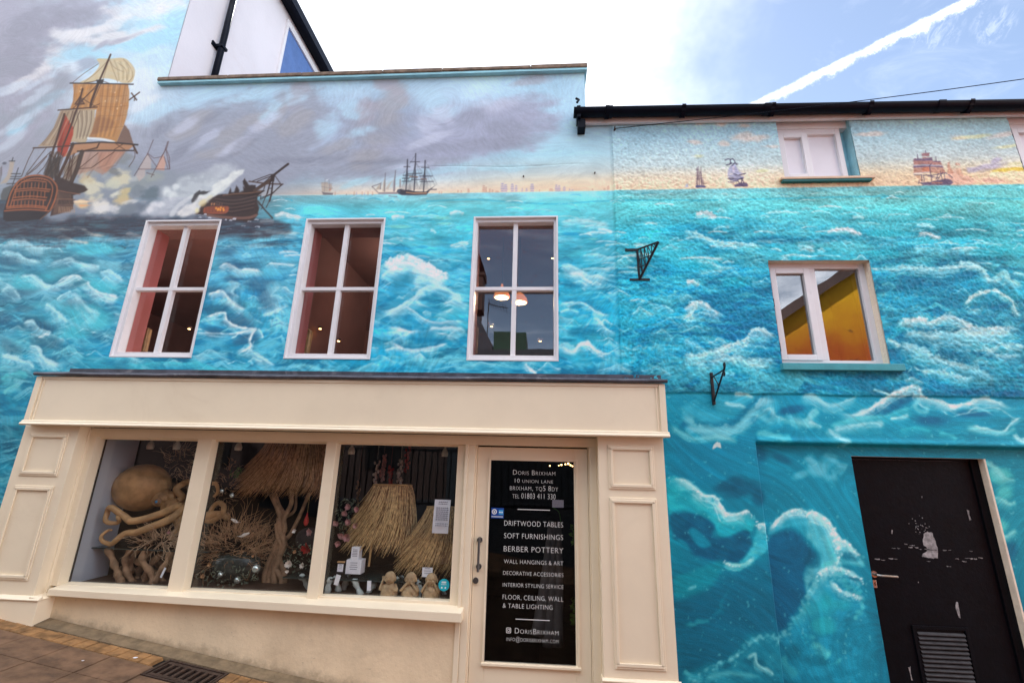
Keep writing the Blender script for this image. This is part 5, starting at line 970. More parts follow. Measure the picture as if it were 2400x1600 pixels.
gt.prism([(-.100+.060*math.cos(a),gz_(.3)+.060*math.sin(a)) for a in [math.pi+math.pi*k/10 for k in range(11)]],.29,.297,'x')
for xj in(.62,2.05,3.55): 
    b=len(gt.v); gt.v+=[(xj-.03,-.1+(p[0]+.1)*1.13,gz_(xj)+p[1]*1.13+.002) for p in prof]+[(xj+.03,-.1+(p[0]+.1)*1.13,gz_(xj)+p[1]*1.13+.002) for p in prof]; gt.f+=[(b+i,b+n+i,b+n+(i+1)%n,b+(i+1)%n) for i in range(n)]
gut=gt.build('gutter','black',cb,smooth=False)
for x in(.60,1.30,2.10,2.95,3.80,4.6):
    z=gz_(x); MB().prism([(-.168,z+.006),(-.168,z-.01),(-.12,z-.066),(-.09,z-.085),(-.047,z-.045),(-.047,z+.01),(-.06,z-.03),(-.1,z-.0655),(-.145,z-.045)],x-.018,x+.018,'x').build('gutter_bracket','black',gut)
MB().box(.33,.40,-.10,.005,4.765,4.86).box(.32,.355,-.13,.02,4.86,4.99).tube([(.32,-.13,5.02),(.34,-.12,5.06),(.31,-.12,5.08)],.012,8).build('verge_end','black',cb,bevel=.012)
MB().hexa([(.33,-.02,4.975),(9,-.02,4.93),(9,3.2,7.0),(.33,3.2,7.0)],[(.33,-.05,5.0),(9,-.05,4.95),(9,3.2,7.06),(.33,3.2,7.06)]).hexa([(.33,3.2,7.0),(9,3.2,7.0),(9,6.2,5),(.33,6.2,5)],[(.33,3.2,7.06),(9,3.2,7.06),(9,6.2,5.06),(.33,6.2,5.06)]).build('roof','slate',cb)
MB().prism([(.1,4.9),(3.2,7.0),(6,4.9)],BX+.01,BX+.10,'x').build('gable','whitewall',cb)
# lower casement window
x0,x1,z0,z1=W4
rv=MB(); rv.box(x1-.001,x1+.012,-.002,.078,z0,z1+.002); rv.box(x0,x1,-.002,.078,z1-.001,z1+.010); rv.build('window_reveal','revealcream',cb)
fr=MB(); frame(fr,x0-.02,x1,z0,z1,.052,.060,.115,wt=.046,wb=.045); fr.box(2.293,2.345,.060,.115,z0+.045,z1-.046)
cw=fr.build('window','white',cb,bevel=.003,label='white casement window with yellow reflection in its glass')
sa=MB(); frame(sa,x0+.034,2.291,z0+.043,z1-.044,.048,.050,.098); sa.build('sash','white',cw,bevel=.003)
MB().box(2.0,2.286,.078,.082,z0+.085,z1-.085).box(2.345,x1-.052,.085,.089,z0+.045,z1-.046).build('pane','castglass',cw)
MB().box(x0+.012,x0+.03,.035,.05,3.03,3.10).box(x0+.012,x0+.03,.035,.05,2.64,2.71).build('hinge','iron',cw)
MB().box(x0-.02,x1+.075,-.055,.06,z0-.060,z0-.004).build('window_sill','sill',cb,bevel=.004)
MB().box(1.80,3.1,.95,1.0,2.3,4.1).box(1.80,1.84,.3,1.0,2.3,4.1).box(3.0,3.04,.3,1.0,2.3,4.1).box(1.8,3.1,.3,1.0,2.2,2.3).box(1.8,3.1,.3,1.0,4.1,4.14).build('room_lining','shopdark',cb)
# upper boarded casement and the one cut by the frame
def casement(x0,x1,z0,z1,nm):
    f=MB(); frame(f,x0,x1,z0,z1,.045,.035,.10,wt=.06,wb=.035); xm=x0+.045+(x1-x0-.09)*.47; f.box(xm-.012,xm+.022,.035,.10,z0+.035,z1-.06)
    o=f.build('window','white',cb,bevel=.003,label=nm)
    s=MB(); frame(s,x0+.03,xm+.004,z0+.022,z1-.05,.05,.020,.07); s.build('sash','white',o,bevel=.003); MB().box(x0+.078,xm-.044,.050,.054,z0+.07,z1-.10).box(xm+.022,x1-.045,.062,.066,z0+.035,z1-.06).build('pane','shutter',o)
    MB().box(x0-.012,x0+.008,.0,.02,z1-.22,z1-.13).box(x0-.012,x0+.008,.0,.02,z0+.07,z0+.16).build('hinge','iron',o)
    return o
casement(2.165,2.765,4.235,4.80,'white casement with blank white panes under the gutter')
MB().box(2.182,2.833,.03,.12,4.80,4.88).build('window_head','white',cb); MB().box(2.765,2.838,.102,.12,4.235,4.8).box(2.834,2.842,.0,.102,4.235,4.87).build('window_reveal','tealreveal',cb)
MB().box(2.765,2.834,.095,.102,4.235,4.8).build('window_cheek','tealreveal',cb)
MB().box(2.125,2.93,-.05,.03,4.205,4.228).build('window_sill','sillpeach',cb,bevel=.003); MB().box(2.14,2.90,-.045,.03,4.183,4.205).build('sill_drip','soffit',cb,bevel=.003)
casement(4.215,4.82,4.235,4.80,'white window at the very edge under the gutter'); MB().box(4.207,4.9,.03,.12,4.80,4.88).box(4.82,5.0,.1,.12,4.2,4.8).build('window_head','white',cb)
# black door in its recess
rv=MB(); rv.box(DX[1]-.001,DX[1]+.012,.048,.118,-1,DZ); rv.box(DX[0],DX[1],.052,.118,DZ-.001,DZ+.012); rv.box(DX[0]-.012,DX[0],.052,.118,-1,DZ); rv.build('door_reveal','revealcream',cb)
dr=MB().box(DX[0],DX[1]-.062,.108,.15,-.8,DZ-.022).build('door','blackdoor',cb)
MB().box(DX[1]-.060,DX[1],.095,.15,-.8,DZ-.001).box(DX[0],DX[1]-.06,.100,.15,DZ-.02,DZ-.001).build('door_frame','blackdoor',dr,bevel=.003)
qH=Cr(2.614,1900,1000)
def PH(x,y,Y=.107): u,v=qH(x,y)[0]; return P(u,v,Y)
def ragged(poly,rr,k=4):
    out=[]
    for i,p in enumerate(poly):
        q=poly[(i+1)%len(poly)]
        for t in range(k): f=t/k; out.append((p[0]+(q[0]-p[0])*f+rr.uniform(-.004,.004),p[1]+(q[1]-p[1])*f+rr.uniform(-.004,.004)))
    return out
ch=MB(); rr=random.Random(2)
ch.prism(ragged([PH(x,y) for x,y in[(690,655),(715,640),(745,650),(762,690),(778,740),(778,806),(720,802),(680,795),(690,770),(712,762),(712,740),(690,720)]],rr),.1072,.1085)
for x0_,y0_,x1_,y1_ in[(470,742,560,744),(575,718,640,726),(600,735,700,750),(640,740,690,756),(700,750,870,756),(945,756,1060,760),(395,812,470,815),(480,808,540,806),(680,822,780,824),(800,806,1060,804),(930,822,960,824),(835,853,865,855)]:
    a=PH(x0_,y0_); b=PH(x1_,y1_); L=abs(b[0]-a[0]); k=max(2,int(L/.03))
    for j in range(k):
        if rr.random()<.25: continue
        xa=a[0]+(b[0]-a[0])*j/k; xb=xa+L/k*rr.uniform(.5,1); za=a[1]+(b[1]-a[1])*j/k+rr.uniform(-.003,.003); ch.prism(ragged([(xa,za-.0015),(xb,za-.002),(xb,za+rr.uniform(.001,.005)),(xa,za+.002)],random.Random(j),2),.1072,.108)
for k in range(30):
    x=rr.gauss(665,26);y=rr.gauss(605,22) if k<26 else rr.uniform(250,1100); x=x if k<30 else rr.uniform(400,1080); p=PH(x,y); s=rr.uniform(.0012,.0045); ch.prism([(p[0]+s*math.cos(a)*rr.uniform(.5,1.3),p[1]+s*math.sin(a)*rr.uniform(.5,1.6)) for a in[i*1.05 for i in range(6)]],.1072,.108)
for pts in([(960,505),(970,510),(982,570),(972,572)],[(888,1070),(902,1075),(920,1168),(908,1165),(890,1110)],[(600,1470),(608,1465),(626,1550),(618,1552)],[(495,627),(505,630),(500,655),(495,650)]): ch.prism(ragged([PH(*p) for p in pts],rr,2),.1072,.108)
ch.build('chipped_paint','chip',dr)
h=PH(385,900); hd=MB(); hd.tube([(h[0],.108,h[1]),(h[0],.098,h[1])],.022,16); hd.tube([(h[0],.10,h[1]),(h[0],.062,h[1]),(h[0]+.02,.056,h[1]),(h[0]+.13,.056,h[1]-.004)],.0085,10); hd.build('handle','steel',dr,smooth=False)
k_=PH(392,960); MB().box(k_[0]-.013,k_[0]+.013,.103,.108,k_[1]-.026,k_[1]+.026).build('key_plate','steel',dr,bevel=.002); MB().box(k_[0]-.003,k_[0]+.003,.1015,.103,k_[1]-.010,k_[1]+.010).build('keyhole','pit',dr)
a=PH(615,1212); b=PH(955,1215); vx0,vx1,vz1=a[0],b[0],a[1]; vz0=vz1-.62; v=MB(); frame(v,vx0,vx1,vz0,vz1,.022,.098,.108); vt=v.build('vent','blackdoor',dr,bevel=.002); sl=MB(); z=vz1-.045
while z>vz0+.04: sl.hexa([(vx0+.03,.094,z-.012),(vx1-.03,.094,z-.012),(vx1-.03,.107,z),(vx0+.03,.107,z)],[(vx0+.03,.094,z-.006),(vx1-.03,.094,z-.006),(vx1-.03,.107,z+.006),(vx0+.03,.107,z+.006)]); z-=.0275
sl.build('louvre','louvre',vt)
# ---------------------------------------------------------------- shopfront
sf=thing('shopfront','cream panelled shopfront with three display windows and a lettered glass door','shopfront',(-1.6,0,.2))
def gnd(x): return .461-.145*(x+3.735)
FB=MB(); FB.box(-4.255,.945,-.150,-.02,1.915,2.325); FB.build('fascia','cream',sf,bevel=.003)
fm=MB(); fm.box(-4.262,-4.215,-.162,-.150,1.945,2.318); fm.box(.905,.952,-.162,-.150,1.945,2.318)
fm.prism([(-.150,1.912),(-.176,1.912),(-.182,1.922),(-.176,1.934),(-.168,1.938),(-.168,1.948),(-.158,1.956),(-.150,1.956)],-4.272,.962,'x'); fm.box(-4.215,.905,-.157,-.150,2.296,2.318); fm.box(-4.198,-4.19,-.157,-.150,1.956,2.296); fm.box(.88,.888,-.157,-.150,1.956,2.296)
fm.build('fascia_moulding','cream',sf,bevel=.0025)
ld=MB(); rr=random.Random(4); xx=-4.275
pts=[]
while xx<.965:
    x1=min(xx+rr.uniform(.10,.2),.968); d=rr.uniform(-.004,.004); e=rr.uniform(-.004,.003)
    ld.hexa([(xx,-.172+d,2.327),(x1,-.172+e,2.327),(x1,.0,2.372),(xx,.0,2.372)],[(xx,-.176+d,2.352+e),(x1,-.176+e,2.352+d),(x1,-.002,2.392),(xx,-.002,2.392)]); xx=x1
ld.box(-4.15,.965,-.012,.004,2.385,2.42); ld.tube([(-4.278,-.170,2.34)]+[(-4.2+.25*i,-.170+rr.uniform(-.003,.003),2.34+rr.uniform(-.003,.003)) for i in range(20)]+[(.97,-.170,2.34)],.0155,8)
ld.build('lead_flashing','lead',sf,smooth=False)
def panel(mbx,x0,x1,z0,z1,Y):
    w_=.026
    for a,b,c,d in((x0,x1,z1-w_,z1),(x0,x1,z0,z0+w_),(x0,x0+w_,z0+w_,z1-w_),(x1-w_,x1,z0+w_,z1-w_)):
        mbx.box(a,b,Y-.009,Y,c,d)
    i=.014
    for a,b,c,d in((x0+i,x1-i,z1-w_-.010,z1-i),(x0+i,x1-i,z0+i,z0+w_+.010),(x0+i,x0+w_+.008,z0+w_,z1-w_),(x1-w_-.008,x1-i,z0+w_,z1-w_)):
        mbx.box(a,b,Y-.015,Y-.002,c,d)
def pilaster(xa,xb,lab,base):
    o=MB().box(xa,xb,-.10,.03,base,1.915).build('pilaster','cream',sf,bevel=.003,label=lab)
    pm=MB(); w_=xb-xa; panel(pm,xa+.075,xb-.078,1.515 if xa<-1 else 1.535,1.855,-.10); panel(pm,xa+.075,xb-.078,.755 if xa<-1 else .38,1.44 if xa<-1 else 1.475,-.10); pm.build('panel_moulding','cream',o,bevel=.003)
    return o
pl_=pilaster(-4.30,-3.812,'left pilaster above the uphill pavement',.60)
bs=MB(); bs.hexa([(-4.36,-.125,gnd(-4.36)-.1),(-3.735,-.125,gnd(-3.735)-.1),(-3.735,.03,gnd(-3.735)-.1),(-4.36,.03,gnd(-4.36)-.1)],[(-4.36,-.125,.635),(-3.735,-.125,.635),(-3.735,.03,.635),(-4.36,.03,.635)])
bs.prism([(-.10,.655),(-.105,.655),(-.128,.640),(-.136,.634),(-.134,.626),(-.10,.626)],-4.375,-3.730,'x'); bs.prism([(-3.812,.655),(-3.74,.64),(-3.728,.634),(-3.73,.626),(-3.812,.626)],-.128,.03,'y'); bs.build('plinth','cream',pl_,bevel=.003)
pr_=pilaster(.434,.928,'right pilaster beside the shop door',.31)
MB().box(.425,.940,-.112,.03,-.6,.31).prism([(-.10,.325),(-.115,.32),(-.124,.312),(-.12,.302),(-.10,.302)],.42,.945,'x').build('plinth','cream',pr_,bevel=.003)
# window frame: heads, jambs, mullions, sill
GY=.08
hd=MB(); hd.box(-3.812,.434,-.0,.10,1.838,1.912); hd.box(-3.75,-.60,.045,.10,1.822,1.842); hd.box(-3.812,-3.745,.0,.10,.70,1.838); hd.box(-3.83,-3.80,-.02,.03,.64,1.90)
hd.box(-.665,-.600,.02,.10,.62,1.838); hd.box(-.600,-.575,-.01,.10,.60,1.838); hd.box(-3.745,-.665,.02,.10,.655,.708)
wf=hd.build('window_frame','cream',sf,bevel=.003)
for a,b in((-2.845,-2.705),(-1.745,-1.640)): MB().box(a+.0,b-.018,.0,.10,.69,1.838).build('mullion','cream',wf,bevel=.003)
# mullion profile: flat front narrower than its base
si=MB(); si.hexa([(-3.742,-.065,.648),(-.555,-.085,.602),(-.555,.10,.602),(-3.742,.10,.648)],[(-3.742,-.065,.695),(-.555,-.085,.664),(-.555,.10,.700),(-3.742,.10,.716)]); si.build('sill','cream',sf,bevel=.004)
ch_=Cr(3.565,140,980)
for a,b in((-3.745,-2.835),(-2.732,-1.745),(-1.665,-.665)): MB().box(a,b,GY-.002,GY+.004,.700,1.826).build('pane','shopglass',wf)
for a in(-3.745,-2.73,-1.662): MB().box(a,a+.012,GY+.006,GY+.012,.705,1.826).build('glazing_bead','black',wf)
sr=MB(); nx=30
for k in range(nx):
    xa=-3.735+(3.165)*k/nx; xb=-3.735+3.165*(k+1)/nx; sr.hexa([(xa,.0,gnd(xa)-.05),(xb,.0,gnd(xb)-.05),(xb,.08,gnd(xb)-.05),(xa,.08,gnd(xa)-.05)],[(xa,.0,.66),(xb,.0,.66),(xb,.08,.66),(xa,.08,.66)])
sr.build('stallriser','render',sf)
# door and its frame
DY=.045
df=MB(); df.box(-.575,-.52,.0,.10,-.12,1.838); df.box(.378,.434,.0,.10,-.2,1.838); df.box(-.612,-.575,-.008,.10,-.1,.602)
df.box(-.52,-.508,.025,.10,-.12,1.838); df.box(.37,.378,.025,.10,-.2,1.838); df.build('door_frame','cream',sf,bevel=.003)
dl=MB(); frame(dl,-.506,.368,-.10,1.826,.108,DY,DY+.045,wt=.098,wb=.42)
gx0,gx1,gz0,gz1=-.396,.272,.333,1.727
do=dl.build('door','cream',sf,bevel=.003)
bd=MB(); frame(bd,gx0-.018,gx1+.018,gz0-.020,gz1+.014,.017,DY-.010,DY+.002); bd.box(gx0-.022,gx1+.022,DY-.020,DY+.002,gz0-.026,gz0-.008); bd.build('door_beading','cream',do,bevel=.003)
MB().box(gx0,gx1,DY+.008,DY+.014,gz0,gz1).build('door_pane','doorglass',do)
qI=Cr(2.6125,1080,1000)
def PI(x,y,Y=DY): u,v=qI(x,y)[0]; return P(u,v,Y)
a=PI(118,690);b=PI(110,852); hn=MB(); X=(a[0]+b[0])/2
hn.tube([(X,DY,a[1]),(X,DY-.012,a[1])],.021,16); hn.tube([(X,DY,b[1]),(X,DY-.012,b[1])],.021,16); hn.tube([(X,DY-.01,a[1]),(X,DY-.05,a[1])],.009,10); hn.tube([(X,DY-.01,b[1]),(X,DY-.05,b[1])],.009,10); hn.tube([(X,DY-.05,a[1]+.02),(X,DY-.05,b[1]-.03)],.0095,10); hn.build('handle','pewter',do)
c=PI(92,938); lk=MB(); lk.tube([(c[0],DY,c[1]),(c[0],DY-.014,c[1])],.021,18); lk.tube([(c[0],DY-.013,c[1]),(c[0],DY-.022,c[1])],.010,12); lk.build('lock','pewter',do)
# lettering on the glass
def text_mesh(s,x0,x1,zb,cap,Y,smallcaps=True,mbx=None,off=-.017):
    cu=bpy.data.curves.new('t','FONT'); cu.body=s; cu.resolution_u=3; cu.small_caps_scale=.78; cu.offset=off
    if smallcaps:
        for i,chx in enumerate(s):
            cu.body_format[i].use_small_caps=True
    cu.space_character=1.08
    o=bpy.data.objects.new('t',cu); C.objects.link(o); dg=bpy.context.evaluated_depsgraph_get(); me=o.evaluated_get(dg).to_mesh()
    vs=[v.co.copy() for v in me.vertices]; fs=[tuple(p.vertices) for p in me.polygons]; o.evaluated_get(dg).to_mesh_clear(); bpy.data.objects.remove(o); bpy.data.curves.remove(cu)
    mx=max(v.x for v in vs); mn=min(v.x for v in vs); 
    capH=.69*(1 if not smallcaps or any(c_.isupper() for c_ in s) or s[0] in'1&' else .78)
    b=len(mbx.v); sx=(x1-x0)/(mx-mn); sz=cap/capH
    mbx.v+=[(x0+(v.x-mn)*sx,Y,zb+v.y*sz) for v in vs]; mbx.f+=[tuple(b+i for i in f) for f in fs]
TY=DY+.005
LN=[("Doris Brixham",320,578,292,298,30,1),("10 union lane",331,565,342,344,25,1),("brixham, tq5 8dy",301,595,388,392,25,1),("tel 01803 411 330",316,580,438,441,26,1),
("DRIFTWOOD TABLES",266,626,606,612,32,0),("SOFT FURNISHINGS",265,626,682,690,32,0),("BERBER POTTERY",263,627,764,771,34,0),("WALL HANGINGS & ART",264,627,836,845,25,0),("DECORATIVE ACCESSORIES",259,628,907,915,24,0),("INTERIOR STYLING SERVICE",257,628,978,989,24,0),("FLOOR, CEILING, WALL",256,628,1055,1067,29,0),("& TABLE LIGHTING",257,562,1108,1116,28,0),("DorisBrixham",331,598,1264,1273,34,1),("info@dorisbrixham.com",280,597,1311,1321,22,1)]
for s,xl,xr,yl,yr,h,sc in LN:
    tx=MB(); A=PI(xl,yl,TY);B_=PI(xr,yr,TY); top=PI(xl,yl-h,TY); text_mesh(s,A[0],B_[0],(A[1]+B_[1])/2,top[1]-A[1],TY,bool(sc),tx); tx.build('lettering','wht',do)
for xl,xr,y in((348,546,507),(335,545,1180)):
    tx=MB(); A=PI(xl,y-3,TY);B_=PI(xr,y+2,TY); z=(A[1]+B_[1])/2; tx.quad((A[0],TY,z-.0025),(B_[0],TY,z-.0025),(B_[0],TY,z+.0025),(A[0],TY,z+.0025)); tx.build('ruled_line','wht',do)
tx=MB(); A=PI(277,1260,TY);B_=PI(308,1228,TY); cx,cz=(A[0]+B_[0])/2,(A[1]+B_[1])/2; hs=(B_[0]-A[0])/2
def ring(mbx,cx,cz,r0,r1,n,Y,sq=False):
    for k in range(n):
        a0,a1=2*math.pi*k/n,2*math.pi*(k+1)/n
        def pt(a,r):
            if sq: m=(abs(math.cos(a))**5+abs(math.sin(a))**5)**(-.2); return(cx+r*m*math.cos(a),Y,cz+r*m*math.sin(a))
            return(cx+r*math.cos(a),Y,cz+r*math.sin(a))
        mbx.quad(pt(a0,r0),pt(a1,r0),pt(a1,r1),pt(a0,r1))
ring(tx,cx,cz,hs*.80,hs,32,TY,True); ring(tx,cx,cz,hs*.36,hs*.54,20,TY); ring(tx,cx+hs*.5,cz+hs*.5,0,hs*.11,8,TY)
tx.build('camera_icon','wht',do)
A=PI(185,557,TY);B_=PI(264,496,TY); st=MB().box(A[0],B_[0],TY,TY+.001,A[1],B_[1]).build('card_sticker','blue',do)
w_=B_[0]-A[0];h_=B_[1]-A[1]; s2=MB().box(A[0]+w_*.60,A[0]+w_*.95,TY-.001,TY-.0002,A[1]+h_*.35,A[1]+h_*.82); s2.build('sticker_square','bluel',do)
s3=MB(); ring(s3,A[0]+w_*.25,A[1]+h_*.62,h_*.17,h_*.26,18,TY-.001); ring(s3,A[0]+w_*.25,A[1]+h_*.62,0,h_*.1,12,TY-.001)
for k in range(3): s3.quad((A[0]+w_*.19,TY-.001,A[1]+h_*(.50+.09*k)),(A[0]+w_*.31,TY-.001,A[1]+h_*(.50+.09*k)),(A[0]+w_*.31,TY-.001,A[1]+h_*(.53+.09*k)),(A[0]+w_*.19,TY-.001,A[1]+h_*(.53+.09*k)))
for k in range(12): s3.quad((A[0]+w_*(.05+.075*k),TY-.001,A[1]+h_*.10),(A[0]+w_*(.10+.075*k),TY-.001,A[1]+h_*.10),(A[0]+w_*(.10+.075*k),TY-.001,A[1]+h_*.20),(A[0]+w_*(.05+.075*k),TY-.001,A[1]+h_*.20))
for k in range(3): s3.quad((A[0]+w_*(.64+.1*k),TY-.0015,A[1]+h_*.52),(A[0]+w_*(.71+.1*k),TY-.0015,A[1]+h_*.52),(A[0]+w_*(.71+.1*k),TY-.0015,A[1]+h_*.64),(A[0]+w_*(.64+.1*k),TY-.0015,A[1]+h_*.64))
s3.build('sticker_print','wht',do)
# shop room
rm=MB(); rm.box(-4.0,.7,3.2,3.3,-.4,2.3).box(-4.1,-4.0,.1,3.2,-.4,2.3).box(.7,.8,.1,3.2,-.4,2.3).box(-4.0,.7,.1,3.2,2.0,2.1).box(.434,.88,.05,.12,-.4,1.9)
rm.box(-3.80,.434,.10,.13,1.838,2.0).box(-4.0,-3.79,.04,.1,-.1,2.0).build('room_lining','shopdark',sf)
MB().box(-4.0,.7,.1,3.2,-.42,-.10).box(-3.75,-.60,.082,1.0,-.1,.690).build('room_floor','floorwood',sf)
MB().box(-3.79,-3.752,.10,.44,.69,2.0).build('side_partition','greywall',sf)
# ---------------------------------------------------------------- lane paving
def gz(x): return gnd(x)
gr=MB(); gr.quad((-60,-60,gz(-60)-.02),(60,-60,gz(60)-.02),(60,60,gz(60)-.02),(-60,60,gz(-60)-.02)); g_=gr.build('ground','joint'); tag(g_,kind='structure')
pv=MB(); rr=random.Random(8)
def slab(mbx,x0,x1,y0,y1,h=0,e=.005):
    j=rr.uniform(-.0015,.0015)+h
    mbx.hexa([(x0,y0,gz(x0)-.02),(x1,y0,gz(x1)-.02),(x1,y1,gz(x1)-.02),(x0,y1,gz(x0)-.02)],[(x0+e,y0+e,gz(x0)+j),(x1-e,y0+e,gz(x1)+j),(x1-e,y1-e,gz(x1)+j),(x0+e,y1-e,gz(x0)+j)])
GR=(-2.62,-2.17,-.375,-.125)
x=-3.93-.325*20
while x<10:
    y=-.247
    while y>-6.9:
        if not(x+.325>GR[0] and x<GR[1] and y-.27<GR[3] and y>GR[2]-.02): slab(pv,x,x+.325,y-.27,y)
        else:
            if x<GR[0]-.01: slab(pv,x,GR[0],y-.27,y)
            if x+.325>GR[1]+.01: slab(pv,GR[1],x+.325,y-.27,y)
            if y-.27<GR[2]-.01: slab(pv,max(x,GR[0]),min(x+.325,GR[1]),y-.27,GR[2])
        y-=.27
    x+=.325
tag(pv.build('paving_flags','flag',bevel=0),kind='structure')
bk=MB(); x=-3.86-.0845*40
while x<8:
    if not(x+.084>GR[0] and x<GR[1]): slab(bk,x,x+.0845,-.245,-.112)
    x+=.0845
tag(bk.build('brick_edging','brick'),kind='structure')
cm=MB(); rr=random.Random(9); xs_=[-3.738+.12*i for i in range(56)]
for a,b in zip(xs_[:-1],xs_[1:]):
    y0a=-.110; ins=True; wa=0.002 if ins else -.125
    if not ins: continue
    cm.hexa([(a,y0a,gz(a)-.02),(b,y0a,gz(b)-.02),(b,.0,gz(b)-.02),(a,.0,gz(a)-.02)],[(a,y0a,gz(a)+.004),(b,y0a,gz(b)+.004),(b,-.001,gz(b)+.022),(a,-.001,gz(a)+.022)])
tag(cm.build('cement_fillet','cement'),kind='structure')
dg=thing('drain_grate','square cast iron drain grate with slots set in the paving below the shop window','drain grate',(-2.4,-.25,gz(-2.4)))
f=MB(); a,b,c,d=GR; z=lambda x,h:gz(x)+h
def sb(m,x0,x1,y0,y1,h0,h1): m.hexa([(x0,y0,z(x0,h0)),(x1,y0,z(x1,h0)),(x1,y1,z(x1,h0)),(x0,y1,z(x0,h0))],[(x0,y0,z(x0,h1)),(x1,y0,z(x1,h1)),(x1,y1,z(x1,h1)),(x0,y1,z(x0,h1))])
sb(f,a,b,c,c+.016,-.02,.004);sb(f,a,b,d-.016,d,-.02,.004);sb(f,a,a+.016,c+.016,d-.016,-.02,.004);sb(f,b-.016,b,c+.016,d-.016,-.02,.004); f.build('frame','castiron',dg)
g=MB(); sb(g,a+.026,b-.026,c+.026,c+.055,-.014,.001);sb(g,a+.026,b-.026,d-.055,d-.026,-.014,.001); n=8; W=(b-a-.052)
for k in range(n+1):
    xc=a+.026+W*k/n; sb(g,max(a+.026,xc-.010),min(b-.026,xc+.010),c+.055,d-.055,-.014,.001)
g.build('grille','castiron',dg); p=MB(); sb(p,a+.016,b-.016,c+.016,d-.016,-.0195,-.0175); p.build('pit','pit',dg)
lt=MB(); 
for u,v,s in((317,1541,.012),(194,1548,.006)):
    r=RM@np.array([(u-1200)/FOC,1,-(v-800)/FOC]); A_=r[2]+.145*r[0]; t=(.461-.145*3.735-1.65)/A_; x,y=r[0]*t,-3.7+r[1]*t; lt.prism([(x+s*math.cos(q)*(1.6 if i%2 else 1),y+s*.8*math.sin(q)) for i,q in enumerate([k*.7 for k in range(9)])],gz(x)+.002,gz(x)+.004,'z')
tag(lt.build('litter_scrap','paper'),'two tiny white scraps of litter on the brown paving','litter')
# ---------------------------------------------------------------- iron brackets, wire
def bar(m,p,q,wy,wz): m.tube([p,q],wy,6)
qX=Cr(3.9214,1460,560)
b1=thing('sign_bracket','upper black iron sign bracket with lattice infill high on the blue wall','bracket',(.835,0,3.4))
w0=(.832,-.012,3.540); tip=(.985,-.14,3.545); bot=(.838,-.012,3.256)
m=MB(); m.tube([w0,bot],.0105,6); m.tube([w0,tip],.009,6); m.tube([tip,bot],.011,6); m.build('frame','iron',b1)
m=MB(); m.box(.728,.840,-.018,.0,3.527,3.548); m.build('top_plate','iron',b1); m=MB(); m.box(.755,.925,-.018,.0,3.245,3.264); m.build('foot_plate','iron',b1)
m=MB()
def lp(a,b,t): return tuple(a[i]+(b[i]-a[i])*t for i in range(3))
for i in range(1,6):
    t=i/6; T=lp(w0,tip,t); B=lp(bot,tip,t); m.tube([T,B],.0045,5)
for i in range(5): m.tube([lp(w0,tip,i/6),lp(bot,tip,(i+1)/6)],.004,5)
for t in(.35,.6): m.tube([lp(w0,bot,t),lp(tip,bot,t)],.004,5)
m.build('lattice','iron',b1)
b2=thing('hanging_basket_bracket','lower black iron bracket with scrolled tip between window and shop sign','bracket',(1.365,0,2.3))
m=MB(); m.box(1.352,1.376,-.022,-.002,2.185,2.445); m.build('back_plate','iron',b2,bevel=.004)
A=(1.364,-.02,2.405);Tp=(1.366,-.27,2.413);Bt=(1.365,-.02,2.215); m=MB(); m.tube([A,Tp],.006,6); m.tube([Tp,Bt],.007,6); m.tube([lp(A,Tp,.15),lp(Tp,Bt,.5)],.005,6); m.tube([Tp,(1.366,-.285,2.43)],.008,6); m.build('arm','iron',b2)
m=MB()
m.tube([(1.366,-.285+.012*math.cos(k*.5),2.445+.016*math.sin(k*.5)) for k in range(14)],.006,6); m.tube([(1.366,-.262+.011*math.cos(k*.5),2.385+.016*math.sin(k*.5)) for k in range(14)],.006,6); c=lp(Tp,Bt,.48); m.tube([(c[0],c[1]+.012+.010*math.cos(k*.5),c[2]+.014*math.sin(k*.5)) for k in range(14)],.005,6)
m.build('scroll','iron',b2)
e=P(2400,172,-.45); s_=(.684,-.02,4.81); dx=e[0]-s_[0]
wr=MB().tube([(s_[0]+dx*t*1.6,-.02-.43*t*1.6,s_[2]+(e[1]-s_[2])*t*1.6-.06*math.sin(math.pi*t)) for t in[i/24 for i in range(25)]],.0038,6); tag(wr.build('overhead_cable','black'),'thin black cable rising from the wall across the gutter to the right','cable')
m=MB().tube([(.684,.0,4.80),(.684,-.03,4.80)],.009,8).tube([(.684,-.025,4.80),(.684,-.03,4.822)],.006,8); tag(m.build('cable_hook','castiron'),'small rusty wall hook holding the end of the cable','hook')
# wall bolts on the mural
for u,v,l in((1227,414,'small bolt stub left of the right hand ships on the mural sky'),(1394,406,'small bolt stub near the joint between the two walls')):
    p=P(u,v); tag(MB().tube([(p[0],.0,p[1]),(p[0],-.012,p[1])],.007,8).build('wall_bolt','castiron'),l,'bolt')
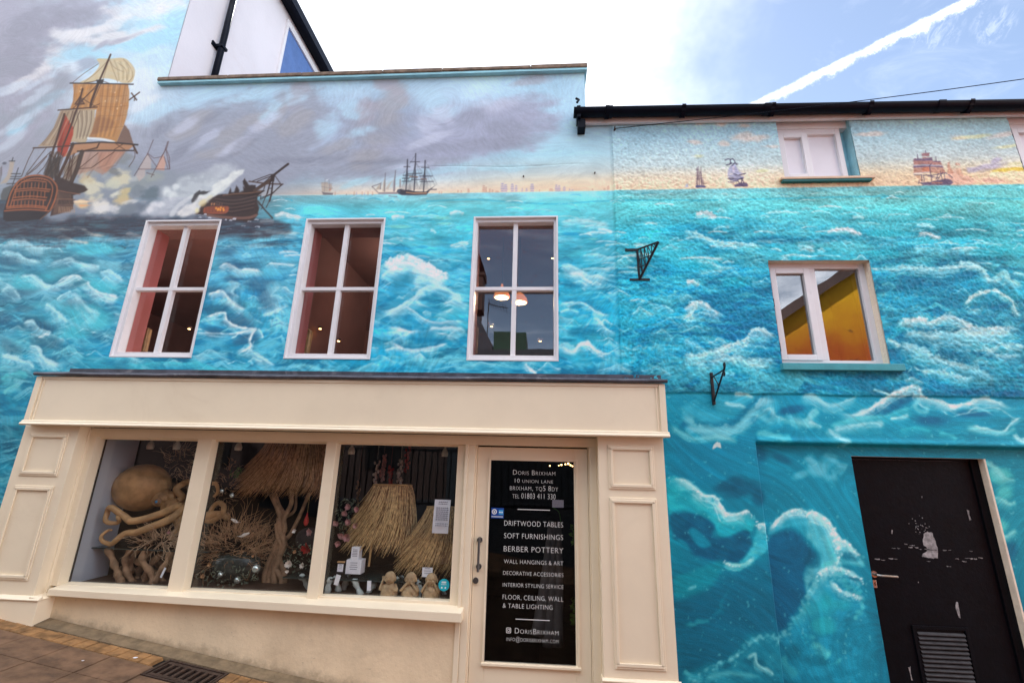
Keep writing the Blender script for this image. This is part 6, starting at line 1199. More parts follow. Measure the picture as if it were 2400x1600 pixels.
# ---------------------------------------------------------------- facing side of the lane (seen only in the glass)
oy=-7.84
o1=thing('facing_house','tall brown rendered house on the opposite side of the lane, seen in the left panes','building',(-8,-7.9,0))
MB().box(-16,-2.35,oy-5,oy,-1,9.0).build('wall','oppbrown',o1); MB().prism([(-16,9),(-9,10.2),(-2.2,9)],oy-5.1,oy+.15).build('roof','slate',o1)
m=MB(); 
for x in(-13.5,-11,-8.5,-6,-4): m.box(x-.45,x+.45,oy,oy+.03,5.2,6.8); m.box(x-.45,x+.45,oy,oy+.03,1.6,3.2)
m.build('window','shopdark',o1)
o2=thing('green_dormer_house','house with green clad dormers, dark sloping roof and brick chimney opposite','building',(-1,-7.9,0))
MB().box(-2.349,2.6,oy-4,oy,-1,4.75).build('wall','oppgrey',o2); MB().box(-1.32,-.42,oy-2.5,oy-.3,4.75,5.32).build('dormer','oppgreen',o2); MB().prism([(-2.345,4.75),(-2.345,6.0),(-1.92,5.95),(-1.32,4.9),(-1.32,4.75)],oy-3,oy-.05).build('roof_slope','slate',o2)
c=MB().box(-2.3,-1.66,oy-.6,oy-.04,5.9,6.9).box(-2.34,-1.62,oy-.64,oy,6.9,7.0); ck=c.build('chimney','chimney',o2); MB().lathe([(.1,0),(.08,.3)],(-2.0,oy-.3,7.0),10).build('chimney_pot','chimney',ck)
ae=MB().tube([(-1.5,oy-.3,4.9),(-1.5,oy-.3,6.2)],.015,5).tube([(-1.5,oy-.3,6.15),(-.95,oy-.1,5.95)],.012,5)
for k in range(7): t=k/6; x=-1.45+.45*t; ae.tube([(x,oy-.5,6.13-.16*t),(x,oy-.1+.3,6.13-.16*t)],.008,4)
ae.build('aerial','iron',o2)
o3=thing('yellow_gable_house','house whose gable is painted a blazing yellow and orange sunset, dark verge above','building',(9,-7.9,0))
gp=[(4.6,-2),(4.6,4.4),(6.28,5.60),(8.17,6.85),(10,8.0),(14,5.2),(14,-2)]; MB().prism(gp,oy-5,oy).build('gable','yellow',o3)
vg=MB()
for (xa,za),(xb,zb) in zip(gp[1:4],gp[2:5]): vg.hexa([(xa,oy-5,za),(xb,oy-5,zb),(xb,oy+.35,zb),(xa,oy+.35,za)],[(xa,oy-5,za+.28),(xb,oy-5,zb+.28),(xb,oy+.35,zb+.28),(xa,oy+.35,za+.28)])
vg.build('roof_verge','oppbrown',o3)
rl=thing('railings','run of black iron railings across the lane, reflected in the shop glass','railings',(-1.6,-6.2,.2))
r=MB(); r.box(-6,2.5,-6.22,-6.18,2.0,2.05).box(-6,2.5,-6.22,-6.18,.9,.94); 
r.build('rail','baluster',rl); r=MB(); x=-6
while x<2.5: r.box(x-.012,x+.012,-6.212,-6.188,.3,2.0); x+=.14
r.build('baluster','baluster',rl)
tag(MB().box(-6,2.5,-7.83,-6.1,-1,.9).build('raised_terrace','oppgrey'),'grey raised terrace behind the railings opposite','terrace')
# ---------------------------------------------------------------- things in the display windows
qL=Cr(3.5647,140,980);qM=Cr(3.2667,440,980);qN=Cr(3.4075,720,1000)
def T3(q,Y,*a):
    out=[]
    for i in range(0,len(a),2): u,v=q(a[i],a[i+1])[0]; x,z=P(u,v,Y); out.append((x,Y,z))
    return out
def sm3(p,n=5):
    P_=[Vector(x) for x in p]; q=[2*P_[0]-P_[1]]+P_+[2*P_[-1]-P_[-2]]; o=[]
    for i in range(1,len(q)-2):
        for k in range(n):
            t=k/n;a,b,c,d=q[i-1],q[i],q[i+1],q[i+2]; o.append(.5*((2*b)+(c-a)*t+(2*a-5*b+4*c-d)*t*t+(3*b-3*c+d-a)*t**3))
    o.append(P_[-1]); return o
def taper(n,a,b): return [a+(b-a)*i/(n-1) for i in range(n)]
GZT=.69
# octopus
oc=thing('octopus_sculpture','large carved wooden octopus with round head and curling arms in the left window','sculpture',T3(qL,.42,640,1060)[0])
hc=T3(qL,.40,690,575)[0]; hr=T3(qL,.40,898,575)[0]; r=hr[0]-hc[0]
bd=MB(); bd.ball(hc,r,r*.8,r*.86,24,16); bd.ball(T3(qL,.40,850,660)[0],r*.40,r*.36,r*.34,16,10); bd.ball(T3(qL,.40,930,650)[0],r*.17,r*.17,r*.17,12,8); bd.ball(T3(qL,.42,930,735)[0],r*.36,r*.3,r*.34,14,9)
bd.build('body','octo',oc,smooth=True)
TT=[((870,730,760,800,650,850,570,850,510,800,450,745,395,760,385,830,420,870,470,872,500,845,488,815),.17,30,9),((900,760,830,850,740,910,640,950,545,960,490,1010,420,1050,368,1030,362,975,395,935,440,932),.18,32,6),
 ((900,740,960,770,1000,830,995,900,960,960,940,1010),.38,46,20),((940,700,1060,710,1110,660,1145,590),.46,34,20),((990,690,1010,650,985,600,1000,560,1060,530,1150,530),.40,26,20),((960,740,1080,770,1200,810,1320,800,1400,830),.36,40,20),((930,720,1020,705,1130,700),.50,34,30),((870,740,900,800,940,790,1000,880),.46,26,18)]
for p,Y,a,b in TT:
    q=sm3(T3(qL,Y,*p),9); n=len(q); q=[Vector((v.x,v.y+.015*math.sin(i*.25)+(.18*max(0,1-i/24.) if Y<.2 else 0),v.z)) for i,v in enumerate(q)]; MB().tube(q,taper(n,a*1.2/3.5647/300,b*1.35/3.5647/300),10).build('arm','octo',oc,smooth=True)
q=sm3(T3(qM,.36,40,560,60,620,20,700,150,780,220,765,268,720,275,670,235,645,185,690,165,770)); MB().tube(q,taper(len(q),.028,.018),10).build('arm','octo',oc,smooth=True)
q=sm3(T3(qM,.42,0,490,80,480,150,500,215,500,230,560,200,600)); MB().tube(q,taper(len(q),.024,.012),10).build('arm','octo',oc,smooth=True)
ey=T3(qL,.30,820,695)[0]; MB().lathe([(.0,0),(.001,0)],(0,0,0),3) if 0 else None
MB().ball(ey,.030,.018,.030,16,8).build('eye_socket','drift',oc,smooth=True); MB().ball((ey[0],ey[1]-.016,ey[2]),.012,.008,.012,12,6).build('eye','bluel',oc,smooth=True)
# driftwood tables
def shelf(name,label,xl,xr,z,y0,y1,mat,legs,rad):
    t=thing(name,label,'table',((xl+xr)/2,(y0+y1)/2,GZT)); MB().box(xl,xr,y0,y1,z-.010,z).build('glass_top','glasstop',t,bevel=.002)
    rr=random.Random(len(label)); 
    for i,(p,Y) in enumerate(legs):
        q=sm3(T3(*p)) if False else sm3(p); q=[Vector((v.x,v.y,min(v.z,z-.012))) for v in q]; n=len(q); MB().tube([v+Vector((rr.uniform(-.004,.004),rr.uniform(-.004,.004),0)) for v in q],[rad*(1+.25*math.sin(k*1.3+i)) for k in range(n)],8).build('branch_leg',mat,t,smooth=True)
    return t
za=T3(qL,.30,310,1062)[0]; zb=T3(qL,.30,1300,1100)[0]
L1=[]
for i,p in enumerate([(400,1080,450,1200,480,1290,500,1380),(590,1090,550,1180,560,1290,620,1380),(660,1090,600,1180,590,1290),(770,1095,700,1200,660,1290,640,1390),(780,1170,860,1240,880,1260),(940,1100,890,1200,820,1320,760,1400),(1010,1100,960,1180,900,1270),(1050,1150,980,1250,920,1380),(700,1330,760,1290,830,1330,850,1400),(560,1220,500,1270,470,1310),(480,1290,520,1380,540,1400),(850,1120,760,1230,700,1390),(640,1180,720,1240,800,1290,900,1390),(1100,1120,1030,1250,1000,1390),(1130,1180,1060,1330),(720,1080,690,1180,760,1290,780,1400)]): L1.append((T3(qL,.24+.05*(i%5),*p),0))
shelf('driftwood_table','brown driftwood branch table with dark glass top under the octopus','%s' and za[0],zb[0],za[2],.22,.75,'drift',L1,.024)
zc=T3(qN,.30,160,1182)[0]; L2=[]
for i,p in enumerate([(180,1190,170,1280,160,1370),(215,1195,250,1290,250,1370),(340,1200,300,1260,290,1370),(300,1280,330,1370),(370,1200,400,1280,440,1370),(540,1240,500,1310,480,1370),(710,1180,720,1280,720,1380),(760,1180,740,1280,770,1380),(890,1200,900,1300,880,1390),(820,1180,880,1250,860,1390),(1040,1230,1080,1300,1110,1400),(600,1250,640,1330,660,1380),(130,1180,110,1290,100,1360)]): L2.append((T3(qN,.20+.05*(i%4),*p),0))
for p in[(870,1195,910,1260,950,1340),(940,1195,960,1260)]: L2.append((T3(qM,.26,*p),0))
shelf('white_driftwood_table','limed white driftwood table with dark glass top in the right window',T3(qM,.3,790,1170)[0][0],T3(qN,.3,1150,1220)[0][0],zc[2],.18,.8,'driftwhite',L2,.022)
def twigs(mbx,c,r,n,rad,seed,steps=3,up=0.,sq=.6,y=0.25):
    rr=random.Random(seed)
    for i in range(n):
        a=rr.uniform(0,6.28); l=rr.uniform(.3,1); p=Vector((c[0]+r[0]*math.cos(a)*rr.random()**.5*.8,c[1]+rr.uniform(-y,y),c[2]+r[1]*math.sin(a)*rr.random()**.5*.8)); d=Vector((math.cos(a),rr.uniform(-.5,.5),math.sin(a)*sq+up)).normalized(); pts=[p]
        for s in range(steps): d=(d+Vector((rr.uniform(-.7,.7),rr.uniform(-.5,.5),rr.uniform(-.6,.7)))).normalized(); p=p+d*r[0]*.18*l; pts.append(p)
        mbx.tube(pts,[rad*(1-.7*k/steps) for k in range(steps+1)],4,cap=False)
def bush(q,Y,cx,cy,rx,ry,n,rad,seed,**k):
    c=T3(q,Y,cx,cy)[0]; e=T3(q,Y,cx+rx,cy)[0]; f=T3(q,Y,cx,cy-ry)[0]; m=MB(); twigs(m,c,(e[0]-c[0],f[2]-c[2]),n,rad,seed,**k); return m,c
m,c=bush(qL,.26,860,1020,210,55,130,.0036,3,y=.06,steps=6); v=m.build('vine_bundle','twiglight'); tag(v,'tangled bundle of pale vine twigs lying on the left glass shelf','twigs')
m,c=bush(qL,.45,1010,370,160,160,75,.0024,4,y=.06,steps=6); tag(m.build('twig_wreath','twiglight'),'loose pale twig wreath hanging behind the octopus','wreath')
m,c=bush(qM,.36,370,985,280,190,430,.0030,5,y=.10,up=.25,steps=5); tag(m.build('branch_bush','twig'),'dense brown twiggy branch arrangement in the middle window','branches')
m,c=bush(qM,.55,300,520,90,260,140,.0035,6,y=.06); tag(m.build('hanging_moss_twigs','twiglight'),'thin pale twigs hanging at the top left of the middle window','twigs')
m,c=bush(qM,.5,560,930,120,90,120,.0027,7,y=.08,steps=5); tag(m.build('dark_branches','twig'),'small dark branches just left of the twisted trunk','branches')
# pink flower on vines
def flower(q,Y,x,y,r,mat,n,seed,name,label,cat='flower',cone=.4,parts=True):
    c=T3(q,Y,x,y)[0]; rr=random.Random(seed); m=MB()
    for i in range(n):
        a=2*math.pi*i/n+rr.uniform(-.2,.2); e=rr.uniform(.2,1.0); d=Vector((math.cos(a)*e,-.5,math.sin(a)*e)).normalized(); s=d.cross(Vector((0,1,0))).normalized()*r*cone*.6; b=Vector(c); tp=b+d*r*rr.uniform(.7,1.1); mid=b+d*r*.55+Vector((0,-r*.1,0))
        m.quad(b,mid+s,tp,mid-s); m.quad(b+Vector((0,.003,0)),mid-s+Vector((0,.003,0)),tp+Vector((0,.003,0)),mid+s+Vector((0,.003,0)))
    if name is None: return m
    return tag(m.build(name,mat),label,cat)
flower(qL,.17,915,950,.022,'dusty',10,1,'pink_blossom','single mauve blossom caught in the pale vine bundle')
# cards and tags
def card(q,Y,x0,y0,x1,y1,name,label,cat,tilt=0,lines=0):
    a,b=T3(q,Y,x0,y1)[0],T3(q,Y,x1,y0)[0]; cx,cz=(a[0]+b[0])/2,(a[2]+b[2])/2; hw,hh=(b[0]-a[0])/2,(b[2]-a[2])/2; ct,st=math.cos(tilt),math.sin(tilt)
    f=lambda u,v:(cx+u*ct-v*st,cz+u*st+v*ct)
    o=MB().prism([f(-hw,-hh),f(hw,-hh),f(hw,hh),f(-hw,hh)],Y,Y+.003).build(name,'paper'); tag(o,label,cat)
    if lines:
        m=MB(); rr=random.Random(lines)
        for k in range(lines):
            zz=hh*(.78-1.45*k/max(1,lines)); w=hw*rr.uniform(.45,.8); t=hh*.022+.0009; m.prism([f(-w,zz-t),f(w,zz-t),f(w,zz+t),f(-w,zz+t)],Y-.001,Y-.0004)
        m.build('print','ink',o)
    return o
card(qL,.22,990,1022,1066,1095,'price_card','white price card on the left glass shelf beside the vines','card',-.05,3)
card(qL,.17,845,1245,880,1330,'swing_tag','white swing tag hanging from the brown driftwood table','tag',-.3)
card(qN,.14,216,1180,262,1262,'swing_tag','white swing tag hanging below the white boxes in the right window','tag',-.2)
card(qN,.14,474,1228,514,1306,'swing_tag','white swing tag on the white driftwood left of the laughing figure','tag',.05)
card(qN,.16,915,1123,1003,1196,'price_card','white price card on the glass shelf above the praying figures','card',.0,3)
card(qM,.40,940,1080,940.1,1080.1,'x','x','x') if 0 else None
# notice taped inside the right pane, gently curled
a=T3(qN,.092,1003,850)[0]; b=T3(qN,.092,1148,582)[0]; m=MB(); N=10
for i in range(N):
    z0=a[2]+(b[2]-a[2])*i/N; z1=a[2]+(b[2]-a[2])*(i+1)/N; y0=.092+.02*(1-i/N)**2; y1=.092+.02*(1-(i+1)/N)**2; s0=-.012*(1-i/N); s1=-.012*(1-(i+1)/N)
    m.hexa([(a[0]+s0,y0,z0),(b[0]+s0,y0,z0),(b[0]+s0,y0+.001,z0),(a[0]+s0,y0+.001,z0)],[(a[0]+s1,y1,z1),(b[0]+s1,y1,z1),(b[0]+s1,y1+.001,z1),(a[0]+s1,y1+.001,z1)])
no=m.build('notice','paper'); tag(no,'white printed notice taped inside the right hand window','notice'); m=MB(); H_=b[2]-a[2]; Wd=b[0]-a[0]; rr=random.Random(3)
for k in range(13):
    z=b[2]-H_*(.07+.058*k); 
    if k in(2,10): continue
    x=a[0]+Wd*(.12 if k>1 else .25); xe=b[0]-Wd*(.12 if k>1 else .2)
    while x<xe: l=Wd*rr.uniform(.05,.14); m.box(x,min(x+l,xe),.0905,.0912,z-.003,z+.003); x+=l+Wd*.03
m.build('print','ink',no)
# round sticker
c=T3(qN,.077,1092,1260)[0]; r=T3(qN,.077,1136,1260)[0][0]-c[0]
st=MB().prism([(c[0]+r*math.cos(k*math.pi/16),c[2]+r*math.sin(k*math.pi/16)) for k in range(32)],.0755,.0775).build('round_sticker','teal'); tag(st,'round turquoise sticker on the lower corner of the right pane','sticker')
m=MB()
for i in range(4): m.box(c[0]-r*.42+i*r*.22,c[0]-r*.42+i*r*.22+r*.15,.0745,.075,c[2]+r*.28,c[2]+r*.58)
for i in range(8): m.box(c[0]-r*.5+i*r*.125,c[0]-r*.5+i*r*.125+r*.08,.0745,.075,c[2]+r*.02,c[2]+r*.12)
ring(m,c[0]-r*.35,c[2]-r*.45,0,r*.15,10,.0745); ring(m,c[0]+r*.3,c[2]-r*.45,0,r*.15,10,.0745); m.build('print','wht',st)
# thatched lamps
def thatch(name,label,top,bot,zt,zb,Y,n,seed,skew,mat='straw',thick=.0026,legs=()):
    t=thing(name,label,'lamp',((bot[0]+bot[1])/2,Y,zb)); rr=random.Random(seed); m=MB(); cxt,rt=(top[0]+top[1])/2,(top[1]-top[0])/2; cxb,rb=(bot[0]+bot[1])/2,(bot[1]-bot[0])/2
    m2=MB()
    for i in range(n):
        a=rr.uniform(0,2*math.pi); f0=rr.random()**1.5*.62; f1=min(1.0+rr.random()*.20,f0+rr.uniform(.4,.8)); o=rr.uniform(-.010,.020)+.030*f1*rr.random()**2; sk_=skew*rr.uniform(.5,1.3); e_=rr.uniform(-.02,.02)
        def pt(f,e):
            r=rt+(rb-rt)*(min(f,1)**.6)+e; cx=cxt+(cxb-cxt)*f; return Vector((cx+r*math.cos(a),Y+r*.55*math.sin(a),zt+(zb-zt)*f))
        q=[pt(f0+(f1-f0)*t,-.004+o*t)+Vector((-sk_*(f1-f0)*t*t+e_*t,0,0)) for t in(0,.35,.7,1)]
        (m2 if rr.random()<.38 else m).tube(q,[thick,thick*.95,thick*.8,thick*.3],3,cap=False)
    m.build('straw_shade',mat,t); m2.build('under_straw','strawdark',t)
    c=MB(); k=20; prof=[(rt*.97,zt),( (rt+rb)/2*.93,(zt+zb)/2),(rb*.86,zb+.04)]
    c.lathe([(r,z) for r,z in prof],(cxb*.3+cxt*.7,Y,0),k,1,.55); c.build('shade_lining','drift',t)
    ringm=MB(); ringm.tube([(cxt+rt*math.cos(q),Y+rt*.55*math.sin(q),zt) for q in[j*2*math.pi/20 for j in range(21)]],.006,5); ringm.build('shade_rim','oak',t)
    for (x0,z0,x1,z1) in legs: MB().tube([(x0,Y-.05,z0),(x1,Y-.05,z1)],.0085,8).build('leg','oak',t)
    return t
def XZ(q,Y,x,y): p=T3(q,Y,x,y)[0]; return p[0],p[2]
Y=.36; a=XZ(qN,Y,532,458);b=XZ(qN,Y,836,452);c=XZ(qN,Y,425,930);d=XZ(qN,Y,885,930); l1=XZ(qN,Y-.05,518,900)+XZ(qN,Y-.05,492,1112); l2=XZ(qN,Y-.05,786,910)+XZ(qN,Y-.05,772,1122)
thatch('straw_lamp','large golden straw shaded lamp on wooden legs in the right window','' or (a[0],b[0]),(c[0],d[0]),a[1],c[1],Y,1500,1,.16,thick=.0025,legs=(l1,l2))
Y=.30; a=XZ(qN,Y,960,635);b=XZ(qN,Y,1190,640);c=XZ(qN,Y,838,1110);d=XZ(qN,Y,1215,1110)
thatch('straw_lamp','smaller golden straw shaded lamp half behind the paper notice',(a[0],b[0]),(c[0],d[0]),a[1],c[1],Y,1200,2,.18,thick=.0025)
Y=.50; a=XZ(qM,Y,620,170);b=XZ(qM,Y,1050,180);c=XZ(qM,Y,520,545);d=XZ(qM,Y,1110,540)
tl=thatch('trunk_lamp','tall lamp with wide brown straw shade on a twisted tree trunk in the middle window',(a[0],b[0]),(c[0],d[0]),a[1],c[1],Y,1700,3,.20,'straworange',.0027)
def trunk(p,r0,r1,Y=.46): q=sm3(T3(qM,Y,*p)); MB().tube(q,taper(len(q),r0,r1),9).build('trunk',"drift",tl,smooth=True)
rr=random.Random(4)
for p,r0,r1 in[((640,1370,620,1250,650,1100,700,980,720,860,700,720,640,580),.030,.020),((700,1370,660,1230,690,1080,740,960,700,840,700,760),.030,.022),((730,1370,740,1200,700,1060,740,940,790,880,860,740,930,570),.026,.014),((600,1370,590,1200,640,1060,680,950,740,860,740,760,790,660,800,560),.024,.018),((660,1370,720,1240,660,1120,720,1000,690,900,680,800),.024,.018),((720,820,740,740,700,660,670,570),.018,.012),((590,1340,610,1150,680,1040,760,960),.018,.012),((760,1370,690,1290,640,1180,660,1060,720,940),.02,.016),((740,760,820,700,830,560),.016,.010)]: trunk(p,r0,r1,.46+rr.uniform(-.05,.04))
# birds
def bird(q,Y,x,y,s,lab,fl=1):
    c=Vector(T3(q,Y,x,y)[0]); o=thing('white_bird',lab,'bird',c,'white ornamental birds in the branches')
    b=MB(); n=12; path=[c+Vector((fl*s*t,0,s*.35*math.sin(t*1.6))) for t in(-1.3,-.8,-.4,0,.4,.75,1.0)]; b.tube(path,[s*.06,s*.18,s*.34,s*.42,s*.36,s*.28,s*.16],n); b.ball(path[-1]+Vector((fl*s*.02,0,s*.08)),s*.26,s*.24,s*.25,10,7); b.build('body','petal',o,smooth=True)
    MB().tube([path[-1]+Vector((fl*s*.2,0,s*.08)),path[-1]+Vector((fl*s*.48,0,s*.02))],[s*.06,s*.01],6).build('beak','oak',o); MB().hexa([path[0]+Vector((0,-s*.12,0)),path[1]+Vector((0,-s*.1,0)),path[1]+Vector((0,s*.1,0)),path[0]+Vector((-fl*s*.3,s*.12,0))],[path[0]+Vector((-fl*s*.5,-s*.1,s*.05)),path[1]+Vector((0,-s*.1,s*.1)),path[1]+Vector((0,s*.1,s*.1)),path[0]+Vector((-fl*s*.5,s*.12,s*.05))]).build('tail','petal',o)
bird(qM,.26,362,785,.030,'upper white bird perched with raised tail in the twigs',-1); bird(qM,.24,432,893,.034,'lower plump white bird perched in the branch bush')
# glass baubles, flowers, plants of the middle window
M['bauble']=material('silvered_glass',(200,210,206),.12,metal=.7,var=.3,vs=60)
for (x,y,s,l) in((525,1150,.034,'silvered bauble under the branch bush by the trunk'),(380,1238,.026,'small silvered bauble low in the middle window'),(250,1195,.022,'smallest silvered bauble at the lower left of the middle window'),(340,590,.020,'silvered bauble hanging high beside the straw shade'),(262,555,.018,'tiny silvered bauble hanging at the upper left of the middle window')):
    c=T3(qM,.22,x,y)[0]; o=thing('bauble',l,'bauble',c,'silvered baubles'); MB().ball(c,s,s,s,14,9).build('globe','bauble',o,smooth=True); MB().lathe([(s*.25,0),(s*.2,s*.3)],(c[0],c[1],c[2]+s*.92),8).build('cap','steel',o)
c=T3(qM,.30,910,770)[0]; o=thing('red_drop_bauble','red teardrop bauble hanging right of the twisted trunk','bauble',c); MB().lathe([(.002,-.055),(.014,-.045),(.02,-.025),(.017,0),(.008,.025),(.003,.05)],c,12).build('drop','red',o,smooth=True); MB().tube([(c[0],c[1],c[2]+.05),(c[0],c[1],c[2]+.2)],.0012,4).build('cord','straw',o)
for x,y,r,mt,n,l in((780,1110,.040,'petal',22,'large white rose cluster on the right of the trunk'),(880,1125,.028,'petal',18,'smaller white blossom right of the rose cluster'),(915,995,.055,'red',26,'spiky deep red flower in the middle window'),(820,860,.024,'petal',12,'white blossom at the left edge of the black cushion'),(935,870,.036,'dusty',16,'pink blossoms along the black cushion top'),(985,945,.022,'petal',10,'white bud at the right edge of the middle window'),(820,1020,.020,'straworange',12,'small orange flower below the black cushion'),(505,1050,.018,'straworange',10,'orange flower above the silvered bauble'),(170,1120,.020,'straworange',10,'orange flower at the left of the branch bush'),(120,1205,.024,'straworange',10,'orange trailing flower in the lower left corner'),(765,1170,.022,'petal',12,'white blossom below the rose cluster')):
    flower(qM,.20,x,y,r,mt,n,int(x+y),'display_flower',l,'flower',cone=.5 if mt!='red' else .2)
a=T3(qM,.32,800,970)[0]; b=T3(qM,.32,1010,850)[0]; tag(MB().ball(((a[0]+b[0])/2,.36,(a[2]+b[2])/2-.02),(b[0]-a[0])/2,.05,(b[2]-a[2])/2+.03,14,9).build('floral_cushion','darkfab',smooth=True),'black cushion behind the pink and white blossoms','cushion')
M['planter']=material('grey_green_pot',(44,54,52),.25,var=.3,vs=8)
c=T3(qM,.36,330,1330)[0]; tag(MB().lathe([(.10,0),(.19,.06),(.22,.13),(.20,.19),(.17,.22)],(c[0],c[1],GZT+.001),22,1,.6).build('planter','planter',smooth=True),'wide dull green bowl holding the branch bush','bowl')
# leaves around
def leaves(q,Y,cx,cy,rx,ry,n,s,mat,seed,name,label,cat='foliage'):
    m=MB(); rr=random.Random(seed)
    for i in range(n):
        a=rr.uniform(0,6.28); u=rr.random()**.5; c=Vector(T3(q,Y,cx+rx*u*math.cos(a),cy+ry*u*math.sin(a))[0])+Vector((0,rr.uniform(-.05,.05),0)); d=Vector((rr.uniform(-1,1),rr.uniform(-.6,.3),rr.uniform(-1,1))).normalized(); e=d.cross(Vector((0,1,.3))).normalized(); l=s*rr.uniform(.5,1.2)
        m.quad(c-d*l,c+e*l*.4,c+d*l,c-e*l*.4)
    return tag(m.build(name,mat),label,cat)
leaves(qM,.22,300,1210,230,80,110,.016,'sage',1,'grey_foliage','grey green leaves spilling over the bowl in the middle window')
leaves(qM,.5,395,420,60,40,60,.016,'greenl',2,'green_ornament','green leafy ornament hanging beside the straw shade')
leaves(qM,.28,850,1060,110,120,120,.012,'sage',3,'dark_foliage','dull leaves between the white roses and red flower')
leaves(qN,.36,320,720,110,150,150,.018,'sage',4,'sage_foliage','sage leaves of the dried bouquet behind the white boxes')
for k,(x,y) in enumerate([(330,640),(300,690),(230,770),(330,760),(390,790),(270,870),(320,880),(400,660),(250,930)]):
    flower(qN,.30,x,y,.034 if k!=6 else .046,'dusty',14,k,'dried_pink_flower','dusty pink dried flower of the bouquet left of the straw lamp','flower',cone=.7)['group']='dusty pink dried flowers of the bouquet'
# right window boxes
def box(q,Y,x0,y0,x1,y1,dp,name,lab,lines):
    a,b=T3(q,Y,x0,y1)[0],T3(q,Y,x1,y0)[0]; o=MB().box(a[0],b[0],Y,Y+dp,a[2],b[2]).build(name,'paper',bevel=.001); tag(o,lab,'box'); m=MB(); rr=random.Random(lines); w=b[0]-a[0]; h=b[2]-a[2]
    for k in range(lines): z=b[2]-h*(.2+.6*k/lines); s=w*rr.uniform(.2,.35); m.box((a[0]+b[0])/2-s,(a[0]+b[0])/2+s,Y-.001,Y-.0003,z-.0022,z+.0022)
    m.build('print','ink',o); return o
box(qN,.22,302,1064,436,1172,.09,'gift_box','larger white printed box standing on the right glass shelf',4); box(qN,.22,345,960,418,1062,.07,'gift_box','smaller white printed box stacked on top of the larger one',5)
c_=card(qN,.2,238,1095,290,1154,'framed_card','small white card in a dark green frame left of the white boxes','frame',0,3); a,b=T3(qN,.205,230,1165)[0],T3(qN,.205,298,1085)[0]; MB().box(a[0],b[0],.204,.222,a[2],b[2]).build('frame_back','darkfab',c_); MB().box(a[0]+.002,b[0]-.002,.2,.224,b[2]+.001,b[2]+.010).build('frame_top','octo',c_)
# three little monks
def monk(x,lab,pose,s=.062):
    base=T3(qN,.15,x,1378)[0]; c=Vector((base[0],.15,GZT+.002)); o=thing('monk_figurine',lab,'figurine',c,'cast stone monk figurines'); b=MB()
    b.lathe([(s*1.0,0),(s*1.12,s*.3),(s*1.05,s*.8),(s*.82,s*1.25),(s*.5,s*1.5),(s*.42,s*1.62)],c,20,1,.8); hc=c+Vector((0,-s*.15,s*2.15)); b.ball(hc,s*.70,s*.64,s*.74,20,14)
    for sx in(-1,1): b.ball(hc+Vector((sx*s*.70,0,-s*.1)),s*.12,s*.14,s*.26,8,6)
    b.ball(hc+Vector((0,-s*.62,-s*.10)),s*.12,s*.12,s*.12,8,6)
    for sx in(-1,1): b.ball(hc+Vector((sx*s*.36,-s*.42,-s*.22)),s*.22,s*.18,s*.18,8,6)
    b.build('body','stone',o,smooth=True)
    f=MB()
    for sx in(-1,1): f.tube([hc+Vector((sx*s*(.14+.09*k),-s*(.615-.02*k*k*.4),s*(.10+.05*math.sin(k*1.05)))) for k in range(4)],s*.03,5)
    f.tube([hc+Vector((s*(-.22+.11*k),-s*(.60),-s*(.34+.10*math.sin(k*.785)))) for k in range(5)],s*(.05 if pose=='laugh' else .025),6); f.build('face_lines','drift',o)
    H={'laugh':((-.86,.0,2.1),(.5,-.7,1.0)),'mouth':((-.2,-.72,1.85),(.2,-.72,1.85)),'eyes':((-.26,-.72,2.2),(.26,-.72,2.2))}[pose]
    for sx,h in((-1,H[0]),(1,H[1])):
        h=c+Vector(h)*s; sh=c+Vector((sx*s*.66,0,s*1.3)); el=c+Vector((sx*s*1.05,-s*.5,s*.85)); a=MB(); q=sm3([sh,el,h]); a.tube(q,taper(len(q),s*.24,s*.13),8)
        for k in range(4): a.tube([h+Vector(((k-1.5)*s*.09,-s*.05,0)),h+Vector(((k-1.5)*s*.10-sx*.0,-s*.10,s*(.22 if k in(1,2) else .17)))],[s*.06,s*.045],6)
        a.ball(h,s*.2,s*.12,s*.18,8,6); a.tube([h+Vector((-sx*s*.12,0,-s*.02)),h+Vector((-sx*s*.24,-s*.06,s*.08))],[s*.06,s*.04],6); a.build('arm','stone',o,smooth=True)
    r=MB()
    for k in range(3): r.tube([c+Vector((s*(-.55+.12*k),-s*.72,s*1.2)),c+Vector((s*(.1+.1*k),-s*(.88),s*.75)),c+Vector((s*(.6+.05*k),-s*.72,s*.35))],s*.04,5)
    r.build('robe_fold','stone',o,smooth=True)
monk(650,'laughing stone monk figurine with one hand by his ear, left of three','laugh'); monk(818,'stone monk figurine with hands over his mouth, middle of three','mouth'); monk(985,'stone monk figurine with hands over his eyes beside the round sticker','eyes')
# garlands hanging at the back of the right window
for k,(x,y,n) in enumerate([(605,330,34),(740,370,26),(550,380,20),(400,540,16),(660,420,30),(800,260,24)]): 
    m=MB(); rr=random.Random(k); c0=T3(qN,.8,x,y)[0]
    for i in range(n): zz=c0[2]+.12-.24*i/n; m.ball((c0[0]+rr.uniform(-.02,.02),.8+rr.uniform(-.02,.02),zz),.012,.012,.016,6,4)
    m.tube([(c0[0],.8,c0[2]+.14),(c0[0],.8,1.99)],.0015,4); tag(m.build('hanging_garland',['dusty','petal','petal','drift','red','red'][k]),['pale pink garland hanging above the straw lamp','white shell garland hanging right of the pink one','white bead garland left of the pink garland','faded brown garland near the dried bouquet','red bead cluster low behind the straw lamp top','thin red garland at the top of the right window'][k],'garland')
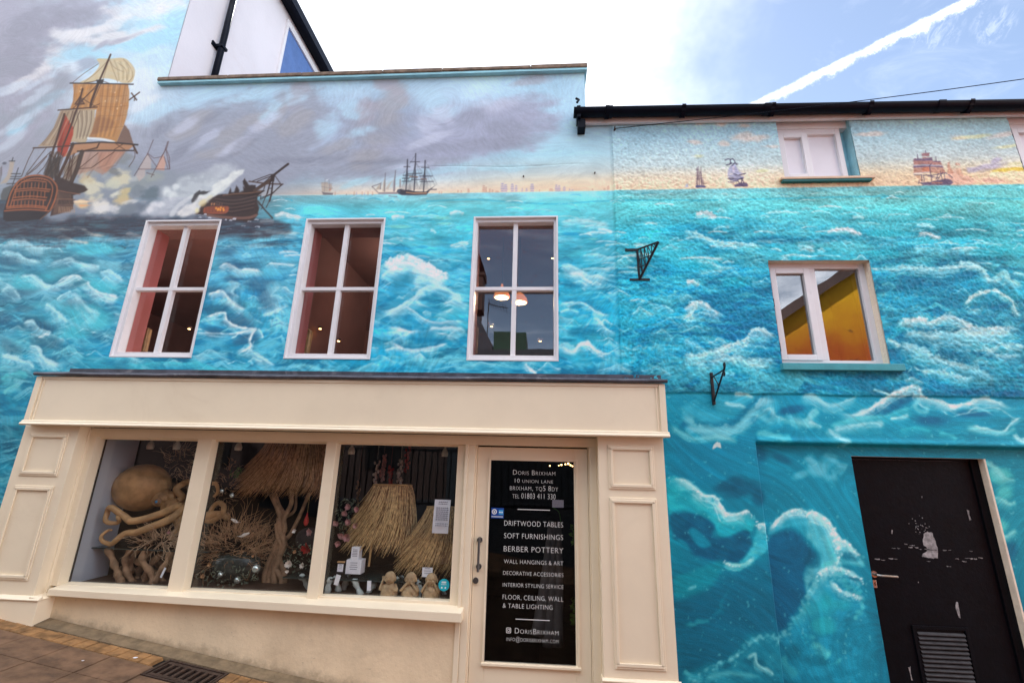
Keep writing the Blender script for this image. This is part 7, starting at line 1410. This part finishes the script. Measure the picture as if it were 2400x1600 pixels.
# spotlights on the shop ceiling
def spot(q,x,y,lab):
    c=Vector(T3(q,.42,x,y)[0]); o=thing('spotlight',lab,'spotlight',(c.x,c.y,2.0),'cream spotlights above the display'); MB().lathe([(.004,-.036),(.028,-.034),(.031,-.01),(.022,.02),(.012,.036),(.006,.05)],c,14).build('lamp_head','lampwhite',o,smooth=True); MB().tube([c+Vector((0,0,.045)),Vector((c.x+.01,c.y,2.0))],.005,6).build('stem','lampwhite',o)
spot(qL,760,225,'cream spotlight at the top left of the left window'); spot(qL,980,228,'cream spotlight above the octopus, second from the left'); spot(qM,390,215,'cream spotlight at the top of the middle window'); spot(qM,1255,245,'cream spotlight at the top left of the right window'); spot(qN,1100,205,'cream spotlight at the top right of the right window')
# things behind the shop door
m=MB(); 
for (x0,y0,x1,y1,w) in((555,575,470,1270,.05),(600,580,590,1340,.045),(570,600,530,1340,.04)):
    p=T3(qI,.5,x0,y0,(x0+x1)/2+6,(y0+y1)/2,x1,y1); m.tube(sm3(p),[w*(.5+.6*i/10) for i in range(11)],10)
tag(m.build('hanging_drape','drape',smooth=True),'long grey drape hanging just inside the shop door','drape')
leaves(qI,.3,695,660,26,70,50,.022,'fern',8,'fern','upper green fern fronds inside the right edge of the door','plant'); leaves(qI,.3,690,1130,22,90,50,.022,'fern',9,'fern','lower green fern fronds inside the right edge of the door','plant')
p=T3(qI,.35,560,490,600,520,612,580); tag(MB().tube(sm3(p),.005,6).build('green_cord','greenl'),'green cord looped inside the door near the drape','ribbon')  # a thin green cord
card(qI,.12,560,447,630,492,'door_notice','pale card inside the door glass below the phone number','card')
ch=thing('string_of_bulbs','little string of warm bulbs glowing at the top right of the door','lights',T3(qI,.6,640,230)[0]); m=MB()
for x,y,s in((545,238,.005),(616,232,.007),(640,228,.006),(658,225,.008),(672,234,.006),(683,240,.005),(600,236,.004)): m.ball(T3(qI,.6,x,y)[0],s,s,s,8,6)
m.build('bulb','bulb',ch); MB().tube(sm3(T3(qI,.61,530,232,600,228,660,218,700,236)),.002,4).build('flex','black',ch)
# upstairs lamps and screens
qE_=Cr(2.9363,800,480)
for x,y,s,l in((1104,625,.10,'copper pendant lamp glowing behind the left half of the third sash window'),(1226,660,.10,'copper pendant lamp glowing behind the glazing bar of the third sash window')):
    c=Vector(T3(qE_,1.1,x,y)[0]); o=thing('pendant_lamp',l,'lamp',c,'copper pendant lamps'); MB().lathe([(s*.95,-.02),(s*.8,.03),(s*.45,.075),(s*.16,.10),(s*.12,.14)],c,20).build('lamp_shade','copper',o,smooth=True); MB().lathe([(s*.80,-.024),(s*.7,-.02)],c,18).build('bulb','bulb',o); MB().tube([c+Vector((0,0,.13)),Vector((c.x,c.y,4.5))],.004,5).build('flex','black',o)
    L=bpy.data.lights.new('pendant_light','POINT'); L.energy=9; L.color=(1,.72,.42); L.shadow_soft_size=.02; lo=bpy.data.objects.new('pendant_light',L); C.objects.link(lo); lo.location=c+Vector((0,0,-.035))
qD_=Cr(2.9363,0,480)
for q,x,y,Y,l in((qE_,1013,367,1.7,'ceiling spot in the upper left pane of the third sash window'),(qE_,1453,365,1.7,'ceiling spot at the right edge of the third sash window'),(qE_,1034,833,1.2,'wall spot low in the left half of the third sash window'),(qE_,1368,933,1.2,'wall spot low in the right half of the third sash window'),(qD_,1303,850,1.6,'bright spot in the lower right pane of the first sash window'),(qD_,2204,849,1.6,'spot in the lower left pane of the second sash window'),(qD_,2330,933,1.6,'spot beside the glazing bar of the second sash window')):
    c=T3(q,Y,x,y)[0]; o=thing('ceiling_spot',l,'spotlight',c,'small lit spots upstairs'); MB().lathe([(.016,-.006),(.030,0),(.030,.02)],c,12).build('rim','steel',o); MB().lathe([(.016,-.009),(.002,-.012)],c,10).build('bulb','bulb',o)
    if x in(1303,2204): L=bpy.data.lights.new('room_fill_light','POINT'); L.energy=18 if x==1303 else 4; L.color=(1,.78,.6); L.shadow_soft_size=.02; lo=bpy.data.objects.new('room_fill_light',L); C.objects.link(lo); lo.location=Vector((-1.75,2.0,4.1)) if x!=1303 else Vector((-3.3,1.7,2.9))  # unseen point lights added away from the spots, to fill the dark rooms
for q,pts,l in((qD_,((865,1012),(905,825),(1045,860),(1012,1012)),'pale wooden screen inside the first sash window'),(qD_,((2035,1022),(2068,825),(2155,875),(2128,1022)),'pale wooden screen inside the second sash window'),(qE_,((912,1022),(916,828),(945,850),(935,1022)),'pale screen at the left of the third sash window')):
    pp=[T3(q,.32,*p)[0] for p in pts]; o=MB().prism([(p[0],p[2]) for p in pp],.30,.325).build('wooden_screen','oak'); tag(o,l,'screen'); m=MB(); 
    m.tube([(pp[0][0]+.01,.296,pp[0][2]),(pp[1][0]+.01,.296,pp[1][2]),(pp[2][0]-.01,.296,pp[2][2]),(pp[3][0]-.01,.296,pp[3][2])],.012,4); m.build('screen_frame','oak',o)
b=Vector(T3(qE_,.9,1130,985)[0]);
